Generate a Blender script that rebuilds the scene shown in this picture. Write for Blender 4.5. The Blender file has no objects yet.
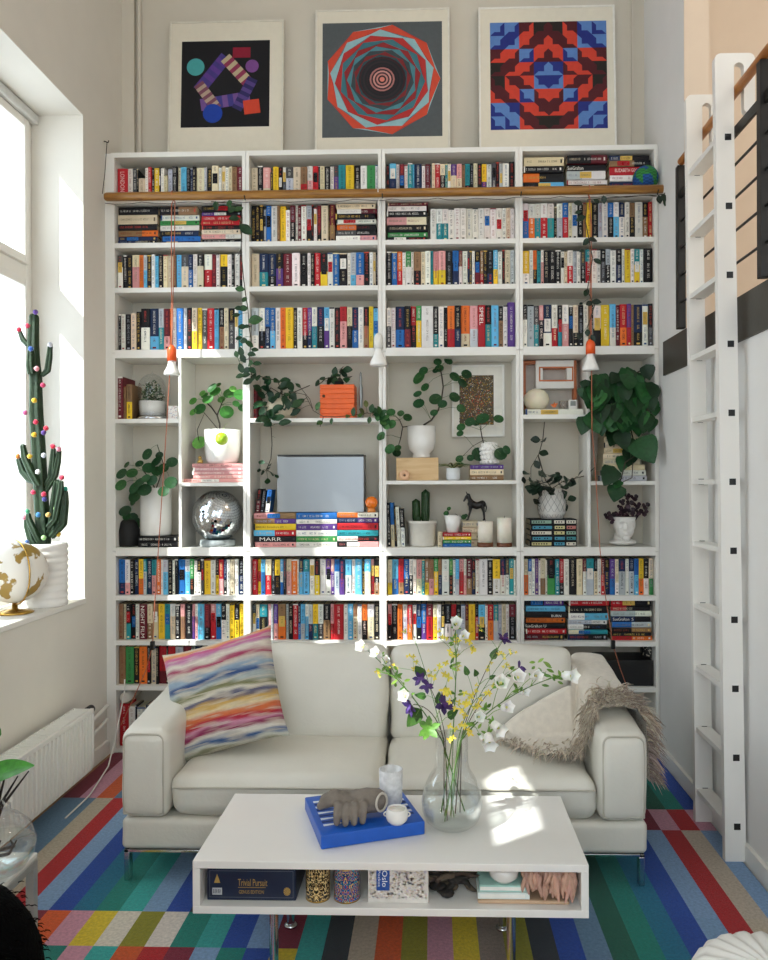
import bpy, bmesh, math, random
from mathutils import Vector, Matrix, noise
R = random.Random(7)
scene = bpy.context.scene
COL = scene.collection
pi = math.pi
# ------------------------------------------------------------------ camera model (768 x 960)
F, TH, RO, CX, CY, H = 760.0, math.radians(1.58), math.radians(0.2), 411.0, 481.0, 1.61
D = 4.445                                   # front plane of the bookcases
_rt = Vector((math.cos(TH), math.sin(TH), 0)); _fw = Vector((-math.sin(TH), math.cos(TH), 0)); _up = Vector((0, 0, 1))
EYE = Vector((0, 0, H))
def ray(px, py):
    a, b = (px - CX) / F, (CY - py) / F
    c, s = math.cos(RO), math.sin(RO)
    return _rt * (a * c + b * s) + _up * (-a * s + b * c) + _fw
def at(px, py, Y): d = ray(px, py); return EYE + d * (Y / d.y)
def atx(px, py, X): d = ray(px, py); return EYE + d * (X / d.x)
def atz(px, py, Z): d = ray(px, py); return EYE + d * ((Z - H) / d.z)
cd = bpy.data.cameras.new('camera'); cam = bpy.data.objects.new('camera', cd); COL.objects.link(cam)
cd.sensor_fit = 'VERTICAL'; cd.sensor_height = 36; cd.sensor_width = 28.8; cd.lens = F / 960 * 36
cd.shift_x = -(CX - 384) / 960; cd.shift_y = (CY - 480) / 960; cd.clip_start = 0.05; cd.clip_end = 200
_r2 = _rt * math.cos(RO) - _up * math.sin(RO); _u2 = _rt * math.sin(RO) + _up * math.cos(RO)
m3 = Matrix((_r2, _u2, -_fw)).transposed(); cam.matrix_world = Matrix.Translation(EYE) @ m3.to_4x4()
scene.camera = cam
# ------------------------------------------------------------------ colours and materials
def lin(h):
    if isinstance(h, (tuple, list)): return tuple(h[:3])
    v = [int(h[i:i + 2], 16) / 255 for i in (0, 2, 4)]
    return tuple(x / 12.92 if x <= .04045 else ((x + .055) / 1.055) ** 2.4 for x in v)
def jit(c, a=.1, r=R):
    k = 1 + r.uniform(-a, a); return tuple(min(1, max(0, x * k * (1 + r.uniform(-a, a) * .35))) for x in c)
MATS = {}
def mat(name, col='ffffff', rough=.5, var=.05, scale=25, bump=.05, bscale=None, metal=0, coat=0, spec=.5, attr=False, sheen=0, sub=0, emis=None):
    if name in MATS: return MATS[name]
    m = bpy.data.materials.new(name); m.use_nodes = True; nt = m.node_tree; N, L = nt.nodes, nt.links
    b = N['Principled BSDF']; tc = N.new('ShaderNodeTexCoord')
    nz = N.new('ShaderNodeTexNoise'); nz.inputs['Scale'].default_value = scale; nz.inputs['Detail'].default_value = 4
    L.new(tc.outputs['Object'], nz.inputs['Vector'])
    mr = N.new('ShaderNodeMapRange'); mr.inputs['From Min'].default_value = .3; mr.inputs['From Max'].default_value = .7
    mr.inputs['To Min'].default_value = 1 - var; mr.inputs['To Max'].default_value = 1 + var
    L.new(nz.outputs['Fac'], mr.inputs['Value'])
    mx = N.new('ShaderNodeVectorMath'); mx.operation = 'SCALE'
    if attr:
        at_ = N.new('ShaderNodeAttribute'); at_.attribute_name = 'Col'; L.new(at_.outputs['Color'], mx.inputs[0])
    else: mx.inputs[0].default_value = lin(col)
    L.new(mr.outputs['Result'], mx.inputs['Scale']); L.new(mx.outputs['Vector'], b.inputs['Base Color'])
    b.inputs['Roughness'].default_value = rough; b.inputs['Metallic'].default_value = metal
    b.inputs['Coat Weight'].default_value = coat; b.inputs['Specular IOR Level'].default_value = spec
    if sheen: b.inputs['Sheen Weight'].default_value = sheen
    if sub: b.inputs['Subsurface Weight'].default_value = sub; b.inputs['Subsurface Scale'].default_value = .01
    if bump:
        n2 = N.new('ShaderNodeTexNoise'); n2.inputs['Scale'].default_value = bscale or scale * 4; n2.inputs['Detail'].default_value = 3
        L.new(tc.outputs['Object'], n2.inputs['Vector'])
        bp = N.new('ShaderNodeBump'); bp.inputs['Strength'].default_value = bump; bp.inputs['Distance'].default_value = .01
        L.new(n2.outputs['Fac'], bp.inputs['Height']); L.new(bp.outputs['Normal'], b.inputs['Normal'])
    if emis: b.inputs['Emission Color'].default_value = (*lin(emis[0]), 1); b.inputs['Emission Strength'].default_value = emis[1]
    MATS[name] = m; return m
def glass(name, tint='ffffff', gloss=.10, frost=0.0, rough=.03):
    if name in MATS: return MATS[name]
    m = bpy.data.materials.new(name); m.use_nodes = True; nt = m.node_tree; N, L = nt.nodes, nt.links
    N.remove(N['Principled BSDF']); out = N['Material Output']
    t = N.new('ShaderNodeBsdfTransparent'); t.inputs['Color'].default_value = (*lin(tint), 1)
    g = N.new('ShaderNodeBsdfGlossy'); g.inputs['Roughness'].default_value = rough
    lw = N.new('ShaderNodeLayerWeight'); lw.inputs['Blend'].default_value = .35
    mr = N.new('ShaderNodeMapRange'); mr.inputs['To Min'].default_value = gloss * .35; mr.inputs['To Max'].default_value = min(1, gloss * 6)
    L.new(lw.outputs['Facing'], mr.inputs['Value'])
    mx = N.new('ShaderNodeMixShader'); L.new(mr.outputs['Result'], mx.inputs['Fac']); L.new(t.outputs[0], mx.inputs[1]); L.new(g.outputs[0], mx.inputs[2])
    last = mx
    if frost:
        d = N.new('ShaderNodeBsdfDiffuse'); d.inputs['Color'].default_value = (*lin(tint), 1)
        tc = N.new('ShaderNodeTexCoord'); nz = N.new('ShaderNodeTexNoise'); nz.inputs['Scale'].default_value = 60; L.new(tc.outputs['Object'], nz.inputs['Vector'])
        mr2 = N.new('ShaderNodeMapRange'); mr2.inputs['To Min'].default_value = frost * .6; mr2.inputs['To Max'].default_value = min(1, frost * 1.4); L.new(nz.outputs['Fac'], mr2.inputs['Value'])
        m2 = N.new('ShaderNodeMixShader'); L.new(mr2.outputs['Result'], m2.inputs['Fac']); L.new(mx.outputs[0], m2.inputs[1]); L.new(d.outputs[0], m2.inputs[2]); last = m2
    L.new(last.outputs[0], out.inputs['Surface']); MATS[name] = m; return m
def wood(name, c1, c2, scale=6, stretch=(1, 12, 12), rough=.45):
    if name in MATS: return MATS[name]
    m = mat(name, c1, rough=rough); nt = m.node_tree; N, L = nt.nodes, nt.links; b = N['Principled BSDF']
    tc = N.new('ShaderNodeTexCoord'); mp = N.new('ShaderNodeMapping'); mp.inputs['Scale'].default_value = stretch; L.new(tc.outputs['Object'], mp.inputs['Vector'])
    nz = N.new('ShaderNodeTexNoise'); nz.inputs['Scale'].default_value = scale; nz.inputs['Detail'].default_value = 6; nz.inputs['Distortion'].default_value = .6; L.new(mp.outputs[0], nz.inputs['Vector'])
    cr = N.new('ShaderNodeValToRGB'); cr.color_ramp.elements[0].position = .35; cr.color_ramp.elements[0].color = (*lin(c1), 1); cr.color_ramp.elements[1].position = .68; cr.color_ramp.elements[1].color = (*lin(c2), 1)
    L.new(nz.outputs['Fac'], cr.inputs[0]); L.new(cr.outputs[0], b.inputs['Base Color']); return m
# ------------------------------------------------------------------ mesh builder
class MB:
    def __init__(s, M=None): s.v, s.f, s.m, s.c, s.s, s.M = [], [], [], [], [], M
    def add(s, vs, fs, col=(1, 1, 1), mi=0, smooth=False):
        o = len(s.v)
        for p in vs:
            p = Vector(p); s.v.append(s.M @ p if s.M else p)
        multi = isinstance(col, list)
        for i, f in enumerate(fs):
            s.f.append([o + k for k in f]); s.m.append(mi); s.c.append(col[i] if multi else col); s.s.append(smooth)
        return s
    def quad(s, a, b, c, d, col=(1, 1, 1), mi=0): return s.add([a, b, c, d], [(0, 1, 2, 3)], col, mi)
    def box(s, x0, y0, z0, x1, y1, z1, col=(1, 1, 1), mi=0):
        return s.add([(x, y, z) for z in (z0, z1) for y in (y0, y1) for x in (x0, x1)],
                     [(0, 2, 3, 1), (4, 5, 7, 6), (0, 1, 5, 4), (2, 6, 7, 3), (0, 4, 6, 2), (1, 3, 7, 5)], col, mi)
    def bbox(s, x0, y0, z0, x1, y1, z1, b=.003, col=(1, 1, 1), mi=0):
        return s.rbox(((x0 + x1) / 2, (y0 + y1) / 2, (z0 + z1) / 2), (x1 - x0, y1 - y0, z1 - z0), b, 2, col=col, mi=mi, smooth=False)
    def tube(s, path, r, n=8, col=(1, 1, 1), mi=0, cap=True, smooth=True, flat=None):
        P = [Vector(p) for p in path]; k = len(P); rs = r if isinstance(r, (list, tuple)) else [r] * k
        vs, fs = [], []; prev = None
        for i in range(k):
            t = (P[min(i + 1, k - 1)] - P[max(i - 1, 0)])
            t = t.normalized() if t.length > 1e-9 else Vector((0, 0, 1))
            if prev is None:
                a = Vector((0, 0, 1)) if abs(t.z) < .9 else Vector((1, 0, 0)); u = t.cross(a).normalized()
            else:
                u = prev - t * prev.dot(t); u = u.normalized() if u.length > 1e-6 else t.orthogonal().normalized()
            prev = u; w = t.cross(u)
            for j in range(n):
                an = 2 * pi * j / n; vs.append(P[i] + (u * math.cos(an) + w * math.sin(an) * (flat or 1)) * rs[i])
        for i in range(k - 1):
            for j in range(n):
                j2 = (j + 1) % n; fs.append((i * n + j, i * n + j2, (i + 1) * n + j2, (i + 1) * n + j))
        s.add(vs, fs, col, mi, smooth)
        if cap and n > 2:
            s.add(vs[:n], [tuple(range(n))[::-1]], col, mi); s.add(vs[-n:], [tuple(range(n))], col, mi)
        return s
    def lathe(s, prof, c=(0, 0, 0), n=24, col=(1, 1, 1), mi=0, smooth=True, mod=None, sx=1, sy=1):
        c = Vector(c); vs, fs = [], []; k = len(prof)
        for (r, z) in prof:
            for j in range(n):
                a = 2 * pi * j / n; q = r * (mod(a, r, z) if mod else 1); vs.append(c + Vector((q * math.cos(a) * sx, q * math.sin(a) * sy, z)))
        for i in range(k - 1):
            for j in range(n):
                j2 = (j + 1) % n; fs.append((i * n + j, i * n + j2, (i + 1) * n + j2, (i + 1) * n + j))
        s.add(vs, fs, col, mi, smooth)
        if prof[0][0] > 1e-5: s.add(vs[:n], [tuple(range(n))[::-1]], col, mi)
        if prof[-1][0] > 1e-5: s.add(vs[-n:], [tuple(range(n))], col, mi)
        return s
    def ball(s, c, r, nu=16, nv=10, col=(1, 1, 1), mi=0, smooth=True, rot=None, colf=None):
        rr = r if isinstance(r, (tuple, list)) else (r, r, r); c = Vector(c); vs, fs, cs = [], [], []
        for i in range(nv + 1):
            t = pi * i / nv
            for j in range(nu):
                a = 2 * pi * j / nu; p = Vector((math.sin(t) * math.cos(a) * rr[0], math.sin(t) * math.sin(a) * rr[1], -math.cos(t) * rr[2]))
                vs.append(c + (rot @ p if rot else p))
        for i in range(nv):
            for j in range(nu):
                j2 = (j + 1) % nu; fs.append((i * nu + j, i * nu + j2, (i + 1) * nu + j2, (i + 1) * nu + j))
                if colf: cs.append(colf(math.pi * (i + .5) / nv, 2 * pi * (j + .5) / nu))
        return s.add(vs, fs, cs if colf else col, mi, smooth)
    def grid(s, fn, nu, nv, col=(1, 1, 1), mi=0, smooth=True, colf=None):
        vs = [fn(i / nu, j / nv) for i in range(nu + 1) for j in range(nv + 1)]; fs, cs = [], []
        for i in range(nu):
            for j in range(nv):
                a = i * (nv + 1) + j; fs.append((a, a + nv + 1, a + nv + 2, a + 1))
                if colf: cs.append(colf((i + .5) / nu, (j + .5) / nv))
        return s.add(vs, fs, cs if colf else col, mi, smooth)
    def rbox(s, c, size, r, n=6, bulge=(0, 0, 0), col=(1, 1, 1), mi=0, smooth=True, wr=0, seed=0, ne=None):
        c = Vector(c); hx = [x / 2 for x in size]; ne = ne or (1 if n <= 2 else 3)
        def coords(h):
            inn = h - r; e = [-h + r * math.tan(pi / 4 * (1 - 0)) * k / ne for k in range(ne)]
            e = [-(inn + r * math.tan(pi / 4 * (ne - k) / ne)) for k in range(ne)]
            mid = [-inn + 2 * inn * k / n for k in range(n + 1)]
            return e + mid + [-x for x in reversed(e)]
        cs = [coords(h) for h in hx]
        for ax in range(3):
            u, w = (ax + 1) % 3, (ax + 2) % 3
            for sg in (-1, 1):
                A, B = cs[u], cs[w]; vs = []
                for a in A:
                    for b in B:
                        p = [0, 0, 0]; p[ax] = sg * hx[ax]; p[u] = a; p[w] = b
                        q = Vector([max(-(hx[i] - r), min(hx[i] - r, p[i])) for i in range(3)]); d = Vector(p) - q
                        d = d.normalized() * r if d.length > 1e-9 else d; q = q + d
                        for i in range(3):
                            if bulge[i]:
                                j, k = (i + 1) % 3, (i + 2) % 3
                                q[i] += (1 if q[i] > 0 else -1) * bulge[i] * max(0, 1 - (q[j] / hx[j]) ** 2) ** .6 * max(0, 1 - (q[k] / hx[k]) ** 2) ** .6 * min(1, abs(q[i]) / (hx[i] - r * .5) if hx[i] > r * .5 else 1)
                        if wr:
                            t = (c + q) * 7 + Vector((seed, seed, seed)); q = q + (d.normalized() if d.length > 1e-9 else Vector((0, 0, 0))) * wr * noise.noise(t)
                        vs.append(c + q)
                fs = []; nb = len(B)
                for i in range(len(A) - 1):
                    for j in range(nb - 1):
                        f = (i * nb + j, (i + 1) * nb + j, (i + 1) * nb + j + 1, i * nb + j + 1); fs.append(f if sg > 0 else f[::-1])
                s.add(vs, fs, col, mi, smooth)
        return s
    def merge_from(s, verts, faces, fn, col, mi=0): return s.add([fn(v) for v in verts], faces, col, mi)
    def build(s, name, mats, parent=None, origin=None, merge=False, noshadow=False):
        if not isinstance(mats, (list, tuple)): mats = [mats]
        if parent is not None: o0 = Vector(ROOTLOC[parent.name])
        elif origin is not None: o0 = Vector(origin)
        else:
            lo = Vector([min(p[i] for p in s.v) for i in range(3)]); hi = Vector([max(p[i] for p in s.v) for i in range(3)]); o0 = Vector(((lo.x + hi.x) / 2, (lo.y + hi.y) / 2, lo.z))
        me = bpy.data.meshes.new(name); me.from_pydata([p - o0 for p in s.v], [], s.f)
        for m in mats: me.materials.append(m)
        me.polygons.foreach_set('material_index', s.m); me.polygons.foreach_set('use_smooth', s.s)
        ca = me.color_attributes.new('Col', 'FLOAT_COLOR', 'CORNER'); buf = []
        for f, c in zip(s.f, s.c):
            buf.extend((c[0], c[1], c[2], 1.0) * len(f))
        ca.data.foreach_set('color', buf)
        if merge:
            bm = bmesh.new(); bm.from_mesh(me); bmesh.ops.remove_doubles(bm, verts=bm.verts, dist=2e-5); bm.to_mesh(me); bm.free()
        me.update(); ob = bpy.data.objects.new(name, me); COL.objects.link(ob)
        if parent is not None: ob.parent = parent; ROOTLOC[ob.name] = o0
        else: ob.location = o0; ROOTLOC[ob.name] = o0
        return ob
ROOTLOC = {}
def tag(o, label=None, cat=None, group=None, kind=None):
    if label: o['label'] = label
    if cat: o['category'] = cat
    if group: o['group'] = group
    if kind: o['kind'] = kind
    return o
def root(name, loc, label, cat, group=None):
    e = bpy.data.objects.new(name, None); e.empty_display_size = .05; COL.objects.link(e); e.location = loc; ROOTLOC[e.name] = Vector(loc)
    return tag(e, label, cat, group)
def struct(o): o['kind'] = 'structure'; return o
def fused(mb, vox, smooth=6):
    """one continuous surface from overlapping closed shapes"""
    me = bpy.data.meshes.new('tmp'); me.from_pydata(mb.v, [], mb.f); ob = bpy.data.objects.new('tmp', me); COL.objects.link(ob)
    bm = bmesh.new(); bm.from_mesh(me); bmesh.ops.remove_doubles(bm, verts=bm.verts, dist=1e-6); bmesh.ops.recalc_face_normals(bm, faces=bm.faces); bm.to_mesh(me); bm.free()
    a = ob.modifiers.new('r', 'REMESH'); a.mode = 'VOXEL'; a.voxel_size = vox
    b = ob.modifiers.new('s', 'SMOOTH'); b.iterations = smooth; b.factor = .5
    dg = bpy.context.evaluated_depsgraph_get(); ev = ob.evaluated_get(dg); m2 = ev.to_mesh()
    out = MB(); out.add([v.co.copy() for v in m2.vertices], [tuple(p.vertices) for p in m2.polygons], smooth=True); ev.to_mesh_clear()
    bpy.data.objects.remove(ob); return out
_TX = {}
def text_geo(t):
    """verts, faces of a word, scaled to a unit box (x 0..1, y 0..1)"""
    if t in _TX: return _TX[t]
    c = bpy.data.curves.new('t', 'FONT'); c.body = t; c.resolution_u = 2; o = bpy.data.objects.new('t', c); COL.objects.link(o)
    dg = bpy.context.evaluated_depsgraph_get(); me = bpy.data.meshes.new_from_object(o.evaluated_get(dg))
    vs = [v.co.copy() for v in me.vertices]; fs = [tuple(p.vertices) for p in me.polygons]
    bpy.data.objects.remove(o); x0 = min(v.x for v in vs); x1 = max(v.x for v in vs); y0 = min(v.y for v in vs); y1 = max(v.y for v in vs)
    vs = [((v.x - x0) / (x1 - x0), (v.y - y0) / (y1 - y0)) for v in vs]; _TX[t] = (vs, fs, (x1 - x0) / (y1 - y0)); return _TX[t]
PAINT = mat('printed_paper', attr=True, rough=.5, var=.05, scale=40, bump=.03, spec=.22)
WHITE = mat('white_lacquer', 'e9e6de', rough=.45, var=.015, scale=8, bump=.02)
CERAM = mat('white_ceramic', 'ece9e3', rough=.22, var=.02, scale=20, bump=.02, coat=.3)
LEAF = mat('leaf_green', attr=True, rough=.42, var=.25, scale=60, bump=.15, spec=.35)
STEM = mat('stem_brown', '4a3a22', rough=.7, var=.2)
SOIL = mat('dark_soil', '2a2018', rough=.95, var=.4, scale=120, bump=.6)
CHROME = mat('brushed_chrome', 'c9cacc', rough=.18, metal=1, var=.03)
BLACK = mat('black_plastic', '141414', rough=.4, var=.1)
MATTE = mat('painted_attr', attr=True, rough=.6, var=.05, scale=30, bump=.08)
# ================================================================== ROOM
XL, XR, YB, ZC, YF = -1.93, 1.32, 4.735, 5.0, -2.6
wallm = mat('wall_plaster', 'd0c8b8', rough=.85, var=.02, scale=5, bump=.04, bscale=90)
wall2 = mat('wall_plaster_white', 'e4e2de', rough=.85, var=.02, scale=5, bump=.04, bscale=90)
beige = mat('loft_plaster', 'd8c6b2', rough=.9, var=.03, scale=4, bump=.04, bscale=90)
floorm = wood('oak_floor', '8a5a34', 'a9764a', 3, (12, 1, 1))
m = MB(); m.box(XL - .4, YF, -.1, 4.2, YB + .1, 0); struct(m.build('floor', floorm))
m = MB(); m.box(XL - .4, YF, ZC, 4.2, YB + .1, ZC + .1); struct(m.build('ceiling', wall2))
m = MB(); m.box(XL - .4, YB, 0, 4.2, YB + .12, ZC); struct(m.build('wall_back', wallm))
# left wall with window openings; reveal end measured from the photograph
WY1 = atx(83, 115, XL).y; WZ1 = atx(83, 115, XL).z; WZ0 = .968; WX = XL - .33
WINS = [(2.62, WY1, WZ0, WZ1), (.55, 1.42, 2.90, 3.60), (-2.3, .30, .6, 2.8)]  # second opening added for sun patches, third widened for fill; both unseen
m = MB()
ys = [YB] + [v for a, b, c, d in WINS for v in (b, a)] + [YF]
for k in range(0, len(ys), 2): m.box(WX - .05, ys[k + 1], 0, XL, ys[k], ZC)
for a, b, c, d in WINS: m.box(WX - .05, a, 0, XL, b, c - .03); m.box(WX - .05, a, d, XL, b, ZC)
struct(m.build('wall_left', mat('wall_plaster_warm', 'e0dbd0', rough=.85, var=.02, scale=5, bump=.04, bscale=90)))
# right wall below the loft, full height pier beside the bookcase
m = MB(); m.box(XR, YF, 0, XR + .12, YB, 2.2); m.box(XR, 4.0, 2.2, XR + .13, YB, ZC); struct(m.build('wall_right', wall2))
m = MB(); m.box(XR + .0005, 3.994, 2.392, XR + .13, 3.9995, ZC); struct(m.build('pier_painted_reflection', beige))  # warm loft reflection painted as a thin beige sheet on the pier end
m = MB(); m.box(4.1, YF, 0, 4.2, YB, ZC); m.box(XR + .13, YB - .03, 2.39, 4.1, YB, ZC); struct(m.build('wall_loft', beige))
m = MB(); m.box(XR + .01, YF, 2.2, 4.1, 4.0, 2.385); m.box(XR + .13, 4.0, 2.2, 4.1, YB, 2.385); struct(m.build('slab_loft', wall2))
fas = mat('dark_steel', '3d3931', rough=.5, var=.08)
m = MB(); m.box(XR - .012, YF, 2.2, XR + .012, 4.335, 2.39); struct(m.build('trim_loft_edge', fas))
# wall behind the camera with tall windows
m = MB(); m.box(XL - .4, YF - .12, 0, 4.2, YF, .5); m.box(XL - .4, YF - .12, 4.6, 4.2, YF, ZC)
for a, b in ((XL - .4, -1.7), (-.45, -.15), (1.1, 1.6), (3.6, 4.2)): m.box(a, YF - .12, .5, b, YF, 4.6)
struct(m.build('wall_front', wall2))
# baseboards
m = MB(); m.box(XR - .018, YF, 0, XR, 4.44, .085); struct(m.build('baseboard_right', WHITE))
m = MB(); m.box(XL, YF, 0, XL + .018, 4.44, .085); struct(m.build('baseboard_left', WHITE))
# corner boxing and pipe on the back wall
m = MB(); m.box(XL, 4.70, 3.3, at(134, 60, 4.70).x, YB, ZC); struct(m.build('trim_1', wallm))
m = MB(); a = at(139, 60, 4.71).x
m.tube([(a, 4.715, 3.3), (a, 4.715, ZC)], .013, 10); struct(m.build('trim_2', wallm))
m = MB(); a = at(632, 60, 4.72).x; m.box(a, 4.722, 3.5, a + .012, YB, ZC); struct(m.build('trim_3', wallm))
m = MB(); m.box(XL, 4.452, 0, -1.894, 4.47, 3.555); struct(m.build('trim_4', WHITE))     # filler strip beside the bookcases
m = MB(); m.box(1.3165, 4.452, 0, XR, 4.47, 3.55); struct(m.build('trim_5', WHITE))
# windows
paneg = glass('window_glass', 'f6fbff', .05)
for wi, (a, b, Z0, Z1) in enumerate(WINS):
    r = bpy.data.objects.new('window_%d' % (wi + 1), None); COL.objects.link(r); r.location = (WX, (a + b) / 2, Z0); ROOTLOC[r.name] = Vector(r.location); r['kind'] = 'structure'
    m = MB(); x0, x1, t = WX - .02, WX + .04, .06
    m.bbox(x0, a, Z0, x1, a + t, Z1, .006); m.bbox(x0, b - t, Z0, x1, b, Z1, .006)
    m.bbox(x0, a + t, Z1 - t, x1, b - t, Z1, .006); m.bbox(x0, a + t, Z0, x1, b - t, Z0 + t, .006)
    mid = (a + b) / 2
    big = wi == 0
    if wi != 1: m.bbox(x0, mid - .04, Z0 + t, x1, mid + .04, Z1 - t, .006)
    if big: m.bbox(x0, a + t, 2.72, x1, b - t, 2.80, .006)
    for (p, q) in (((a + t, mid - .04), (mid + .04, b - t)) if wi != 1 else ((a + t, b - t),)):
        for z0, z1 in (((Z0 + t, 2.72), (2.80, Z1 - t)) if big else ((Z0 + t, Z1 - t),)):
            s_ = .045
            m.bbox(x0 + .012, p, z0, x1 + .02, p + s_, z1, .005); m.bbox(x0 + .012, q - s_, z0, x1 + .02, q, z1, .005)
            m.bbox(x0 + .012, p + s_, z0, x1 + .02, q - s_, z0 + s_, .005); m.bbox(x0 + .012, p + s_, z1 - s_, x1 + .02, q - s_, z1, .005)
    m.build('window_frame', WHITE, r)
    g = MB(); g.box(x0 + .03, a + t, Z0 + t, x0 + .034, b - t, Z1 - t); g.build('pane', paneg, r)
    sl = MB(); sl.bbox(WX + .04, a, Z0 - .03, XL + .012, b, Z0, .006); sl.build('window_sill', WHITE, r)
    if wi == 0:
        h = MB(); h.bbox(WX + .04, a, Z1 - .055, WX + .085, b, Z1 - .004, .01); h.build('blind_box', mat('blind_cloth', 'd6d6d2', rough=.8), r)
for wi, (a, b) in enumerate(((-1.7, -.45), (-.15, 1.1), (1.6, 3.6))):
    r = bpy.data.objects.new('window_%d' % (wi + 4), None); COL.objects.link(r); r.location = ((a + b) / 2, YF - .06, .5); ROOTLOC[r.name] = Vector(r.location); r['kind'] = 'structure'
    m = MB()
    for x in (a, (a + b) / 2 - .03, b - .06): m.box(x, YF - .09, .5, x + .06, YF - .03, 4.6)
    for z in (.5, 2.6, 4.54): m.box(a, YF - .09, z, b, YF - .03, z + .06)
    m.build('window_frame', WHITE, r)
    g = MB(); g.box(a, YF - .062, .5, b, YF - .058, 4.6); g.build('pane', paneg, r)
# ================================================================== LIGHT
w = bpy.data.worlds.new('sky'); scene.world = w; w.use_nodes = True
bg = w.node_tree.nodes['Background']; bg.inputs['Color'].default_value = (.93, .97, 1.0, 1); bg.inputs['Strength'].default_value = 5.2
SUN = Vector((1.0, .75, -1.17)).normalized()
sl = bpy.data.lights.new('sun', 'SUN'); sl.energy = 13; sl.angle = .009; sl.color = (1, .95, .86)
so = bpy.data.objects.new('sun', sl); COL.objects.link(so); so.rotation_euler = SUN.to_track_quat('-Z', 'Y').to_euler(); so.location = (-6, -2, 8)
def portal(loc, sx, sy, rot):
    l = bpy.data.lights.new('portal', 'AREA'); l.shape = 'RECTANGLE'; l.size = sx; l.size_y = sy; l.cycles.is_portal = True
    o = bpy.data.objects.new('portal', l); COL.objects.link(o); o.location = loc; o.rotation_euler = rot
for a, b, c, d in WINS: portal((WX - .03, (a + b) / 2, (c + d) / 2), d - c, b - a, (0, -pi / 2, 0))
for a, b in ((-1.7, -.45), (-.15, 1.1), (1.6, 3.6)): portal(((a + b) / 2, YF - .13, 2.55), b - a, 4.1, (pi / 2, 0, 0))
ll = bpy.data.lights.new('added_loft_light', 'POINT'); ll.energy = 40; ll.color = (1, .84, .66); ll.shadow_soft_size = .15  # warm point light added out of view for the loft, no fixture
lo = bpy.data.objects.new('added_loft_light', ll); COL.objects.link(lo); lo.location = (2.7, 2.6, 4.5)
vs = scene.view_settings; vs.view_transform = 'Standard'; vs.look = 'None'; vs.gamma = 1; vs.use_curve_mapping = False; vs.exposure = -.19
scene.cycles.use_denoising = True; scene.cycles.max_bounces = 8; scene.cycles.diffuse_bounces = 5; scene.cycles.transparent_max_bounces = 24
scene.cycles.sample_clamp_indirect = 6; scene.cycles.caustics_reflective = False; scene.cycles.caustics_refractive = False
# ================================================================== RUG
RUGC = dict(m='7a1430', p='c98fa0', o='d4581e', r='b01218', s='5f7f9c', l='7f9fc4', b='1846a0', t='0e6f8f', g='0b7f72', q='2fa39c', c='b9ab97', y='dcc12a', v='8f8a1e', k='2a3038', w='d8d0c2', a='8f8076', e='0a5a48', u='6a1630', f='b8b4ac')
ROWS = [  # (Y near, Y far, x start, colours; stripe width .0885)
    (3.80, 4.44, -1.87, 'mposlbtgqlbspmrcltgqbklmro' 'lbtgsteget'),
    (2.80, 3.80, -1.87, 'sscrlbtgqlbkyacovpyalbtgq' 'slteggtblrcl'),
    (2.587, 2.80, -1.87, 'slcrmopywvwgqblmuqkfovpyavkb'),
    (2.30, 2.587, -1.87, 'glsbwcgpqormlgbyk'),
    (1.95, 2.30, -1.87, 'bywgplkrovqtcmlpuqkfovpyavkbs' 'sltebblrcl'),
    (1.0, 1.95, -1.87, 'gqblymvsprwotkcyqblrqkfovpyavkb' 'ssltebblrcl')]
m = MB(); rr = random.Random(3); W8 = .0885
def xs(k): return -1.88 + .0885 * k
for (ya, yb, x0, cs) in ROWS:
    for k in range(36):
        a, b = xs(k), min(xs(k + 1), 1.295)
        if a >= 1.295: break
        X = (a + b) / 2; ch = cs[k % len(cs)]
        y0, y1 = ya, yb
        segs = [(ya, yb, ch)]
        if X > .4:                       # the half of the rug by the ladder runs in longer stripes
            R1 = {5: 'r', 4: 'p', 3: 'm'}; idx = round((X - 1.0925) / .0885)
            long = {-8: 'k', -7: 'b', -6: 's', -5: 'e', -4: 'g', -3: 't', -2: 'b', -1: 'l', 0: 'r', 1: 'c', 2: 'l'}.get(idx, 's')
            far = {-3: 't', -2: 't', -1: 's', 0: 'e', 1: 'g', 2: 'b'}.get(idx, 't'); mid = {-1: 'm', 0: 'p', 1: 'r', 2: 'p', -2: 'g'}.get(idx, 't')
            segs = []
            for (p, q, cc) in ((3.72, 4.44, far), (3.50, 3.72, mid), (1.0, 3.50, long)):
                p2, q2 = max(p, ya), min(q, yb)
                if q2 > p2: segs.append((p2, q2, cc))
        elif X > -.44 and yb <= 2.80:    # under and before the table
            cc = 'qkcovpyavkbs'[min(11, max(0, int((X + .44) / .0885)))]; segs = [(ya, yb, cc)]
        for (p, q, cc) in segs: m.quad((a, p, .012), (b, p, .012), (b, q, .012), (a, q, .012), jit(lin(RUGC[cc]), .06, rr))
X1 = 1.295
for (a, b) in (((-1.87, 1.0), (X1, 1.0)), ((X1, 1.0), (X1, 4.44)), ((X1, 4.44), (-1.87, 4.44)), ((-1.87, 4.44), (-1.87, 1.0))):
    m.quad((a[0], a[1], .001), (b[0], b[1], .001), (b[0], b[1], .012), (a[0], a[1], .012), lin('6a6460'))
RUG = mat('woven_wool', attr=True, rough=.95, var=.16, scale=90, bump=.5, bscale=420, sheen=.1)
tag(m.build('rug', RUG), 'large flat-woven rug in patchwork stripes of red, blue, teal and cream', 'rug')
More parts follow.
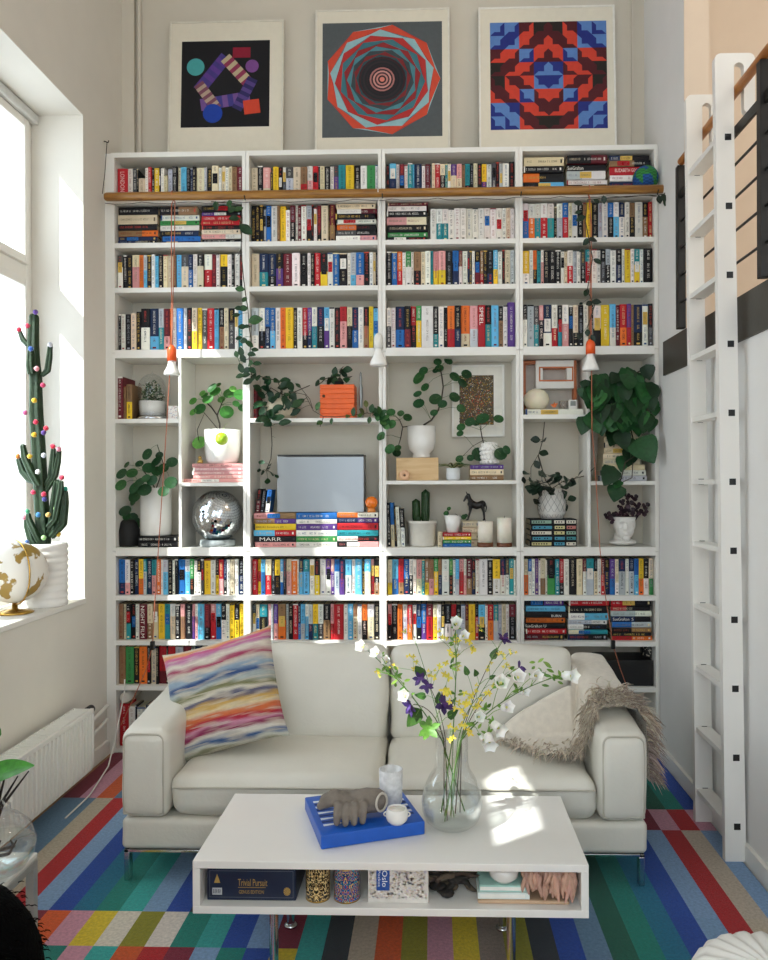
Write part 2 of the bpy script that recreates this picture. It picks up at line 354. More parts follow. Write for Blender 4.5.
# ================================================================== BOOKCASES
BX0, BW, BD = -1.892, .802, .28
T = .020
ZS = dict(r1=3.285, r2=3.023, r3=2.758, r4=2.391, mid=1.221, r5=.939, r6=.673, r7=.407, r8=.035)
ZTOP, SH = 3.558, .029
LABB = ['tall white bookcase beside the window, holding the mirror ball and two potted pileas', 'tall white bookcase holding the silver metal case and orange slatted box',
        'tall white bookcase holding the black toy horse and the speckled framed picture', 'tall white bookcase beside the ladder, holding the head-shaped planter']
backm = mat('back_board', 'cfc8b8', rough=.7, var=.02, scale=6)
ux = lambda i: BX0 + BW * i
for i in range(4):
    x0, x1 = ux(i), ux(i) + BW - .0015
    b = root('bookcase', ((x0 + x1) / 2, D + BD / 2, 0), LABB[i], 'bookcase', 'white bookcases along the back wall')
    for (a, c) in ((x0, x0 + T), (x1 - T, x1)):
        for (z0, z1) in ((0, 1.197), (1.198, 2.371), (2.372, ZTOP)): 
            pass
        m = MB()
        for (z0, z1) in ((0, 1.1965), (1.1985, 2.371), (2.373, ZTOP)): m.bbox(a, D, z0, c, D + BD, z1, .0015)
        m.build('side_panel', WHITE, b)
    m = MB(); m.bbox(x0 + T, D, ZTOP - .029, x1 - T, D + BD, ZTOP, .0015); m.build('top_panel', WHITE, b)
    m = MB(); m.box(x0 + T, D + BD - .012, .03, x1 - T, D + BD - .004, ZTOP - .03); m.build('back_panel', backm, b)
    m = MB(); m.bbox(x0 + T, D + .03, 0, x1 - T, D + .05, .012, .001); m.build('plinth', WHITE, b)
    for k, z in ZS.items():
        t = .049 if k in ('r4', 'mid') else (.024 if k == 'r8' else SH)
        m = MB(); m.bbox(x0 + T, D, z - t, x1 - T, D + BD - .013, z, .0015); m.build('shelf', WHITE, b)
    def shelf(a, c, z, t=.022): mm = MB(); mm.bbox(a, D, z - t, c, D + BD - .013, z, .0015); mm.build('shelf', WHITE, b)
    def divider(px):
        mm = MB(); xx = at(px, 450, D).x; mm.bbox(xx - .009, D + .001, 1.222, xx + .009, D + BD - .013, 2.341, .0015); mm.build('divider', WHITE, b); return xx
    if i == 0: dx = divider(180); shelf(x0 + T, dx - .009, 1.983, .025); shelf(dx + .009, x1 - T, 1.605)
    if i == 1: shelf(x0 + T, x1 - T, 1.982, .025)
    if i == 2: shelf(x0 + T, x1 - T, 1.612)
    if i == 3: dx = divider(589); shelf(x0 + T, dx - .009, 1.994, .025); shelf(dx + .009, x1 - T, 1.605)
DIVX = (at(180, 450, D).x, at(589, 450, D).x)
# ================================================================== BOOKS
BC = dict(k='18171a', e='4b4a4c', w='e9e4da', c='dfcfae', l='b9bdc2', r='b5232a', m='68202b', o='e0702a', y='ecc32f', g='3e8c4c', t='2a8890', s='62b2da', b='2566aa', n='1c2b4c', u='59397f', p='dd9c9a', d='8f6e4e')
CN = dict(k='black', e='charcoal', w='white', c='cream', l='pale-grey', r='red', m='maroon', o='orange', y='yellow', g='green', t='teal', s='sky-blue', b='blue', n='navy', u='purple', p='pink', d='brown')
ORD = 'first second third fourth fifth sixth seventh eighth ninth tenth eleventh twelfth thirteenth fourteenth fifteenth sixteenth seventeenth eighteenth nineteenth twentieth'.split()
ORD += ['twenty-' + x for x in ORD[:9]] + ['thirtieth'] + ['thirty-' + x for x in ORD[:9]]
ROWN = dict(r1='topmost shelf', r2='second shelf down', r3='third shelf down', r4='fourth shelf down', r5='first shelf below plants', r6='second shelf below plants', r7='third shelf below plants', r8='bottom shelf')
CASEN = ['window-side bookcase', 'second bookcase', 'third bookcase', 'ladder-side bookcase']
DARK = 'kemnubrtg'
BR = random.Random(11)
def title_cols(ch):
    if ch in 'kenmu': return BR.choice(['e9e4da', 'e9e4da', 'dfcfae', 'b0b4ba', 'd9b45a', 'c8473a'])
    if ch in 'brtg': return BR.choice(['efeae0', 'efeae0', 'e8d9a0', '16161a'])
    if ch in 'wcl': return BR.choice(['1a1a1c', '1a1a1c', '8e2228', '2a4a7a', '6a5a48', '30302f'])
    return BR.choice(['1a1a1c', 'f2eee4', '1a1a1c', '7a2222'])
def book_mesh(mb, w, h, dep, fmap, ch, split, text, seed, vert, tcol=None):
    """one closed book: rounded spine, two boards, page block, printed title strokes"""
    r = random.Random(seed); c1 = jit(lin(BC[ch[0]]), .14, r); c2 = jit(lin(BC[ch[-1]]), .14, r)
    page = jit(lin('d9ccae'), .08, r); hs = h * (1 - split) if len(ch) > 1 else 0
    A = [0, .1 * w, .5 * w, .9 * w, w]; Dp = [.004, .0012, 0, .0012, .004]
    bs = [0, hs, h] if hs else [0, h]
    vs, fs, cs = [], [], []
    for b in bs:
        for a, d in zip(A, Dp): vs.append(fmap(a, b, d))
    for k in range(len(bs) - 1):
        for j in range(4): fs.append((k * 5 + j, k * 5 + j + 1, k * 5 + j + 6, k * 5 + j + 5)); cs.append(c2 if (hs and k == 0) else c1)
    mb.add(vs, fs, cs, smooth=False)
    t = min(.0022, w * .2); B = [fmap(a, b, d) for (a, b, d) in ((0, 0, .004), (w, 0, .004), (w, h, .004), (0, h, .004), (0, 0, dep), (w, 0, dep), (w, h, dep), (0, h, dep))]
    mb.add(B, [(0, 4, 7, 3), (1, 2, 6, 5)], c1); 
    q = .003
    for b, sgn in ((0, 1), (h, -1)):
        pb = b + sgn * q                     # recessed page block between the boards
        mb.add([fmap(a, bb, d) for (a, bb, d) in ((0, b, .004), (t, b, .004), (t, b, dep), (0, b, dep), (w - t, b, .004), (w, b, .004), (w, b, dep), (w - t, b, dep), (t, pb, .004), (w - t, pb, .004), (w - t, pb, dep), (t, pb, dep))],
               [(0, 1, 2, 3), (4, 5, 6, 7), (8, 9, 10, 11)], [c1, c1, page])
        mb.add([fmap(a, b, d) for a, d in zip(A, Dp)], [(0, 1, 2, 3, 4)], c1)
    mb.add([B[4], B[5], B[6], B[7]], [(0, 1, 2, 3)], page)
    # lettering
    T = (lambda tt, aa: fmap(aa, h - tt, -.0005)) if vert else (lambda tt, aa: fmap(aa, tt, -.0005))
    def q4(t0, t1, a0, a1, col): mb.add([T(t0, a0), T(t1, a0), T(t1, a1), T(t0, a1)], [(0, 1, 2, 3)], col)
    def word(t0, L, a0, hh, s, col):
        v, f, asp = text_geo(s); mb.add([T(t0 + L * u, a0 + hh * y) for u, y in v], f, col)
    tc1 = lin(tcol or title_cols(ch[0])); tc2 = lin(title_cols(ch[-1]))
    if text is not None:
        for (s, t0, t1, a0, a1) in text: word(h * t0, h * (t1 - t0), w * a0, w * (a1 - a0), s, tc1)
        return
    if w < .007: return
    def strokes(t0, t1, a0, a1, col):
        hh = min(a1 - a0, .0115); a0 = (a0 + a1) / 2 - hh / 2; a1 = a0 + hh; adv = max(hh * .58, .0028); tt = t0; col = tuple(.72 * x + .28 * y for x, y in zip(col, c1))
        while tt + adv < t1:
            if r.random() < .16: tt += adv * .9; continue
            k = r.random(); sw = adv * .22
            q4(tt, tt + sw, a0, a1, col)
            if k < .35: q4(tt + sw, tt + adv * .75, a1 - hh * .22, a1, col); q4(tt + sw, tt + adv * .75, a0, a0 + hh * .2, col)
            elif k < .6: q4(tt + adv * .5, tt + adv * .75, a0, a1, col); q4(tt + sw, tt + adv * .5, a0 + hh * .4, a0 + hh * .6, col)
            elif k < .8: q4(tt + sw, tt + adv * .7, a0, a0 + hh * .2, col)
            tt += adv
    sty = r.random(); m0 = .24 if w > .016 else .22
    spl = split if len(ch) > 1 else (r.choice([.3, .4, .62, .7]))
    if sty < .62: # author + title
        strokes(h * .06, h * (spl - .04), w * (m0 + .04), w * (1 - m0 - .04), tc1); strokes(h * (spl + .03), h * .86, w * m0, w * (1 - m0), tc2 if len(ch) > 1 else tc1)
    elif sty < .85: strokes(h * .05, h * .8, w * m0, w * (1 - m0), tc1)
    else:
        a = BR.choice(['e9e4da', '18171a', 'b5232a', 'd9b45a', '2566aa']); s0 = r.uniform(.15, .4)
        q4(h * s0, h * (s0 + .3), w * .12, w * .88, lin(a)); strokes(h * (s0 + .03), h * (s0 + .27), w * .3, w * .7, lin('18171a' if a in ('e9e4da', 'd9b45a') else 'e9e4da'))
        strokes(h * .55 if s0 < .2 else h * .05, h * .88 if s0 < .2 else h * (s0 - .03), w * .3, w * .7, tc1)
    if r.random() < .6: q4(h * .91, h * .95, w * .3, w * .7, tc2 if len(ch) > 1 else tc1)
    if r.random() < .3 and len(ch) == 1: q4(h * .0, h * .035, w * .02, w * .98, tc1)
SPECS = []
def spec(vert, x0, z0, y0, w, h, dep, ch, split, text, label, group, force=False, tcol=None, lean=0):
    SPECS.append(dict(vert=vert, x0=x0, z0=z0, y0=y0, w=w, h=h, dep=dep, ch=ch, split=split, text=text, label=label, group=group, force=force, seed=len(SPECS) * 13 + 5, tcol=tcol, lean=lean, area=w * h))
def colname(ch): return CN[ch[0]] if len(ch) == 1 or ch[0] == ch[-1] else CN[ch[0]] + '-and-' + CN[ch[-1]]
def parse(tok):
    hf = 1.0; split = None
    if '@' in tok: tok, hf = tok.split('@'); hf = float(hf)
    i = 0
    while i < len(tok) and not (tok[i].isdigit() or tok[i] == '.'): i += 1
    ch = tok[:i].replace('/', ''); return ch, float(tok[i:] or 2), hf
TEXTS = {}
def vrow(row, col, s, h, fr=(0, 1), hj=.05, dep=.13):
    toks = s.split(); par = [parse(t) for t in toks]; tot = sum(p[1] for p in par)
    a = ux(col) + T + .004; b = ux(col) + BW - T - .004; xa, xb = a + (b - a) * fr[0], a + (b - a) * fr[1]
    x = xa
    for k, (ch, wd, hf) in enumerate(par):
        w = (xb - xa) * wd / tot; hh = h * hf * (1 + BR.uniform(-hj, hj * .35)) if hf == 1 else h * hf
        lab = '%s book, %s from window end, %s, %s' % (colname(ch), ORD[k], ROWN[row], CASEN[col])
        tx = TEXTS.get((row, col, k))
        spec(True, x + .0004, ZS[row] + .0006, D + .028 + BR.uniform(0, .014), w - .0008, hh, dep * BR.uniform(.9, 1.05), ch, BR.choice([.35, .45, .55, .66]) if (row, col) != ('r2', 3) else .4, tx[0] if tx else None, lab, 'books on the %s of the %s' % (ROWN[row], CASEN[col]), bool(tx), tcol=tx[1] if tx else None)
        x += w
def hpile(row, col, s, zspan, fr, pname, dep=.13, n0=0):
    par = [parse(t) for t in s.split()]; tot = sum(p[1] for p in par)
    a = ux(col) + T + .004; b = ux(col) + BW - T - .004; xa, xb = a + (b - a) * fr[0], a + (b - a) * fr[1]
    z = ZS[row] + zspan
    for k, (ch, wd, hf) in enumerate(par):
        w = zspan * wd / tot; z -= w; jx = BR.uniform(-.004, .004); L = (xb - xa - .012) * BR.uniform(.95, 1)
        pos = ORD[k] + ' from top' if k else 'uppermost'
        tx = TEXTS.get((row, col, pname, k))
        spec(False, xa + .006 + jx, z + .0006, D + .02 + BR.uniform(0, .02), w - .0006, L, dep, ch, BR.choice([.4, .5, .6]), tx[0] if tx else None, '%s book, %s in the %s pile, %s, %s' % (colname(ch), pos, pname, ROWN[row], CASEN[col]), 'books lying in piles on the %s of the %s' % (ROWN[row], CASEN[col]), bool(tx), tcol=tx[1] if tx else None)
TEXTS[('r1', 0, 0)] = ([('LONDON', .10, .72, .28, .72)], 'e8c9c4')
TEXTS[('r6', 0, 5)] = ([('NIGHT FILM', .05, .95, .22, .72)], 'efe9df')
TEXTS[('r4', 2, 14)] = ([('SPEEL', .05, .47, .2, .72)], 'f3eee6')
TEXTS[('r1', 3, 'middle', 1)] = ([('SueGrafton', .02, .42, .25, .75)], 'efe9df')
TEXTS[('r1', 3, 'ladder-end', 2)] = ([('ELIZABETH GEORGE', .14, .86, .38, .78)], 'f3e6dc')
TEXTS[('r6', 3, 'window-end', 4)] = ([('SueGrafton', .01, .42, .25, .78), ('U', .46, .52, .25, .78)], 'efe9df')
TEXTS[('r6', 3, 'ladder-end', 3)] = ([('SueGrafton', .05, .46, .25, .78), ('S', .52, .57, .25, .78)], 'efe9df')
TEXTS[('r6', 3, 'window-end', 2)] = ([('BURN', .62, .86, .12, .5)], 'e9e4da')
# row 1
vrow('r1', 0, 'r6 w3 e2.5 k1 c4@.68 w2 r2 k1.5 y3 k1 w2 c2@.76 l3 k3 c2 s3.5 k2 n1.5 k2 c5 l1.5 k3 c4 w2 c2 w2 c2 d3 m3.5', .196)
vrow('r1', 1, 'c3.5 k3 pc4 k1.5@.8 y3 k2 we2 el4 c4 dr3.5 wp3 r3 k1 c2.5 k3 w2 eu2.5 t4 y4.5 ke3.5 w3.5 g4.5 w1.5', .194)
vrow('r1', 2, 'k2 sn4 w2 mk3 w2 t3 s1 n4.5 w2 m3 k1 c2 r3 ck3 t1.5 w2 uc3.5 pc3 d2 tk3 k2 c2.5 k2.5 yu3 w3 e2.5 k2 l2 w4 k3', .196)
hpile('r1', 3, 'c8 k6 ko8 sk8 k4', .222, (0, .335), 'window-end'); hpile('r1', 3, 'mk8 k7 wl8 w5 k6 c3', .226, (.335, .665), 'middle'); hpile('r1', 3, 'kn5 kd5 r7 w5 n5 t5', .226, (.665, 1), 'ladder-end')
# row 2
hpile('r2', 0, 'k4 c5 k3.2 od3.2 n2.5 kn2', .222, (0, .335), 'window-end'); hpile('r2', 0, 'dk4.5 w3 g2.5 w3 nk3 b3 k1.5', .222, (.335, .665), 'middle'); hpile('r2', 0, 'k3 ku2 r3 r2.5 k2.5 c2.5 wp2.5 k2.5', .222, (.665, 1), 'ladder-end')
vrow('r2', 1, 'k2.5 k2.5 k2 l1.5@.93 b3 w3.5 d1.5 y3.5 w2.5@.87 mk3 w1.5 m2 w3 lk3 k1 w2@.93 mk2.5 c4 k.8 md3', .222, (0, .66), hj=.02)
hpile('r2', 1, 'c3 mw3.2 k3.5 w2.5 ko3.5 ke3.5 pw3.5', .226, (.665, 1), 'ladder-end')
hpile('r2', 2, 'm2 w3.5 k3.5 cp5 k4.5 g3.5 k2.5', .228, (0, .335), 'window-end')
vrow('r2', 2, 'w3.2 wt3.2 wt3.2 w3.2 w3.2 w3.2 w3.2 w3.2 w3.2 w3.2 w3.2 w3.2 w2.2 c2.2 w2.2', .19, (.345, 1), hj=.006)
vrow('r2', 3, 'wb3.2 wo3.2 wt3.2 wr3.6 wt3.6 k1.5@.9 wl3 br3 c2 w3 k3 d1.5 y3 k3.5 l2 w3 bk3 ws3 nw3 w2.5 dk3 w4 kd3 r2', .214, hj=.015)
# row 3
vrow('r3', 0, 'ew3 k2 k3 cp4 o2.5 ls2 k2.5 w2 s2 k2.5 c2.5 c3 d1.5 s3 ec4 nb2.5 w2.5 kc3.5 wr4.5 m2.5 w2 yk4 w2.5 k1.5 w3 k2', .203, hj=.02)
vrow('r3', 1, 'c4.5 nt5 nk4.5 ku4 m5 w4.5 k4 w2 k2 r3.5 ky4 w3 b3.5 k4.5 w2 ls3 bp4.5 k3 w2 c1.5 k1.5', .203, hj=.015)
vrow('r3', 2, 'k3 b3 or3 w2 gw3 w1.5 dk4 c2.5 w3 t1.5 py3 py4 k4 bn3.5 mw2 w3 n1 e1.5 w1.5 km3 dr2 k2 kn3.5 sy2.5 w2.5 k1.5 c3 l2.5', .206, hj=.015)
vrow('r3', 3, 'yw3.5 w2 ok2 t2 wp1.5 k3 k3 k3 w2 c1.5 wr3 l2 w2 ek2.5 tr3 w3 w2 ke2.5 lk2.5 w3 kn3 w1.5 y3 w2 ty3 w2 k4.5', .205, hj=.02)
# row 4
vrow('r4', 0, 'k1.5@.87 w2.5@.87 k3.5@.87 c3@.88 k2.5@.92 kw5 ns5 lt3 mp3.5 o1 w2.5 b4 l2 k3 cy3 y2.5 e3 r4 s2.5 kd3 c2.5 ke3.5 w2 st3', .252, hj=.02)
vrow('r4', 1, 'lw4 wk3.5 bn3 bs3 w3 o3 y4.5 k2 w3 rk3 un2.5 wt3 nk4 su3 w3 k3 rp4 ck3 nb3.5 w3 kd3 y2.5 s3', .25, hj=.02)
vrow('r4', 2, 'we2.5@.96 w2.5@.95 nb5 km3.5 rk3 gy3 w6.5 kt3 w3 k2 or4 kn3.5 oc5 pl4.5 r4 kt3.5 s4 kd2.5 w2.5 u4@1.06', .25, hj=.02)
vrow('r4', 3, 'kw2.5 l4 et3 pk2.5 nw5 wr3.5 kt2.5 wp4 k2.5 ck3 k3 w3 d1.5 k1.5 wk4.5@.97 y5 sw3.5 m2.5 ro4 ur2.5 d1.5 nk5 w3.5 ke2.5', .25, hj=.03)
# rows below the plants
vrow('r5', 0, 'bn4 wp3 k2.5 n2.5 yo3 tl2 n3 tp3 o2.5 w1.5 ls3 k2.5 w1.5 k2 b4 ls3 gk2.5 w2 kw2.5 e1.5 y4 w3 ky2 rp3 nk2 w2 c2.5 w2.5 kn3.5', .21, hj=.015)
vrow('r5', 1, 'r3 y2 sb2.5 cr3.5 k2 yk3 sb2 ek1.5 cp3 o3.5 w1 ns2.5 ts3.5 w3 ky3 w3.5 uw3 pu2 bl3 nu3 sw4 w2 s4 k1.5 sc3.5 pr2 kd3', .21, hj=.015)
vrow('r5', 2, 'cy2.5 sb3.5 rd3 bn3 wk2 w2 pc3 t1.5 dy2.5 dp2.5 gy2.5 dn2 w4 gk2 w1.5 sl2 pr2.5 wp1.5 md3 kn2 w2 w4.5 k3 yw4 nw3 ew2 t2.5 w1', .21, hj=.015)
vrow('r5', 3, 'co2.5 bw2 w2 u2 w1 cd3 w1 kg4.5 t2.5 rk2.5 w3 k4.5 c3.5 mw2 tl4.5 kc2 w2 mr2 kn3 ub3 cw2 nl4 w2 nl3 bs2.5 yo3 kw3 cg2.5', .212, hj=.015)
vrow('r6', 0, 'd2.5 c1.5 kt2.5 k2.5 w2 m4 cd3 dc3 y3.5 t3 wc3 k2.5 pd2.5 k4 pu1.5 wp1.5 s3.5 mk3 pr3 sb3 kw2.5 w2 y2.5 ky2.5 y3', .21, hj=.012)
vrow('r6', 1, 'ew2 c2 tk4.5 pm2 l1.5 up2.5 do4.5 l1.5 k2.5 r3 nb1.5 sl2.5 ws2 ln2.5 yt3 we3 kd4 pr2 r5.5 w2.5 s3 dc2.5 w2.5 ok3 wc4 k3', .21, hj=.012)
vrow('r6', 2, 'pk2.5 k3.5 o3 wl3 ro3 w2.5 nk3 bu3 mr4 cy2.5 wl2.5 kw2 kw4 rw3 kl3 l2.5 md2 y4 kr2 sk4 w1.5 ro3.5 tl3 l2 c2.5 w2 mk4', .21, hj=.015)
hpile('r6', 3, 'uk3.5 s3 k3.5 o3 k3 r3 km3.5', .238, (0, .335), 'window-end'); hpile('r6', 3, 'r3.5 k4 sw4 wl2.5 kw3 tc2.5 kn3.5', .238, (.335, .665), 'middle'); hpile('r6', 3, 'kr3.5 kr2.5 wl3 kn3 lb3 dk2.5 k2 or2.5', .238, (.665, 1), 'ladder-end')
vrow('r7', 0, 'd3.5 g4.5 k3 o4.5 k2 c3 k1.5 rm4 k1 r4 l4.5 mr4.5 w2 n3 ew3 nk4 yc3.5 wl3 ke3 k3', .224, (0, .93), hj=.03)
vrow('r8', 0, 'r4.5@1.05 w3.2 k.8 w2.5 w2 n4 n5 k4', .24, (0, .42), hj=.05)
hpile('r7', 3, 'ry3 k2 ns3 k2.5', .125, (.3, .51), 'red-topped')
# books on the plant shelves: explicit boxes in photograph pixels
def pxbook_h(px0, px1, z, w, ch, label, group, y0=D + .03, dep=.17, text=None, tcol=None, split=.5):
    xa, xb = at(px0, 450, y0).x, at(px1, 450, y0).x
    spec(False, xa, z + .0006, y0, w - .0006, xb - xa, dep, ch, split, text, label, group, True, tcol)
for k in range(5):
    pxbook_h(182.5 if k == 0 else 192 + (k % 2), 243, 1.605 + k * .0225, .0225, 'p', 'pink hardback, %s of the pink pile under the white pilea pot' % ('lowest' if k == 0 else ORD[k] + ' from the bottom' if k < 4 else 'uppermost'), 'pink books under the ribbed pot', D + .035)
for k in range(2):
    pxbook_h(137.5, 177.5, 1.221 + k * .032, .032, 'k', ('lower' if k == 0 else 'upper') + ' of two black books under the tall white cylinder vase', 'black books under the cylinder vase', tcol='e4e0d8')
for nm, a, b, s in (('window-end', 253.5, 295.5, 'dp3 ud2.5 y3.2 rs3 k3 p2.5'), ('middle', 296, 336.5, 'b3.5 w2.5 u3.3 w3.2 g3 w2.7'), ('ladder-end', 337, 378, 'wo2.7 un2.8 r3.8 t3.3 kw2.7 pk3')):
    par = [parse(t) for t in s.split()]; tot = sum(p[1] for p in par); z = 1.221 + .203
    for k, (ch, wd, hf) in enumerate(par):
        wv = .203 * wd / tot; z -= wv
        pxbook_h(a, b, z, wv, ch, '%s book, %s in the %s pile under the silver case' % (colname(ch), 'uppermost' if k == 0 else ORD[k] + ' from top', nm), 'colourful books piled under the silver case', dep=.2, text=[('MARR', .14, .66, .2, .8)] if (nm, k) == ('window-end', 4) else None, tcol='e9e4da' if (nm, k) == ('window-end', 4) else None)
def pxbook_v(px0, px1, z, h, ch, label, group, y0=D + .05, lean=0, dep=.13, split=.5):
    xa, xb = at(px0, 450, y0).x, at(px1, 450, y0).x
    spec(True, xa, z + .0006, y0, xb - xa, h, dep, ch, split, None, label, group, True, None, lean)
pxbook_v(255, 259.5, 1.221 + .205, .14, 'km', 'slim dark book leaning at the far end of the rainbow piles, black and maroon', 'books leaning beside the silver case', D + .06, .10, .11)
pxbook_v(260, 263.5, 1.221 + .205, .13, 'k', 'thin plain black book between the maroon one and the blue one beside the silver case', 'books leaning beside the silver case', D + .06, .12, .11)
pxbook_v(264.5, 269, 1.221 + .205, .135, 'bw', 'slim blue and white book leaning beside the silver case', 'books leaning beside the silver case', D + .06, .13, .11)
for k, (a, b, h, ch, l) in enumerate(((387.5, 390.5, .26, 'k', 'tall black book first beside the cactus pot'), (391, 394.5, .26, 'bc', 'tall blue book with cream foot near the cactus pot'), (395, 396.5, .24, 'k', 'thin black book between the blue one and the white one'), (397, 400.5, .235, 'w', 'slim tall white book leaning near the cactus pot'), (401, 405, .225, 'kw', 'black and white checked book leaning next to the cactus pot'))):
    pxbook_v(a, b, 1.221, h, ch, l + ', third bookcase', 'upright books beside the small cactus', D + .05, -.03 if k < 3 else -.05)
for k, (ch, wv, l) in enumerate((('l', .028, 'lowest of three books under the bubble pot, pale'), ('c', .034, 'thick cream book in the middle under the bubble pot'), ('ku', .022, 'dark thin book on top, right under the bubble pot'))):
    pxbook_h(470, 503.5, 1.612 + [0, .03, .066][k], [.03, .036, .026][k], ['d', 'c', 'u'][k], ['brown-backed book, lowest of three under the bubble pot', 'thick cream book between two others under the bubble pot', 'purple-black book on top of the pile under the bubble pot'][k], 'books under the bubble pot', D + .06)
for k, (ch, wv) in enumerate((('b', .02), ('g', .02), ('y', .018), ('r', .022))):
    pxbook_h(442.5, 471, 1.221 + [0, .021, .042, .061][k], wv, ch, '%s little book, %s in the bright pile below the small tapered pot' % (CN[ch], ['lowest', 'second from bottom', 'third from bottom', 'uppermost'][k]), 'bright little books under the tapered pot', D + .03, .12)
pxbook_v(437.5, 441.8, 1.221, .088, 'c', 'tiny cream book standing between the cactus pot and the bright pile', 'upright books beside the small cactus', D + .04, 0, .1)
for k in range(4): pxbook_h(461.5, 478, 1.221 + k * .037, .036, 'c', 'cream book under the toy horse, %s of its pile' % ['lowest', 'second from bottom', 'third from bottom', 'uppermost'][k], 'cream books under the toy horse', D + .10, .13)
pxbook_h(525.5, 583.5, 1.994, .036, 'w', 'long white book lying under the paper globe lamp and small clock', 'single lying books', D + .04)
for k in range(5):
    pxbook_h(529.5 + (k % 2), 576.5, 1.221 + k * .0322, .0318, 'k', 'thick dark volume with coloured spine patches, %s under the netted vase' % ['lowest', 'second from bottom', 'third from bottom', 'fourth from bottom', 'uppermost'][k], 'dark volumes under the netted vase', D + .05, .18, text=[])
for k in range(9):
    pxbook_h([598, 600, 602, 603, 603, 604, 604, 604, 605][k], [647, 646, 645, 640, 641, 640, 639, 639, 636][k], 1.605 + k * .0325, .032, 'lwcccccccc'[k], 'cream-paged book, %s under the big pothos' % ['lowest', 'second from bottom', 'third from bottom', 'fourth from bottom', 'fifth from bottom', 'sixth from bottom', 'seventh from bottom', 'second from top', 'uppermost'][k], 'pale books under the big pothos', D + .05, .18)
pxbook_v(117, 123, 1.983, .255, 'm', 'large maroon book standing at the window end beside the glass cloche', 'old books beside the glass cloche', D + .04, 0, .19)
pxbook_v(123.5, 126, 1.983, .2, 'd', 'thin brown book between the maroon and mustard ones beside the glass cloche', 'old books beside the glass cloche', D + .05, 0, .16)
pxbook_v(126.5, 132, 1.983, .21, 'dy', 'mustard brown old book standing against the glass cloche', 'old books beside the glass cloche', D + .05, 0, .16)
pxbook_v(252.5, 257.5, 1.982, .2, 'm', 'red-brown book standing behind trailing pothos, second bookcase', 'single lying books', D + .10, 0, .12)
# build: the 296 that show largest as things, the rest one mass
order = sorted(range(len(SPECS)), key=lambda i: -(SPECS[i]['area'] + (10 if SPECS[i]['force'] else 0) - (5 if SPECS[i]['label'].find('bottom shelf') > 0 and False else 0)))
NB = 296; chosen = set(order[:NB]); mass = MB(); MX, MZ = {}, {}
def book_geo(mb, s):
    x0, y0, z0 = s['x0'], s['y0'], s['z0']; ln = math.tan(s['lean'])
    fm = (lambda a, b, d: (x0 + a + b * ln, y0 + d, z0 + b)) if s['vert'] else (lambda a, b, d: (x0 + b, y0 + d, z0 + a))
    book_mesh(mb, s['w'], s['h'], s['dep'], fm, s['ch'], s['split'], s['text'], s['seed'], s['vert'], s['tcol'])
    if 'coloured spine patches' in s['label']:
        r = random.Random(s['seed'])
        for (u0, u1) in ((.04, .46), (.52, .74), (.78, .98)):
            c = lin(r.choice(['8fae9c', 'c9c08a', '3f7f86', 'b8a24a', 'd8d2c2', 'b8736a', '4a8fa6'])); L, w = s['h'], s['w']
            mb.quad(fm(w * .2, u0 * L, -.0008), fm(w * .2, u1 * L, -.0008), fm(w * .8, u1 * L, -.0008), fm(w * .8, u0 * L, -.0008), c)
            for q in range(int((u1 - u0) * 16)):
                if r.random() < .8: mb.quad(fm(w * .38, (u0 + .03 + q * .055) * L, -.0012), fm(w * .38, (u0 + .06 + q * .055) * L, -.0012), fm(w * .62, (u0 + .06 + q * .055) * L, -.0012), fm(w * .62, (u0 + .03 + q * .055) * L, -.0012), lin('1a1a1c'))
for i, s in enumerate(SPECS):
    if i in chosen:
        mb = MB(); book_geo(mb, s); tag(mb.build('book', PAINT), s['label'], 'book', s['group'])
    else: book_geo(mass, s)
tag(mass.build('books', PAINT), 'the many slimmer paperbacks standing between the larger books on every shelf', 'books', None, 'stuff')
print('BOOKS', len(SPECS))
# ================================================================== SOFA
LEATH = mat('cream_leather', 'dbd7cb', rough=.42, var=.03, scale=6, bump=.12, bscale=70, spec=.45)
PIPE = mat('leather_piping', 'bdb7a8', rough=.5, var=.04)
SX0, SX1, SY0, SY1 = at(119.5, 800, 3.0).x, at(648.5, 800, 3.0).x, 3.0, 3.88
so_ = root('sofa', ((SX0 + SX1) / 2, (SY0 + SY1) / 2, .012), 'cream leather two-seat sofa with chrome legs in front of the bookcases', 'sofa')
AW = .19
m = MB(); m.rbox(((SX0 + SX1) / 2, (SY0 + SY1) / 2 + .005, .20), (SX1 - SX0, SY1 - SY0 - .01, .125), .022, 10, bulge=(0, .006, 0), wr=.004); m.build('base', LEATH, so_, merge=True)
for sx, nm in ((SX0, 0), (SX1 - AW, 1)):
    m = MB(); cx = sx + AW / 2
    m.rbox((cx, (SY0 + SY1) / 2 - .005, .438), (AW, SY1 - SY0 - .01, .350), .042, 10, bulge=(.006, .010, .008), wr=.006, seed=nm + 2)
    m.v = [Vector((p.x, p.y, p.z + (max(0, p.z - .35) / .3) * max(0, (p.y - SY0)) * .10)) for p in m.v]
    arm = m.build('armrest', LEATH, so_, merge=True)
    q = MB(); a, b, z0, z1, r = cx - AW / 2 + .016, cx + AW / 2 - .016, .285, .602, .03
    pts = [(a, z0)] + [(a + r - r * math.cos(t), z1 - r + r * math.sin(t)) for t in [k * pi / 8 for k in range(5)]] + [(b - r + r * math.sin(t), z1 - r + r * math.cos(t)) for t in [k * pi / 8 for k in range(5)]] + [(b, z0)]
    P = [(x, SY0 + .006 - .001, z) for x, z in pts]; P = P + [P[0]]
    q.tube(P, .0042, 6); q.build('piping', PIPE, arm)
XM = (SX0 + SX1) / 2
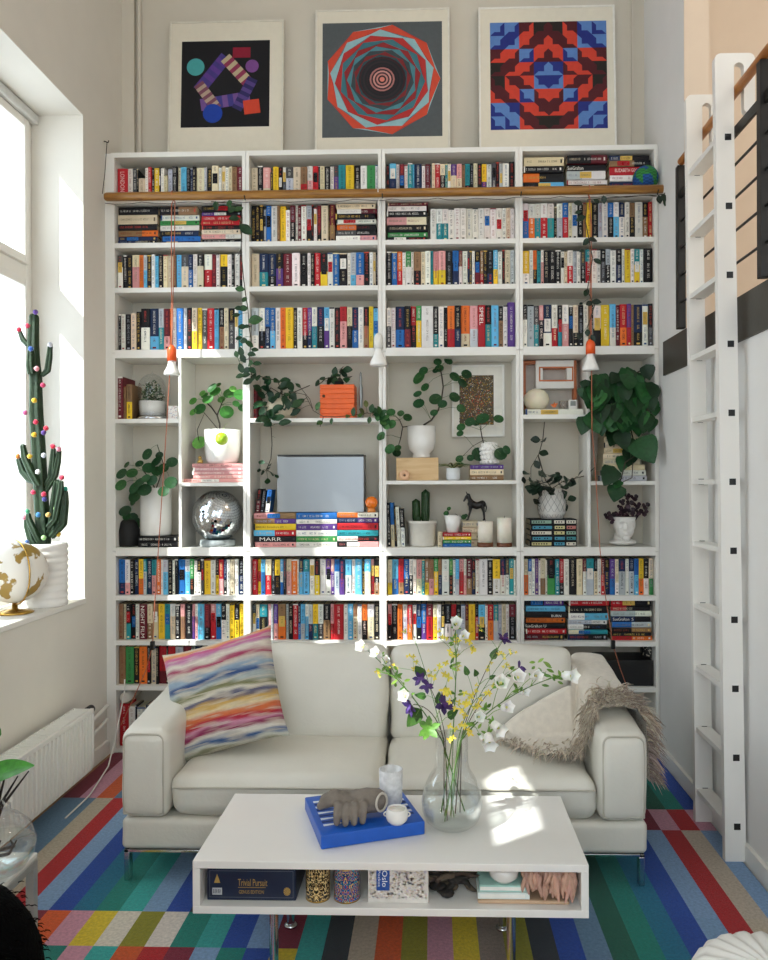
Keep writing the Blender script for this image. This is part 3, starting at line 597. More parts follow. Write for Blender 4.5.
for k, (a, b) in enumerate(((SX0 + AW + .003, XM - .004), (XM + .004, SX1 - AW - .003))):
    m = MB(); m.rbox(((a + b) / 2, 3.315, .345), (b - a, .60, .155), .05, 14, bulge=(0, .014, .030), wr=.010, seed=10 + k * 5); sc_ = m.build('seat_cushion', LEATH, so_, merge=True)
    q = MB(); q.tube([(a + .012, 3.017, .385), (a + .05, 3.005, .388), ((a + b) / 2, 3.001, .392), (b - .05, 3.005, .388), (b - .012, 3.017, .385)], .004, 6); q.build('piping', PIPE, sc_)
    m = MB(); L = Matrix.Translation(((a + b) / 2, 3.575, .40)) @ Matrix.Rotation(math.radians(-13), 4, 'X'); m.M = L
    m.rbox((0, .0, .205), (b - a - .002, .20, .44), .055, 14, bulge=(0, .035, .012), wr=.013, seed=30 + k * 7); bc_ = m.build('back_cushion', LEATH, so_, merge=True)
    q = MB(L); w2 = (b - a) / 2 - .04; q.tube([(-w2, -.055, .41), (0, -.06, .416), (w2, -.055, .41)], .0035, 6); q.build('piping', PIPE, bc_)
m = MB(); m.rbox((XM, 3.80, .47), (SX1 - SX0 - 2 * AW + .02, .18, .42), .04, 8, wr=.004); m.build('back_frame', LEATH, so_, merge=True)
m = MB()
for (x0, y0, x1, y1) in ((SX0 + .012, SY0 + .012, SX1 - .012, SY0 + .032), (SX0 + .012, SY1 - .032, SX1 - .012, SY1 - .012), (SX0 + .012, SY0 + .012, SX0 + .032, SY1 - .012), (SX1 - .032, SY0 + .012, SX1 - .012, SY1 - .012)): m.bbox(x0, y0, .126, x1, y1, .138, .002)
m.build('frame', CHROME, so_)
for x in (SX0 + .012, SX1 - .034):
    for y in (SY0 + .012, SY1 - .05):
        m = MB(); m.bbox(x, y, .012, x + .022, y + .038, .127, .003); m.build('leg', CHROME, so_)
# ------------------------------------------------------------------ pillow
PB = [('d8c6a8', .0), ('d98a4a', .05), ('c8588a', .09), ('b9789c', .14), ('d8cfc0', .18), ('a03058', .23), ('c9bcae', .27), ('8fa3b4', .33), ('24467a', .38), ('a8b0ac', .43), ('7a7a52', .48), ('cfc8b4', .52), ('5a5a72', .56), ('c9a050', .61), ('d8c49a', .65), ('d06a3a', .70), ('b01e3a', .75), ('c98aa0', .79), ('8a2050', .83), ('d8d2c6', .87), ('2a558a', .92), ('c8c8bc', .96), ('8a8a6a', 1.0)]
PBL = [(lin(c), t) for c, t in PB]
def ikat(u, v):
    sl = v + .10 * (u - .5) * (.4 - v)
    t = sl + .028 * noise.noise(Vector((u * 3.2, v * 11, 1))) + .022 * noise.noise(Vector((u * 7, v * 26, 5))) + .012 * math.sin(u * 9 + v * 5)
    t = min(.999, max(0, t))
    for k in range(len(PBL) - 1):
        if PBL[k][1] <= t <= PBL[k + 1][1]:
            f = (t - PBL[k][1]) / (PBL[k + 1][1] - PBL[k][1]); f = f * f * (3 - 2 * f)
            c = [a + (b - a) * f for a, b in zip(PBL[k][0], PBL[k + 1][0])]
            w = max(0, min(1, (noise.noise(Vector((u * 5 - v * 6, v * 38, 13))) - .02) * 3.2)); p = lin('cabfac'); c = [x + (y - x) * w * .6 for x, y in zip(c, p)]
            s = 1 + .12 * noise.noise(Vector((u * 12, v * 110, 9))); return tuple(x * s * .92 for x in c)
    return PBL[-1][0]
pc = at(224, 694, 3.33); PS = .258
Mp = Matrix.Translation(pc) @ Matrix.Rotation(math.radians(-6), 4, 'Z') @ Matrix.Rotation(math.radians(-24), 4, 'X') @ Matrix.Rotation(math.radians(-17), 4, 'Y')
def pil(sg):
    def fn(u, v):
        x, z = (u - .5) * 2, (.5 - v) * 2
        ed = max(0, (1 - x ** 4)) ** .55 * max(0, (1 - z ** 4)) ** .55
        pin = 1 - .07 * (1 - abs(x) ** 3) * (abs(z) ** 4) - .0; pin2 = 1 - .07 * (1 - abs(z) ** 3) * (abs(x) ** 4)
        wr = .006 * noise.noise(Vector((x * 3, z * 3, sg * 4)))
        return Vector((x * PS * pin2, sg * (.075 * ed + wr * ed), z * PS * pin * .96))
    return fn
m = MB(Mp); m.grid(pil(-1), 90, 90, colf=ikat); m.grid(pil(1), 30, 30, col=lin('cfc6b0'))
PILM = mat('ikat_linen', attr=True, rough=.9, var=.05, scale=60, bump=.25, bscale=500, sheen=.2)
pl = m.build('cushion', PILM, merge=True); tag(pl, 'square cushion in a multicoloured flame-stitch weave propped on the sofa beside the window', 'cushion')
ROOTLOC[pl.name] = Vector(pl.location)
# ------------------------------------------------------------------ throw
def prof(s):
    P = [(.30, .452), (.46, .466), (.61, .470), (.642, .52), (.648, .575), (.662, .622), (.71, .650), (.79, .652), (.845, .640), (.880, .585), (.888, .49), (.893, .36)]
    t = s * (len(P) - 1); k = min(len(P) - 2, int(t)); f = t - k
    return P[k][0] + (P[k + 1][0] - P[k][0]) * f, P[k][1] + (P[k + 1][1] - P[k][1]) * f
def thr(u, v):
    Y = 3.16 + .66 * v; s = u; x, z = prof(s)
    Y += .20 * max(0, (.45 - x)) / .15 * (1 - v)                       # the corner on the seat is folded back
    lift = 0
    e = max(0, Y - 3.39); w = max(0, min(1, (.69 - x) / .07)); fd = max(0, min(1, (x - .30) / .30)) ** .8
    if w > 0 and e > 0: zz_ = .478 + min(.20, e * .95) * fd; Y2 = 3.39 + min(e, .27) * .20 - .012; z = z + (max(z, zz_) - z) * w; Y = Y + (Y2 - Y) * w
    if x > .63: z += .105 * max(0, (Y - SY0)) * max(0, min(1, (z - .35) / .28))
    n = .012 * noise.noise(Vector((x * 9, Y * 7, 2)))
    return Vector((x + n * .4, Y, z + abs(n) + .010))
FUR = mat('wool_fur', attr=True, rough=.95, var=.2, scale=80, bump=.1, sheen=.3)
tr = root('throw_blanket', (.7, 3.45, .36), 'beige knitted throw with a shaggy fur edge draped over the sofa arm beside the ladder', 'blanket')
m = MB(); m.grid(lambda u, v: thr(u, v), 60, 30, col=lin('d9cdbb')); m.grid(lambda u, v: thr(u, v) - Vector((0, 0, .006)), 40, 16, col=lin('d9cdbb'))
m.build('blanket_cloth', mat('knit_wool', 'e3dacb', rough=.95, var=.06, scale=40, bump=.3, bscale=260, sheen=.3), tr)
m = MB(); fr = random.Random(5)
fc = [lin(c) for c in ('cdbfa8', 'b9a78e', 'a5917c', 'd8ccb8', '8f7a6a', 'b09a90')]
def strand(p, d, L, w, c):
    n = 4; pts = []; dd = d.normalized(); q = Vector(p)
    for k in range(n + 1):
        pts.append(q.copy()); dd = (dd + Vector((fr.uniform(-.25, .25), fr.uniform(-.25, .25), -.28))).normalized(); q = q + dd * (L / n)
    m.tube(pts, [w * (1 - k / (n + .4)) for k in range(n + 1)], 3, col=c, cap=False)
for k in range(2300):
    u = fr.random() ** .8 if fr.random() < .6 else fr.uniform(.30, 1); v = abs(fr.gauss(0, .10)) if u < .80 else abs(fr.gauss(0, .28)); v = min(v, .95)
    p = thr(u, v); x, z = prof(u)
    if u < .5: d = Vector((-.25 + fr.uniform(-.4, .3), -.9, .25 + fr.uniform(0, .4)))
    elif u < .75: d = Vector((fr.uniform(-.4, .6), -.45, .8))
    else: d = Vector((.8, -.25 + fr.uniform(-.3, .3), fr.uniform(-.5, .25)))
    c = fc[fr.randrange(6)] if u > .62 else fc[fr.choice([0, 0, 1, 3, 2])]
    if u > .8 and fr.random() < .5: c = lin('9a857c')
    strand(p, d, fr.uniform(.045, .10) * (1.15 if u > .75 else .9), fr.uniform(.003, .0055), jit(c, .12, fr))
m.build('fur_fringe', FUR, tr)
# ================================================================== COFFEE TABLE
TX0, TX1, TY0, TY1, TZ0, TZ1 = -.762, .485, 2.385, 2.905, .243, .410
tb = root('coffee_table', ((TX0 + TX1) / 2, (TY0 + TY1) / 2, .012), 'low white open-box coffee table with chrome legs on the striped rug', 'table')
TW = mat('table_lacquer', 'efece6', rough=.28, var=.012, scale=6, bump=.01, coat=.15)
m = MB(); m.bbox(TX0, TY0, TZ1 - .024, TX1, TY1, TZ1, .002); m.build('tabletop', TW, tb)
m = MB(); m.bbox(TX0, TY0, TZ0, TX1, TY1, TZ0 + .024, .002); m.build('bottom_panel', TW, tb)
for a in (TX0, TX1 - .024):
    m = MB(); m.bbox(a, TY0 + .0005, TZ0 + .024, a + .024, TY1, TZ1 - .024, .0015); m.build('side_panel', TW, tb)
m = MB(); m.bbox(-.075, TY0 + .28, TZ0 + .024, -.055, TY1 - .01, TZ1 - .024, .0015); m.build('partition', TW, tb)
for x in (-.513, .247):
    for y, dx in ((2.43, 0), (2.72, 0)):
        m = MB(); m.tube([(x, y, .016), (x, y, TZ0)], .0145, 14); lg = m.build('leg', CHROME, tb)
        m = MB(); m.lathe([(.0, .0), (.024, 0), (.024, .006), (.016, .012)], (x, y, .0125), 18); m.build('foot', CHROME, lg)
TT = TZ1 + .0005; TI = TZ0 + .0245
# ------------------------------------------------------------------ things in the table's box
navy = mat('navy_card', '101c30', rough=.5, var=.1)
m = MB(); a, b = atz(207, 900, TI), atz(297, 900, TI); yb = TY0 + .035
x0, x1 = at(207, 890, yb).x, at(296, 890, yb).x; z1 = TI + .112
m.bbox(x0, yb, TI, x1, yb + .26, z1, .003, lin('13203a'))
m.box(x0 + .001, yb + .001, z1 - .03, x1 + .002 - .002, yb + .259, z1 + .0008, lin('0d1626'))
gold = lin('b08d4a'); yy = yb - .0008; w, h = x1 - x0, z1 - TI
def tq(u0, v0, u1, v1, c): m.quad((x0 + w * u0, yy, TI + h * v0), (x0 + w * u1, yy, TI + h * v0), (x0 + w * u1, yy, TI + h * v1), (x0 + w * u0, yy, TI + h * v1), c)
def tw(s, u0, v0, u1, v1, c):
    v, f, _ = text_geo(s); m.add([(x0 + w * (u0 + (u1 - u0) * p[0]), yy - .0004, TI + h * (v0 + (v1 - v0) * p[1])) for p in v], f, c)
for q in ((.03, .09, .97, .10), (.03, .84, .97, .85), (.03, .09, .034, .85), (.966, .09, .97, .85)): tq(*q, lin('6a707c'))
tw('Trivial Pursuit', .35, .42, .68, .62, gold); tw('GENUS EDITION', .36, .2, .64, .30, gold); tq(.35, .37, .66, .385, gold)
tq(.06, .16, .17, .36, lin('b9bcc0'))
for k in range(5): tq(.07 + .018 * k, .2, .08 + .018 * k, .32, lin('1a2233'))
m.add([(x0 + w * u, yy, TI + h * v) for u, v in ((.08, .5), (.15, .5), (.115, .76))], [(0, 1, 2)], gold)
for k in range(12):
    an = k * pi / 6; m.add([(x0 + w * .9, yy, TI + h * .27), (x0 + w * (.9 + .04 * math.cos(an)), yy, TI + h * (.27 + .12 * math.sin(an))), (x0 + w * (.9 + .04 * math.cos(an + .4)), yy, TI + h * (.27 + .12 * math.sin(an + .4)))], [(0, 1, 2)], gold)
tag(m.build('game_box', mat('card_attr', attr=True, rough=.4, var=.06)), 'navy blue board game box with gold lettering inside the coffee table', 'game box')
def mug(name, pxa, pxb, lab, base, dots, seed):
    y = TY0 + .055; xa, xb = at(pxa, 890, y).x, at(pxb, 890, y).x; r = (xb - xa) / 2; c = Vector(((xa + xb) / 2, y + r * .2, TI)); hh = .105; rr_ = random.Random(seed)
    t = root(name, c, lab, 'tin', 'patterned candle tins inside the coffee table')
    mm = MB(); nu, nv = 48, 24; cols = {}
    def cf(u, v):
        uu = abs((u * 8) % 2 - 1); n = noise.noise(Vector((uu * 2.1, v * 5 + seed, seed))) + .4 * noise.noise(Vector((uu * 5, v * 12 + seed, 2)))
        k = int((n + 1) * 7) % len(dots); return lin(dots[k]) if abs(n * 5 % 1) > .35 else lin(base)
    mm.grid(lambda u, v: c + Vector((math.cos(u * 2 * pi) * r, math.sin(u * 2 * pi) * r, v * hh)), 144, 48, colf=cf); mm.build('tin_body', mat('enamel', attr=True, rough=.2, coat=.5), t, merge=True)
    mm = MB(); mm.lathe([(r, hh), (r * 1.02, hh + .002), (r * .93, hh + .003), (r * .92, hh - .012), (0, hh - .012)], c, 36); mm.build('rim', mat('gold_rim', 'c8a35a', rough=.25, metal=1), t); mm = MB(); mm.lathe([(0, 0), (r * 1.01, 0), (r * 1.01, .004), (r, .005)], c, 36); mm.build('base', mat('gold_rim'), t)
mug('candle_tin', 305.5, 330, 'black tin with gold ornament inside the coffee table', '14120f', ['c8a468', '14120f', 'e0c48a', '2a1c10'], 3)
mug('candle_tin', 333.5, 360, 'blue tin with colourful flower ornament inside the coffee table', '143a7a', ['1a5aa8', 'c8a468', '1c2b50', '3aa0b0', 'b0504a'], 8)
m = MB(); y = TY0 + .03; xa, xb = at(368, 890, y).x, at(428.5, 890, y).x; hz = .108
m.bbox(xa, y, TI, xb, y + .2, TI + hz, .002, lin('ddd8d0')); rr_ = random.Random(4)
for k in range(520):
    u, v = rr_.random(), rr_.random(); s = .004 + rr_.random() * .004; c = lin(rr_.choice(['d9d0c4', 'd4c4c8', 'c8ccc0', 'd6cab0', 'ccc6d0', 'f0ece4', 'd8c0b4']))
    px, pz = xa + .002 + (xb - xa - .012) * u, TI + .012 + (hz - .02) * v; m.quad((px, y - .0006, pz), (px + s, y - .0006, pz), (px + s * rr_.uniform(.3, 1.2), y - .0006, pz + s * .7), (px, y - .0006, pz + s * .7), c)
bx = xa + (xb - xa) * .14
m.quad((bx, y - .001, TI + .04), (bx + .042, y - .001, TI + .04), (bx + .042, y - .001, TI + hz - .001), (bx, y - .001, TI + hz - .001), lin('1f4f9c'))
def vt(s, x, ya, yb_, hh, c):
    v, f, _ = text_geo(s); m.add([(x + p[1] * hh, y - .0014, yb_ - (yb_ - ya) * p[0]) for p in v], f, c)
vt('Oslo', bx + .018, TI + .052, TI + hz - .004, .017, lin('eef0f4')); vt('Pocket', bx + .005, TI + .052, TI + hz - .004, .008, lin('eef0f4'))
tag(m.build('map_guide', mat('card_attr')), 'thick city map with a blue title label standing inside the coffee table', 'map')
# shell and driftwood
m = MB(); rr_ = random.Random(12); cx = at(452, 895, TY0 + .11).x
for k in range(16):
    a = Vector((cx + rr_.uniform(-.065, .05), TY0 + .11 + rr_.uniform(-.05, .05), TI + .012 + rr_.uniform(0, .05))); pts = [a]
    d = Vector((rr_.uniform(-1, 1), rr_.uniform(-.6, .6), rr_.uniform(-.25, .3)))
    for q in range(4): d = (d + Vector((rr_.uniform(-.7, .7), rr_.uniform(-.7, .7), rr_.uniform(-.4, .4)))).normalized(); nx = pts[-1] + d * .022; nx.z = max(TI + .011, min(TI + .098, nx.z)); pts.append(nx)
    m.tube(pts, [.008, .011, .010, .007, .003], 6, col=jit(lin(rr_.choice(['2e2a26', '4a4038', '38423c', '5a4c3e', '7a6a58'])), .2, rr_))
for k in range(5): m.ball((cx - .02 + rr_.uniform(-.05, .06), TY0 + .11 + rr_.uniform(-.05, .03), TI + .014), (.024, .02, .0135), 10, 6, jit(lin(rr_.choice(['5a4c3e', '2e2a26', '88765e'])), .2, rr_))
tag(m.build('driftwood', mat('bark_attr', attr=True, rough=.9, var=.3, bump=.5), merge=True), 'dark tangle of gnarled driftwood lying inside the coffee table', 'driftwood')
def on_t(px, py, z=TT): return atz(px, py, z)
# mint notebooks, plate, bowl, scarf
m = MB(); y = TY0 + .02; xa, xb = at(478, 900, y).x, at(548, 900, y).x
m.bbox(xa, y + .01, TI, xb + .07, y + .2, TI + .012, .005, lin('c8a888')); tag(m.build('wooden_tray', mat('painted_attr')), 'thin pale wooden tray under the mint notebooks inside the coffee table', 'tray')
for k, (c, l) in enumerate((('dfe8e4', 'white lined notebook between tray and mint notebook inside the coffee table'), ('a9d2c8', 'mint green notebook, topmost of two inside the coffee table'))):
    m = MB(); z0 = TI + .0125 + k * .021; m.bbox(xa + .006 * k, y + .016 + .004 * k, z0, xa + .165 - .01 * k, y + .18, z0 + .0205, .002, lin(c)); m.box(xa + .008, y + .0155 + .004 * k, z0 + .005, xa + .15, y + .0165 + .004 * k, z0 + .016, lin('efefe8'))
    tag(m.build('notebook', MATTE), l, 'notebook', 'notebooks inside the coffee table')
bc0 = Vector((at(504, 880, TY0 + .07).x, TY0 + .078, TI + .0545)); m = MB()
m.lathe([(.0, .0), (.03, 0), (.046, .016), (.05, .05), (.047, .05), (.043, .018), (.02, .006), (0, .005)], bc0, 28); tag(m.build('bowl', CERAM), 'small white ceramic bowl on the mint notebooks inside the coffee table', 'bowl')
m = MB(); fr2 = random.Random(9); sxa, sxb = at(524, 890, y).x, TX1 - .034
sc0 = root('scarf', ((sxa + sxb) / 2, y + .1, TI + .013), 'dusty pink fringed scarf bundled at the ladder end of the coffee table', 'scarf')
m.rbox(((sxa + sxb) / 2, TY0 + .13, TI + .088), (sxb - sxa, .17, .046), .02, 8, wr=.012, seed=3, col=lin('c39a86')); m.rbox(((sxa + sxb) / 2 + .02, TY0 + .15, TI + .04), (sxb - sxa - .05, .12, .055), .02, 6, wr=.008, seed=7, col=lin('b98d78')); m.build('scarf_cloth', mat('scarf_wool', 'c09884', rough=.95, var=.1, bump=.4, bscale=200), sc0, merge=True)
m = MB()
for k in range(46):
    x = sxa + (sxb - sxa) * fr2.random(); L = fr2.uniform(.055, .09); L = min(.092, L) if k % 9 else .1; P0 = Vector((x, TY0 + .05 + fr2.uniform(-.01, .02), TI + .088 + fr2.uniform(0, .018))); q = [P0]
    for j in range(4): q.append(q[-1] + Vector((fr2.uniform(-.008, .008), -.022 if j == 0 else fr2.uniform(-.005, .004), -L / 4 if j else -.004)))
    for p_ in q: p_.z = max(p_.z, TI + .005); p_.y = max(p_.y, TY0 + .004)
    m.tube(q, [.005, .0075, .0085, .0075, .003], 5, col=jit(lin('c79f8b'), .12, fr2))
m.build('fringe', mat('wool_attr', attr=True, rough=.95, bump=.3), sc0)
# ------------------------------------------------------------------ on the table top
BZ = .046
c4 = [atz(px, py, TT + BZ) for px, py in ((321, 836), (425, 821), (405, 787), (306.5, 794))]
ex = (c4[1] - c4[0]); ez = ((c4[3] - c4[0]) + (c4[2] - c4[1])) / 2; ang = math.atan2(ex.y, ex.x); LX, LY = ex.length, ez.length
Mb = Matrix.Translation((c4[0].x, c4[0].y, TT)) @ Matrix.Rotation(ang, 4, 'Z')
BLUE = mat('blue_cloth', '1557b8', rough=.35, var=.05, bump=.03)
bb = root('blue_box', Mb @ Vector((LX / 2, LY / 2, 0)), 'bright blue flat game box lying on the coffee table under the hand sculpture', 'box')
m = MB(Mb); m.rbox((LX / 2, LY / 2, BZ / 2), (LX, LY, BZ), .005, 4, col=lin('1550b0')); m.build('box_body', BLUE, bb, merge=True)
m = MB(Mb); m9 = MB(Mb)
for k in range(9):
    u = .03 + k * .011
    m.add([(LX * .06, LY * (.2 + .075 * k), BZ + .0007), (LX * .06, LY * (.25 + .075 * k), BZ + .0007), (LX * .36, LY * (.225 + .075 * k), BZ + .0007)], [(0, 1, 2)], lin(['dfe6ee', '0c2f70'][k % 2]))
    m9.add([(LX * .95, LY * (.2 + .075 * k), BZ + .0007), (LX * .95, LY * (.25 + .075 * k), BZ + .0007), (LX * .66, LY * (.225 + .075 * k), BZ + .0007)], [(0, 1, 2)], lin(['dfe6ee', '0c2f70'][(k + 1) % 2]))
m.build('point_pattern', MATTE, bb); m9.build('point_pattern', MATTE, bb)
# hand sculpture
hc = atz(352, 817, TT + BZ); hz = TT + BZ + .0008
def tb_(mm, pts, rs): mm.tube(pts, rs, 12); [mm.ball(p, r, 12, 8) for p, r in zip(pts, rs)]
hx = Vector((math.cos(.12), math.sin(.12), 0)); hy = Vector((-math.sin(.12), math.cos(.12), 0))
def hp(a, b, z): return hc + hx * a + hy * b + Vector((0, 0, z * (1.22 if z > .02 else 1) + .0008))
m = MB()
tb_(m, [hp(.082, .012, .040), hp(.05, .01, .041), hp(.02, .008, .043)], [.040, .042, .038])              # wrist and heel of the hand
tb_(m, [hp(.03, -.012, .040), hp(-.03, -.02, .046)], [.026, .023]); tb_(m, [hp(.03, .03, .044), hp(-.03, .028, .05)], [.026, .022]); tb_(m, [hp(.02, .01, .046), hp(-.035, .006, .05)], [.028, .024])
for k in range(4):                                                                                 # four fingers bent over the edge, tips on the box
    a0 = .045 - .029 * k; ln = [.80, .9, .94, .84][k]
    p0 = hp(a0, -.020, .046); p1 = hp(a0 - .006, -.058 * ln, .050); p2 = hp(a0 - .009, -.078 * ln, .030); p3 = hp(a0 - .010, -.079 * ln, .0115)
    tb_(m, [p0, p1, p2, p3], [.0162, .0146, .0132, .0112])
tb_(m, [hp(-.03, .0, .05), hp(-.058, -.012, .060), hp(-.086, -.022, .056), hp(-.106, -.032, .046)], [.030, .029, .025, .014])     # thumb
sm = fused(m, .0034, 5); ST = mat('grey_stone', '7d746a', rough=.75, var=.18, scale=30, bump=.25)
hr = root('hand_sculpture', (hc.x, hc.y, hz), 'grey stone hand sculpture with curled fingers resting on the blue box', 'sculpture')
sm.build('hand', ST, hr)
m = MB(); wc = hp(.098, -.022, .046); ax = (hx * .62 - hy * .78).normalized(); uu = Vector((0, 0, 1)); vv = ax.cross(uu)
ring = [wc + (vv * math.cos(t) * .024 + uu * math.sin(t) * .030) + ax * .004 for t in [k * 2 * pi / 28 for k in range(29)]]
m.tube(ring, .0042, 6, col=(1, 1, 1)); m.lathe([(0, 0), (.022, 0)], (0, 0, 0), 4) if False else None
for k in range(28): m.ball(ring[k] + ax * .002, .0034, 6, 4)
m.build('lace_cuff', mat('pale_plaster', 'c9c2b6', rough=.7), hr)
# ribbed glass tumbler, tealight
tp = atz(391, 804, TT + BZ); tp.z += .001
gt = root('glass_tumbler', tp, 'frosted ribbed glass tumbler standing on the back corner of the blue box', 'tumbler')
FROST = glass('frosted_glass', 'fefefe', .08, .62)
m = MB(); s = tp.y / F; m.lathe([(0, .003), (.036, .003), (.0395, .01), (.0415, .125), (.0385, .125), (.035, .012), (0, .010)], tp, 48, mod=lambda a, r, z: 1 + .025 * math.sin(a * 24 + z * 40)); m.build('tumbler_body', FROST, gt, merge=True)
m = MB(); m.lathe([(0, .012), (.033, .012), (.033, .07), (0, .07)], tp, 24); m.build('candle_wax', mat('wax', 'efeae0', rough=.5, sub=.2), gt)
tp = atz(397, 823, TT + BZ); tp.z += .001
gt = root('tealight_holder', tp, 'round white textured tealight cup with tiny handles on the blue box', 'candle holder')
m = MB(); m.lathe([(0, 0), (.024, 0), (.035, .012), (.0385, .026), (.036, .042), (.032, .050), (.029, .050), (.031, .040), (.030, .034)], tp, 40, mod=lambda a, r, z: 1 + .02 * math.sin(a * 20) * math.sin(z * 300)); m.build('cup', CERAM, gt, merge=True)
m = MB(); m.lathe([(0, .036), (.0295, .036), (.0295, .0455), (0, .0455)], tp, 24); m.tube([tp + Vector((0, 0, .045)), tp + Vector((0, 0, .054))], .0008, 5); m.build('wax', mat('wax'), gt)
for sg in (-1, 1):
    m = MB(); m.tube([tp + Vector((sg * (.036 + .008 * math.sin(t)), 0, .022 + .014 * (1 - math.cos(t)) / 2)) for t in [k * pi / 8 for k in range(9)]], .0024, 8); m.build('handle', CERAM, gt)
# ================================================================== VASE AND FLOWERS
vp = atz(452, 825, TT); VS = vp.y / F
GL = glass('clear_glass', 'fdfefe', .09)
vr = root('glass_vase', vp, 'clear bulbous glass vase half filled with water standing on the coffee table', 'vase')
vprof = [(.035, .0), (.07, .004), (.092, .022), (.104, .055), (.106, .09), (.098, .13), (.080, .168), (.063, .195), (.057, .22), (.056, .30), (.058, .315)]
m = MB(); m.lathe([(0, 0)] + vprof, vp, 48); m.lathe([(.054, .315), (.058, .315)], vp, 48); m.build('vase_glass', GL, vr, merge=True)
m = MB(); m.lathe([(0, .014), (.066, .014), (.086, .026), (.0985, .055), (.1005, .09), (.096, .118), (0, .118)], vp, 48); m.build('water', glass('water', 'fafdfc', .08), vr, merge=True)
m = MB(); rw = random.Random(2)
fl = random.Random(21)
GRN = [lin(c) for c in ('4f7a2a', '6b9438', '3a5f24', '7fa344', '2f5a22')]
PETW, PETY, PETP = lin('fbfaf4'), lin('e6d24a'), lin('3a2360')
FLM = mat('petal', attr=True, rough=.55, var=.08, scale=60, bump=.05, sub=.15)
def leaf(mb, base, d, nrm, L, W, col, fold=.15, n=5, shape='ell', droop=.1):
    d = Vector(d).normalized(); nrm = Vector(nrm); nrm = nrm - d * nrm.dot(d); nrm = nrm.normalized() if nrm.length > 1e-6 else d.orthogonal().normalized(); s = d.cross(nrm)
    vs = []
    for i in range(n + 1):
        t = i / n
        if shape == 'ell': w = math.sin(pi * min(1, t * .96 + .02)) ** .8
        elif shape == 'heart': w = (math.sin(pi * t ** .62)) ** .75 if 0 < t < 1 else .06
        else: w = math.sin(pi * t) ** .5
        w = max(w, .03) * W / 2; c = Vector(base) + d * (L * t) - nrm * (droop * L * t * t)
        for q in (-1, -.5, 0, .5, 1): vs.append(c + s * (w * q) + nrm * (fold * w * abs(q)))
    fs = [(i * 5 + j, (i + 1) * 5 + j, (i + 1) * 5 + j + 1, i * 5 + j + 1) for i in range(n) for j in range(4)]
    mb.add(vs, fs, col, smooth=True)
def disc(mb, c, nrm, r, col, cup=.18, el=1.08):
    nrm = Vector(nrm).normalized(); u = nrm.orthogonal().normalized(); w = nrm.cross(u); vs = [Vector(c) - nrm * (r * cup)]; n = 14
    for rr_, k in ((.6, .45), (1, 0)):
        for j in range(n):
            a = 2 * pi * j / n; vs.append(Vector(c) + u * (math.cos(a) * r * rr_ * el) + w * (math.sin(a) * r * rr_) - nrm * (r * cup * k))
    fs = [(0, 1 + j, 1 + (j + 1) % n) for j in range(n)] + [(1 + j, 1 + n + j, 1 + n + (j + 1) % n, 1 + (j + 1) % n) for j in range(n)]
    mb.add(vs, fs, col, smooth=True)
def bell(mb, c, d, L, col):
    d = Vector(d).normalized(); u = d.orthogonal().normalized(); w = d.cross(u); vs = []; n = 15; prof_ = [(.10, 0), (.38, .08), (.46, .3), (.46, .6), (.52, .82), (.72, 1.0)]
    for r, t in prof_:
        for j in range(n):
            a = 2 * pi * j / n; q = r * (1 + (.14 * math.cos(5 * a) if t > .9 else 0)) * L * .62; vs.append(Vector(c) + d * (L * t + (.06 * L * math.cos(5 * a) if t > .9 else 0)) + u * math.cos(a) * q + w * math.sin(a) * q)
    fs = [(i * n + j, i * n + (j + 1) % n, (i + 1) * n + (j + 1) % n, (i + 1) * n + j) for i in range(len(prof_) - 1) for j in range(n)]
    mb.add(vs, fs, col, smooth=True); mb.ball(Vector(c) + d * L * .6, L * .10, 6, 4, lin('d8d080'))
def star(mb, c, d, L, col, k=5):
    d = Vector(d).normalized(); u = d.orthogonal().normalized(); w = d.cross(u)
    for j in range(k):
        a = 2 * pi * j / k + fl.random(); v = u * math.cos(a) + w * math.sin(a); leaf(mb, c, (v + d * .5), d, L, L * .55, col, .1, 3)
def fpx(px, py, dy=0): return at(px, py, vp.y + dy)
def cr(x, y): return (360 + x / 3.49, 610 + y / 3.49)
NECK = vp + Vector((0, 0, .30))
def stem_path(tip, seed, bend=.25):
    r = random.Random(seed); b = vp + Vector((r.uniform(-.05, .05), r.uniform(-.05, .05), .03)); nk = NECK + Vector((max(-.034, min(.034, (tip.x - vp.x) * .2)), max(-.03, min(.03, (tip.y - vp.y) * .3)), 0))
    P = []
    mid = nk + (nk - b) * .35 + (tip - nk) * .30
    for t in [k / 4 for k in range(5)]: P.append(b.lerp(nk, t))
    for t in [k / 8 for k in range(1, 9)]: P.append(nk * (1 - t) ** 2 + mid * 2 * t * (1 - t) + tip * t * t)
    return P
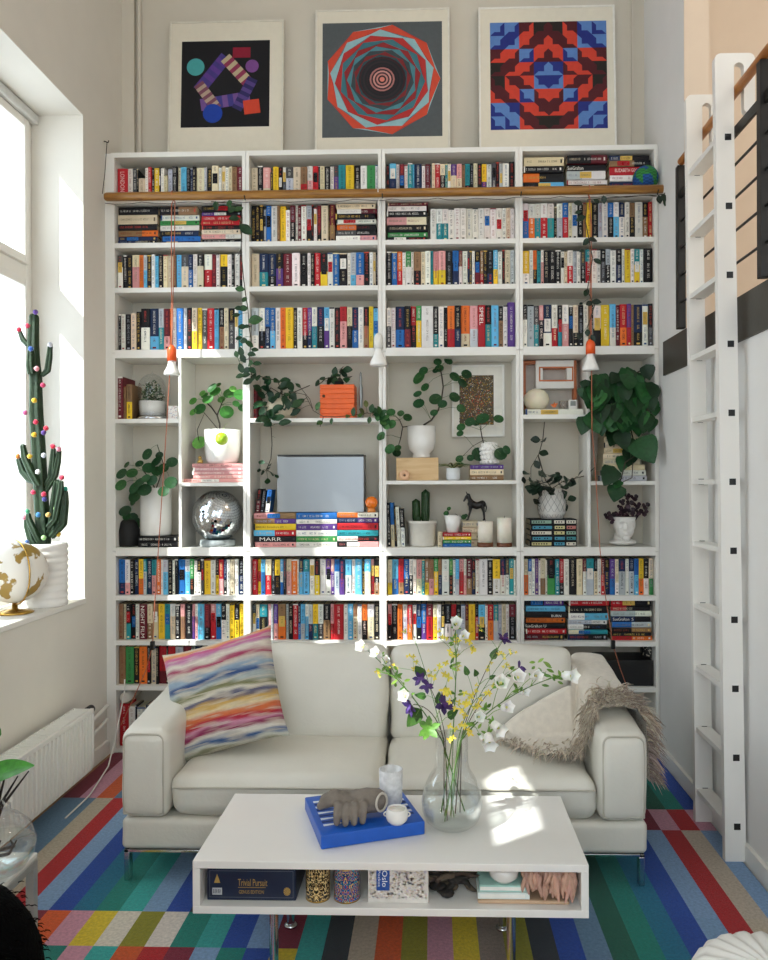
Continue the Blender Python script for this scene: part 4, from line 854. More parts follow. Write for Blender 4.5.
def flower(label, tip, items, seed, r0=.0028, grp='cut flower stems in the glass vase', name='flower_stem', col=None):
    """tip: pixel + depth offset, items: (kind, px, py, dy, size)"""
    t = fpx(tip[0], tip[1], tip[2]); P = stem_path(t, seed); rt = root(name, P[0], label, 'flower', grp)
    sm, fm, lm = MB(), MB(), MB(); sm.tube(P, [r0 * (1 - .6 * k / len(P)) for k in range(len(P))], 6, col=col or jit(GRN[0], .2, fl))
    for (kind, px, py, dy, s) in items:
        c = fpx(px, py, dy); up = [p for p in P[5:]]; q = min(up, key=lambda p: (p - c).length); q = up[max(0, up.index(q) - 1)]
        if (q - c).length > .012: sm.tube([q, q.lerp(c, .5) + Vector((0, 0, .006)), c], [r0 * .5, r0 * .4, r0 * .35], 5, col=jit(GRN[1], .2, fl))
        out = (c - q); out = out.normalized() if out.length > .001 else Vector((0, -.3, 1))
        if kind == 'w':
            bell(fm, c, out * .6 + Vector((fl.uniform(-.3, .3), -.7, -.05)), s * 1.25, jit(PETW, .04, fl))
            for k in range(3): leaf(lm, c, Vector((fl.uniform(-1, 1), fl.uniform(-.6, .6), fl.uniform(-.2, .8))), (0, -1, .3), s * .6, s * .2, jit(GRN[1], .2, fl))
        elif kind == 'y':
            for k in range(4):
                c2 = c + Vector((fl.gauss(0, s * .45), fl.gauss(0, s * .4), fl.gauss(0, s * .45))); star(fm, c2, (fl.uniform(-.5, .5), -1, fl.uniform(-.2, .6)), s * .40, jit(PETY, .15, fl), 4)
                sm.tube([c, c2], [.0008, .0006], 4, col=GRN[3])
        elif kind == 'p': star(fm, c, out + Vector((0, -.8, -.2)), s, jit(PETP, .2, fl), 5); star(fm, c + out * s * .1, out + Vector((0, -.5, .3)), s * .6, jit(lin('55367e'), .2, fl), 4)
        elif kind == 'l': leaf(lm, q.lerp(c, .25) if (q - c).length < s else c - out * s * .40, out, (0, -.8, .5), s, s * .62, jit(GRN[2], .2, fl), .2, 6, 'heart')
        elif kind == 'L': star(lm, c, (0, -1, .5), s, jit(lin('557e30'), .15, fl), 6)
        elif kind == 'g':
            for k in range(5): leaf(lm, c + Vector((fl.gauss(0, s * .3), fl.gauss(0, s * .3), fl.gauss(0, s * .3))), Vector((fl.uniform(-1, 1), fl.uniform(-1, .4), fl.uniform(-.6, 1))), (0, -1, .4), s * .75, s * .28, jit(GRN[fl.choice([0, 1, 3])], .2, fl))
    sm.build('stem', mat('stem_attr', attr=True, rough=.6), rt)
    if fm.v: fm.build('blossom', FLM, rt)
    if lm.v: lm.build('leaves', LEAF, rt)
def I(kind, x, y, dy, s): px, py = cr(x, y); return (kind, px, py, dy, s)
def tip(x, y, dy): px, py = cr(x, y); return (px, py, dy)
S = .03
flower('tall upright stem of white bellflowers in the glass vase', tip(333, 70, .02), [I('w', 335, 62, .02, .036), I('w', 352, 98, .0, .03), I('g', 325, 110, .03, .03), I('g', 320, 200, 0, .035), I('w', 338, 150, .04, .022), I('g', 330, 290, .02, .035)], 1)
flower('white bellflower stem arching far toward the window from the glass vase', tip(20, 135, -.05), [I('w', 25, 135, -.05, .036), I('w', 72, 160, -.05, .034), I('w', 100, 190, -.03, .03), I('g', 120, 225, -.04, .035), I('g', 75, 215, -.05, .03), I('w', 172, 300, -.06, .038), I('g', 150, 265, -.04, .035), I('y', 60, 215, -.05, .02)], 2)
flower('white bellflower stem arching toward the ladder tipped by one wide bell', tip(700, 228, -.03), [I('w', 705, 228, -.03, .045), I('g', 650, 215, -.03, .04), I('g', 680, 240, -.03, .035), I('w', 600, 234, -.05, .034), I('g', 625, 200, -.02, .035), I('w', 545, 245, -.03, .042), I('w', 552, 285, .02, .032), I('w', 485, 262, -.06, .044), I('g', 560, 265, -.02, .04)], 3)
flower('short stem of white bells leaning low over the vase rim toward the ladder', tip(470, 395, -.09), [I('w', 465, 395, -.09, .042), I('w', 445, 432, -.10, .044), I('w', 497, 342, -.05, .036), I('w', 410, 375, -.06, .034), I('g', 440, 350, -.06, .04), I('g', 400, 410, -.05, .035), I('w', 420, 440, -.08, .026)], 4)
flower('purple clematis stem rising upright, highest purple bloom of the bouquet', tip(500, 105, .06), [I('p', 500, 102, .06, .032), I('l', 470, 150, .05, .045), I('y', 495, 155, .04, .022), I('l', 405, 222, .0, .034), I('l', 372, 215, .03, .036), I('l', 460, 235, .02, .026)], 5, .0022, col=lin('4a3a2a'))
flower('purple clematis stem leaning toward the ladder with one dark bloom', tip(556, 200, .0), [I('p', 555, 203, .0, .03), I('g', 520, 215, .0, .03), I('y', 510, 200, .03, .022)], 6, .002, col=lin('4a3a2a'))
flower('purple clematis stem with two nodding blooms and a broad green leaf toward the window', tip(212, 225, .0), [I('p', 212, 240, -.03, .03), I('p', 232, 265, -.04, .028), I('l', 213, 222, .02, .062), I('l', 215, 300, .0, .042), I('l', 275, 302, .01, .045)], 7, .002, col=lin('4a3a2a'))
flower('low purple clematis stem with large drooping leaf near the vase neck', tip(185, 330, -.06), [I('p', 180, 335, -.06, .038), I('p', 290, 332, -.05, .042), I('l', 195, 368, -.05, .085), I('L', 240, 415, -.05, .045), I('l', 320, 365, -.06, .05)], 8, .0024, col=lin('4a3a2a'))
flower('yellow blossom spray rising at the centre of the bouquet', tip(345, 10, .08), [I('y', 345, 102, .06, .03), I('y', 320, 155, .05, .034), I('y', 280, 100, .05, .026), I('y', 390, 125, .07, .036), I('y', 345, 30, .08, .012), I('y', 340, 200, .06, .02)], 9, .002)
flower('yellow blossom spray leaning toward the window', tip(165, 30, .06), [I('y', 185, 170, .05, .028), I('y', 280, 200, .03, .036), I('y', 160, 75, .06, .014), I('y', 300, 262, -.03, .045), I('y', 250, 215, .03, .02), I('y', 120, 200, .04, .018)], 10, .002)
flower('yellow blossom spray low in the bouquet above the vase mouth', tip(430, 295, -.04), [I('y', 385, 300, -.05, .034), I('y', 400, 338, -.06, .034), I('y', 365, 402, -.08, .036), I('y', 315, 425, -.07, .034), I('y', 325, 320, -.06, .034), I('y', 360, 348, -.08, .034), I('y', 430, 300, -.04, .028), I('y', 412, 268, -.02, .022)], 11, .0022)
flower('wispy yellow spray leaning toward the ladder with tiny blossoms', tip(530, 140, .05), [I('y', 530, 150, .05, .018), I('y', 450, 190, .04, .022), I('y', 470, 260, .02, .02), I('y', 420, 60, .05, .012)], 12, .0018)
# ================================================================== PLANTS ON THE SHELVES
def pot_lathe(c, prof, n=32, mod=None): mm = MB(); mm.lathe(prof, c, n, mod=mod); return mm
def potted(name, c, label, cat, prof, potmat, grp=None, mod=None, soil=None, part='pot', n=36):
    t = root(name, c, label, cat, grp); mm = MB(); mm.lathe(prof, c, n, mod=mod); mm.build(part, potmat, t, merge=True)
    if soil: mm = MB(); mm.lathe([(0, soil[1]), (soil[0], soil[1])], c, 24); mm.build('soil', SOIL, t)
    return t
PG = [lin(c) for c in ('24502a', '1b4222', '2f5c2e', '224a26')]
DG = [lin(c) for c in ('1c3a20', '17321c', '244826', '1e3d28')]
def pilea(t, Y, crop, stems, leaves, rl, seed, cols=PG, stemc='3a2e1c', dr=.06):
    """crop: (x0, y0, scale) of the zoom in which stems and leaves were read"""
    r = random.Random(seed); cx, cy, sc = crop; P2 = lambda x, y, dy=0: at(cx + x / sc, cy + y / sc, Y + dy)
    sm, lm = MB(), MB(); allp = []
    for st in stems:
        pts = [P2(x, y, 0) for x, y in st[1:]]; sm.tube(pts, [st[0] * (1 - .4 * k / len(pts)) for k in range(len(pts))], 7, col=lin(stemc)); allp += pts
    for (x, y, *s) in leaves:
        dy = r.uniform(-dr, dr * .6); c = clear(P2(x, y, dy), (s[0] if s else rl) * 1.1 * Y / F / sc); q = min(allp, key=lambda p: (Vector((p.x, 0, p.z)) - Vector((c.x, 0, c.z))).length + r.uniform(0, .05))
        mid = q.lerp(c, .5) + Vector((0, 0, .012)); sm.tube([q, mid, c], [.0013, .0011, .001], 5, col=lin('4c6a34'))
        out = (c - q); nrm = Vector((out.x * 4 + r.uniform(-.3, .3), -1 + r.uniform(-.1, .3), .5 + out.z * 2)); disc(lm, c, nrm, (s[0] if s else rl) * 1.1 * r.uniform(.88, 1.1) * Y / F / sc, jit(cols[r.randrange(len(cols))], .18, r))
    sm.build('stem', mat('stem_attr'), t); lm.build('foliage', LEAF, t)
def ctr(px, z, Y): v = at(px, 450, Y); return Vector((v.x, Y, z + .0007))
COLZ = [[1.983, 1.605], [1.982], [1.612], [1.994, 1.605]]
def clear(p, r):
    """keep a leaf from growing through a panel or shelf: bring it out in front of the bookcase"""
    if p.y < D - r * .8 or p.y > D + BD: return p
    i = int((p.x - BX0) // BW); i = max(0, min(3, i)); xs_ = [ux(i) + .01, ux(i) + BW - .01] + ([DIVX[0]] if i == 0 else [DIVX[1]] if i == 3 else [])
    zs_ = list(ZS.values()) + COLZ[i]
    if min(abs(p.x - a) for a in xs_) < r + .012 or any(-r - .03 < p.z - a < r for a in zs_): return EYE + (p - EYE) * ((D - r * .75 - .012) / p.y)
    if p.y > D + BD - .02 - r: return EYE + (p - EYE) * ((D + BD - .02 - r) / p.y)
    return p
kf = lambda Y: Y / F
# --- bookcase 1, upper inner pot on pink books (crop 112,350 scale 4.754)
C1 = (112, 350, 4.754); Y = D + .14; u = kf(Y); z = 1.605 + .1125 + .0006; c = ctr(222.5, z, Y)
pp = [(0, 0), (13.5 * u, 0), (15.8 * u, 3 * u), (17 * u, 12 * u), (18 * u, 34 * u), (17 * u, 34 * u), (16 * u, 20 * u), (0, 29 * u)]
t = potted('potted_pilea', c, 'round-leaved pilea in a ribbed white pot standing on pink books', 'potted plant', pp, CERAM, 'potted pileas on the shelves', mod=lambda a, r, z_: 1 + .012 * math.sin(z_ * 190), soil=(16.4 * u, 30 * u))
pilea(t, Y, C1, [(.006, (514, 400), (512, 350), (500, 310), (475, 275), (440, 240)), (.004, (500, 310), (520, 260), (530, 235)), (.003, (520, 395), (440, 300), (405, 380), (412, 430))],
      [(385, 243, 16), (418, 280, 26), (385, 295, 16), (440, 215, 18), (475, 180, 22), (455, 235, 24), (490, 198, 24), (545, 295, 32), (560, 205, 26), (610, 212, 26), (617, 275, 20), (506, 165, 12), (430, 205, 16), (414, 440, 30), (520, 235, 16), (575, 185, 16), (590, 255, 16)], 22, 31, [lin(x) for x in ('4f8a3c', '3a6f30', '66a04a', '2f5f2c')], '2c2014')
gb = atx(0, 0, 1) if False else at(112 + 521 / 4.754, 350 + 422 / 4.754, Y - .155)
m = MB(); m.ball(gb, 6.4 * u * .97, 20, 14); m.tube([gb + Vector((0, 0, .036)), gb + Vector((.002, .07, .085)), gb + Vector((-.004, .15, .105))], .001, 5)
m.build('ornament', mat('lime_gloss', 'a8d02a', rough=.2, coat=.6), t)
fg = ctr(200.5, 1.605 + .1125 + .0006, D + .08)
m = MB(); m.ball(fg + Vector((0, 0, .014)), (.017, .014, .0135), 12, 8); m.ball(fg + Vector((-.004, 0, .036)), .0115, 10, 8); m.ball(fg + Vector((.01, -.008, .008)), .0075, 8, 6); m.ball(fg + Vector((-.012, -.008, .008)), .0075, 8, 6)
tag(fused(m, .0022, 2).build('figurine', mat('gold_paint', 'c8a45a', rough=.3, metal=.7)), 'tiny gold figurine sitting at the corner of the pink books', 'figurine')
# --- bookcase 1, tall cylinder
Y = D + .13; u = kf(Y); c = ctr(155.8, 1.221 + .0645, Y)
t = potted('potted_pilea', c, 'bushy pilea in a tall white cylinder vase on two black books', 'potted plant', [(0, 0), (14.5 * u, 0), (15.5 * u, 1.5 * u), (15.3 * u, 48 * u), (14.6 * u, 48 * u), (14.4 * u, 40 * u), (0, 42 * u)], CERAM, 'potted pileas on the shelves', soil=(14.5 * u, 43 * u))
pilea(t, Y, C1, [(.005, (210, 690), (200, 650), (170, 600), (150, 575)), (.004, (210, 660), (230, 600), (250, 560), (215, 450)), (.003, (190, 660), (120, 620)), (.003, (200, 690), (190, 790)), (.003, (200, 690), (215, 800))],
      [(167, 495, 24), (45, 588, 24), (42, 642, 26), (95, 585, 22), (130, 540, 20), (175, 560, 26), (210, 530, 24), (285, 533, 24), (245, 560, 22), (280, 630, 27), (130, 630, 24), (110, 690, 30), (155, 665, 26), (105, 655, 24), (215, 575, 22), (245, 672, 22), (185, 797, 30), (230, 825, 28), (215, 790, 22), (70, 545, 14), (190, 620, 22), (100, 720, 18), (225, 500, 16), (160, 610, 22)], 24, 32)
# black vase
Y = D + .10; u = kf(Y); c = ctr(128.5, 1.221, Y)
t = potted('black_vase', c, 'matte black vase with two round leaves in the lowest plant cell beside the window', 'vase', [(0, 0), (9 * u, 0), (10.5 * u, 2 * u), (10.8 * u, 16 * u), (8 * u, 24 * u), (5.5 * u, 27 * u), (5 * u, 27 * u), (5 * u, 20 * u), (0, 20 * u)], mat('matte_black', '0e0e0f', rough=.7), part='vase_body')
pilea(t, Y, C1, [(.003, (85, 830), (80, 790))], [(62, 765, 24), (95, 800, 26), (105, 825, 28), (70, 790, 20)], 24, 33, DG)
# --- cloche
Y = D + .13; u = kf(Y); c = ctr(152.5, 1.983, Y)
t = root('glass_cloche', c, 'glass cloche over a mossy plant in a ribbed white pot, upper shelf beside the window', 'cloche')
m = MB(); m.lathe([(0, 0), (16 * u, 0), (16 * u, 2 * u), (15 * u, 4 * u), (0, 4 * u)], c, 32); m.build('base', CHROME, t)
m = MB(); m.lathe([(0, 4 * u), (12.3 * u, 4 * u), (12.8 * u, 19 * u), (11.5 * u, 19 * u), (0, 18 * u)], c, 40, mod=lambda a, r, z_: 1 + .02 * math.sin(z_ * 230)); m.build('pot', CERAM, t, merge=True)
m = MB(); rq = random.Random(5)
for k in range(260):
    a, b = rq.uniform(0, 2 * pi), rq.uniform(0, 1); p = c + Vector((math.cos(a) * 10.5 * u * math.sqrt(b), math.sin(a) * 10.5 * u * math.sqrt(b), (19 + rq.uniform(0, 22) * (1 - b * .6)) * u)); leaf(m, p, (rq.gauss(0, 1), rq.gauss(0, 1), rq.gauss(.4, .6)), (rq.gauss(0, 1), rq.gauss(0, 1), 1), .022, .011, jit(lin(rq.choice(['33502a', '24401f', '4a6a38'])), .2, rq), n=3)
m.build('foliage', LEAF, t)
m = MB(); R0 = 13.6 * u; m.lathe([(R0, 4 * u), (R0, 32 * u)] + [(R0 * math.cos(x), 32 * u + 15 * u * math.sin(x)) for x in [k * pi / 16 for k in range(1, 8)]] + [(.002, 47 * u)], c, 40); m.ball(c + Vector((0, 0, 48 * u)), .008, 10, 8); m.build('dome', GL, t, merge=True)
# patterned small box
m = MB(); Y = D + .07; xa, xb = at(168.2, 450, Y).x, at(177.6, 450, Y).x; m.bbox(xa, Y, 1.9832, xb, Y + .06, 1.9832 + .083, .003, lin('e6e0da')); rq = random.Random(6)
for k in range(40): px, pz = xa + rq.random() * (xb - xa - .008), 1.988 + rq.random() * .07; m.quad((px, Y - .0006, pz), (px + .006, Y - .0006, pz + .002), (px + .005, Y - .0006, pz + .007), (px - .001, Y - .0006, pz + .005), lin(rq.choice(['c9a8a8', 'b0b4c0', 'd8c8c0'])))
tag(m.build('patterned_box', MATTE), 'little pale patterned box beside the glass cloche', 'box')
# --- mirror ball
Y = D + .107; u = kf(Y); zb = 1.221; c = ctr(217.5, zb, Y); RB = 25.6 * u
m = MB(); m.lathe([(0, 0), (17 * u, 0), (17.8 * u, 2.2 * u), (17 * u, 6.6 * u), (10 * u, 6.8 * u), (9 * u, 5 * u), (0, 5 * u)], c, 36); tag(m.build('glass_dish', glass('thick_glass', 'e4eeee', .16, .35)), 'thick round glass dish carrying the mirror ball', 'dish')
bc_ = c + Vector((0, 0, 6.8 * u + RB * .93)); rq = random.Random(8); m = MB(); rows = 30
m.ball(bc_, RB * .985, 24, 16, mi=1)
for i in range(rows):
    t0, t1 = pi * i / rows, pi * (i + 1) / rows; nn = max(3, int(2 * pi * math.sin((t0 + t1) / 2) * rows / pi))
    for j in range(nn):
        a0, a1 = 2 * pi * j / nn, 2 * pi * (j + 1) / nn; q = []
        g = .004; tilt = Vector((rq.gauss(0, .02), rq.gauss(0, .02), rq.gauss(0, .02))) * .25
        for (tt, aa) in ((t0 + g, a0 + g), (t0 + g, a1 - g), (t1 - g, a1 - g), (t1 - g, a0 + g)):
            v = Vector((math.sin(tt) * math.cos(aa), math.sin(tt) * math.sin(aa), math.cos(tt))); q.append(v)
        n0 = (q[0] + q[1] + q[2] + q[3]).normalized(); cc = sum(q, Vector()) / 4; ex = n0 + tilt * 3
        q = [cc + (p - cc) - ex * ((p - cc).dot(ex) / ex.dot(ex)) for p in q]
        Rm = Matrix.Rotation(.5, 3, 'X') @ Matrix.Rotation(.4, 3, 'Y'); m.add([bc_ + Rm @ (p * RB) for p in q], [(0, 1, 2, 3)])
mbo = m.build('mirror_ball', [mat('mirror_tile', 'd9dde0', rough=.06, metal=1, var=.1, scale=3, bump=0), mat('ball_core', '55585c', rough=.5)]); tag(mbo, 'mirrored disco ball resting on a glass dish in the lowest plant cell', 'disco ball')
# ================================================================== bookcase 2
C2 = (225, 280, 4.3625); Y = D + .13; u = kf(Y)
def vine(name, c, label, cat, Y, crop, stems, leaves, L, W, seed, cols=DG, pot=None, dr=.05, shape='ell', grp=None, t=None, hang=0):
    r = random.Random(seed); cx, cy, sc = crop; P2 = lambda x, y, dy=0: at(cx + x / sc, cy + y / sc, Y + dy)
    if t is None: t = root(name, c, label, cat, grp)
    sm, lm = MB(), MB(); allp = []
    for st in stems:
        pts = [P2(x, y, (d[0] if d else 0)) for (x, y, *d) in st[1:]]; sm.tube(pts, st[0], 5, col=lin('3e3424')); allp += pts
        for a, b in zip(pts, pts[1:]): allp += [a.lerp(b, k / 4) for k in (1, 2, 3)]
    for (x, y, *s) in leaves:
        k = s[0] if s else 1; dy = (s[1] if len(s) > 1 else r.uniform(-dr, dr * .5)); c_ = clear(P2(x, y, dy), L * k * .6); q = min(allp, key=lambda p: (Vector((p.x, 0, p.z)) - Vector((c_.x, 0, c_.z))).length)
        out = Vector((c_.x - q.x, (c_.y - q.y) * .5, c_.z - q.z)); out = out.normalized() if out.length > .004 else Vector((r.uniform(-1, 1), -.3, r.uniform(-1, .5))).normalized()
        if s and len(s) > 2: out = Vector((math.cos(s[2]), -.15, math.sin(s[2])))
        if hang: out = Vector((out.x * .6, -.25, out.z * .4 - hang)).normalized()
        LL = L * k * r.uniform(.9, 1.12); base = c_ - out * LL * .5
        if (base - q).length > .01: sm.tube([q, q.lerp(base, .5) + Vector((0, 0, .004)), base], [.0014, .0012, .001], 4, col=lin('46502e'))
        leaf(lm, base, out + Vector((0, r.uniform(-.35, .1), 0)), (r.uniform(-.4, .4), -1, r.uniform(.1, .6)), LL, W * k * 1.12, jit(cols[r.randrange(len(cols))], .2, r), r.uniform(.05, .3), 6, shape, r.uniform(0, .25))
    sm.build('stem', mat('stem_attr'), t); lm.build('foliage', LEAF, t); return t
def scat(n, x0, x1, y0, y1, seed, kmin=.7, kmax=1.1, ell=True):
    r = random.Random(seed); o = []
    while len(o) < n:
        x, y = r.random(), r.random()
        if ell and (x - .5) ** 2 + (y - .5) ** 2 > .25: continue
        o.append((x0 + x * (x1 - x0), y0 + y * (y1 - y0), r.uniform(kmin, kmax)))
    return o
zz = 1.982; c = ctr(282, zz, Y)
t = potted('trailing_hoya', c, 'dark trailing hoya spilling from a round beige pot beside the orange slatted box', 'potted plant', [(0, 0), (12 * u, 0), (17 * u, 7 * u), (18 * u, 13 * u), (14 * u, 20 * u), (11 * u, 21 * u), (11 * u, 15 * u), (0, 15 * u)], mat('beige_clay', 'c9bda4', rough=.8, var=.1), 'trailing plants on the shelves', soil=(11 * u, 18 * u))
TC = mat('x', 'ffffff')
vine(None, c, None, None, Y - .06, C2, [(.003, (250, 500), (200, 470), (160, 520), (190, 600, -.08), (202, 650, -.1), (205, 720, -.1), (200, 780, -.1), (180, 830, -.1)), (.003, (250, 500), (300, 490), (370, 460)), (.003, (250, 500), (230, 440), (150, 420)), (.002, (300, 490), (350, 500), (380, 560))],
     [(225, 440, 1.1), (250, 470), (285, 460, 1.1), (320, 460, .6), (315, 540, 1.2), (275, 540, 1), (230, 560, 1.1), (235, 600, 1.1), (200, 580, 1.1), (175, 610, 1.1), (150, 540, 1.1), (160, 500, 1.1), (185, 470, 1), (140, 470, 1), (215, 520, 1.1), (200, 500, 1), (260, 520, 1), (180, 540, 1), (165, 570, 1), (295, 500, 1), (145, 430, .9), (180, 430, .9)] + scat(34, 125, 330, 425, 635, 3) +
     [(160, 795, .8), (195, 805, .8), (165, 840, .8), (205, 845, .8), (185, 880, .9), (150, 830, .6), (225, 855, .5), (190, 820, .7), (218, 687, .3)], .062, .036, 41, t=t)
# orange slatted box
m = MB(); Y = D + .06; xa, xb = at(320, 450, Y).x, at(354.5, 450, Y).x; hB = .205; t = root('slatted_box', ((xa + xb) / 2, Y + .08, zz), 'orange slatted wooden box with dark leaves on top, upper shelf of the second bookcase', 'box')
ORG = mat('orange_paint', 'e8621a', rough=.45, var=.06); n = 7
for k in range(n): z0 = zz + .0005 + k * hB / n; m.bbox(xa, Y, z0 + .0015, xb, Y + .16, z0 + hB / n - .0015, .003)
m.box(xa + .004, Y + .004, zz + .001, xb - .004, Y + .155, zz + hB - .003); m.build('slats', ORG, t)
m = MB(); m.ball(Vector((at(324, 450, Y).x, Y - .004, zz + .135)), .009, 10, 8); m.build('knob', mat('brown_wood', '5a3a20'), t)
Y2 = D + .13; c = ctr(339, zz + hB + .0015, Y2)
t = root('leafy_cutting', c, 'small dark glossy plant growing on top of the orange slatted box', 'plant', 'trailing plants on the shelves')
m = MB(); m.lathe([(0, 0), (.028, 0), (.032, .02), (.028, .02), (0, .016)], c, 16); m.build('pot', mat('matte_black'), t)
vine(None, c, None, None, Y2 - .02, C2, [(.003, (500, 440), (480, 420), (440, 430, -.06), (405, 460, -.10)), (.003, (500, 440), (505, 390)), (.002, (500, 440), (540, 425))], [(505, 383, 1.0), (480, 400, 1), (535, 390, 1), (475, 435, 1.1), (505, 440, 1.1), (540, 425, 1.1), (490, 415, .9), (520, 412, .9), (425, 430, .9), (405, 450, 1.1), (440, 440, .7), (470, 420, 1), (530, 435, 1), (455, 440, 1), (515, 400, 1)], .056, .038, 43, t=t)
c = ctr(352, zz, D + .03)
t = vine('creeping_vine', c, 'thin leafy vine creeping along the shelf edge under the orange box toward the third bookcase', 'vine', D - .008, C2, [(.002, (385, 570, .02), (430, 596), (480, 597), (560, 590), (620, 580), (680, 590, -.01), (690, 680, -.01)), (.002, (430, 596), (415, 640)), (.002, (330, 470, .1), (370, 520, .06), (385, 570, .02))],
     [(405, 550, 1), (415, 620, .95), (465, 615, .7), (535, 595, .8), (600, 575, 1.2), (560, 575, .9), (615, 540, .9), (630, 610, .8), (650, 580, 1), (675, 570, 1.1), (690, 620, 1), (685, 685, .9), (590, 590, .9), (700, 600, 1), (665, 600, .9), (640, 560, 1), (690, 580, 1.1), (705, 640, 1)], .054, .03, 44, [lin('3f6a34'), lin('2c4f28'), lin('55602c')], dr=.012)
Y = D + .10; u = kf(Y); c = ctr(361, zz, Y)
m = MB(); m.lathe([(0, 0), (3 * u, 0), (2.8 * u, 3 * u), (1.3 * u, 5 * u), (1.6 * u, 16 * u), (2.3 * u, 24 * u), (2.2 * u, 31 * u), (1.1 * u, 36 * u), (1.3 * u, 41 * u), (0.9 * u, 46 * u), (0, 47.5 * u)], c, 20); tag(m.build('metal_statuette', mat('pewter', '8d8f8c', rough=.35, metal=.8), merge=True), 'slender grey metal statuette standing beside the orange slatted box', 'statuette')
# silver case
Y = D + .075; z0 = 1.221 + .2035; xa, xb = at(277, 450, Y).x, at(364, 450, Y).x; zt = at(320, 454.5, Y).z
t = root('metal_case', ((xa + xb) / 2, Y + .06, z0), 'wide brushed silver metal case with black top edge standing on the rainbow book piles', 'case')
m = MB(); m.bbox(xa, Y, z0, xb, Y + .13, zt - .011, .004); m.build('case_body', mat('brushed_aluminium', '85888a', rough=.30, metal=.85, var=.04, scale=3, bump=.02), t)
m = MB(); m.bbox(xa + .001, Y + .001, zt - .0112, xb - .001, Y + .129, zt, .002); m.build('top_edge', BLACK, t)
# orange lamp
Y = D + .06; u = kf(Y); c = ctr(371.3, 1.221 + .2035, Y)
t = root('orange_globe_lamp', c, 'small orange glass globe on a stub foot beside the silver case', 'ornament')
m = MB(); m.lathe([(0, 0), (4.4 * u, 0), (4 * u, 4 * u), (0, 4.4 * u)], c, 18); m.build('foot', mat('amber_glass', 'd8843a', rough=.2, coat=.5), t)
m = MB(); m.ball(c + Vector((0, 0, 9.6 * u)), 6.4 * u, 20, 14); m.build('globe', mat('orange_glass', 'f07a12', rough=.15, coat=.6, sub=.1), t)
# ================================================================== bookcase 3
C3 = (370, 345, 5.053); Z3 = 1.612; Y = D + .13; u = kf(Y)
ya, yb = D + .04, D + .20; xa, xb = at(396.2, 450, ya).x, at(438.5, 450, ya).x; zt = Z3 + .136
OAK = wood('pale_pine', 'c9a26c', 'dcbc8a', 2.5, (2, 2, 14))
m = MB(); m.bbox(xa, ya, Z3 + .0004, xb, yb, zt, .003); tag(m.build('wooden_box', OAK), 'plain pale wooden box under the big white goblet pot', 'box')
dc = ctr(404.5, Z3, D + .02); u2 = kf(D + .02); ro_ = 5.2 * u2; rt_ = .0125
t = root('wooden_ring_figure', dc, 'small peach wooden ring ornament leaning on the pale wooden box', 'ornament'); m = MB()
m.grid(lambda a, b: dc + Vector(((ro_ - rt_ + rt_ * math.cos(b * 2 * pi)) * math.cos(a * 2 * pi), rt_ * .8 * math.sin(b * 2 * pi), ro_ + .0005 + (ro_ - rt_ + rt_ * math.cos(b * 2 * pi)) * math.sin(a * 2 * pi))), 28, 12); m.build('ring', mat('peach_wood', 'dcae88', rough=.5), t, merge=True)
m = MB(); m.ball(dc + Vector((0, .002, ro_)), (.016, .008, .016), 12, 8); m.build('core', mat('brown_wood'), t)
c = ctr(421.5, zt + .0005, Y)
t = potted('potted_pilea', c, 'tall sprawling pilea in a white goblet pot on the pale wooden box', 'potted plant', [(0, 0), (9 * u, 0), (9.3 * u, 1.5 * u), (8.4 * u, 4 * u), (12.5 * u, 8 * u), (14 * u, 15 * u), (14.3 * u, 31.5 * u), (13.4 * u, 31.5 * u), (13.2 * u, 24 * u), (0, 27 * u)], CERAM, 'potted pileas on the shelves', soil=(13.3 * u, 28.5 * u))
pilea(t, Y, C3, [(.006, (270, 405), (310, 380), (345, 330), (362, 270), (370, 210), (362, 150), (355, 120)), (.004, (260, 410), (200, 410), (165, 415, )), (.003, (165, 415), (150, 380), (130, 360)), (.003, (165, 415), (155, 470), (140, 520))],
      [(342, 85, 20), (396, 80, 20), (350, 118, 22), (270, 130, 22), (247, 165, 29), (278, 213, 22), (240, 247, 20), (246, 295, 28), (330, 273, 28), (428, 160, 28), (488, 147, 26), (468, 192, 28), (427, 263, 30), (366, 298, 20), (323, 342, 18), (460, 320, 24), (330, 130, 14), (105, 340, 22), (155, 345, 16), (190, 366, 22), (75, 385, 24), (108, 400, 24), (235, 455, 24), (272, 497, 22), (55, 460, 20), (100, 525, 22), (135, 545, 22), (140, 520, 18), (40, 340, 22), (55, 360, 22), (20, 330, 16)], 26, 51)
# small framed picture on the back panel
Yp = D + BD - .045; A, B2 = at(452, 437, Yp), at(504.5, 364.5, Yp)
t = root('small_picture', ((A.x + B2.x) / 2, Yp + .02, A.z), 'small white-framed picture of dense colour speckles hanging at the back of the third bookcase', 'picture')
m = MB(); w_ = .012; x0, x1, z0, z1 = A.x, B2.x, A.z, B2.z
m.bbox(x0, Yp, z0, x0 + w_, Yp + .028, z1, .002); m.bbox(x1 - w_, Yp, z0, x1, Yp + .028, z1, .002); m.bbox(x0 + w_, Yp, z0, x1 - w_, Yp + .028, z0 + w_, .002); m.bbox(x0 + w_, Yp, z1 - w_, x1 - w_, Yp + .028, z1, .002); m.build('frame', WHITE, t)
m = MB(); m.box(x0 + w_, Yp + .010, z0 + w_, x1 - w_, Yp + .014, z1 - w_); m.build('mat_board', mat('mat_board', 'e8e4d8', rough=.9), t)
m = MB(); q0, q1 = at(459.6, 424.8, Yp), at(493.7, 375, Yp); m.box(q0.x, Yp + .0085, q0.z, q1.x, Yp + .0095, q1.z, lin('5a4a34')); rq = random.Random(77)
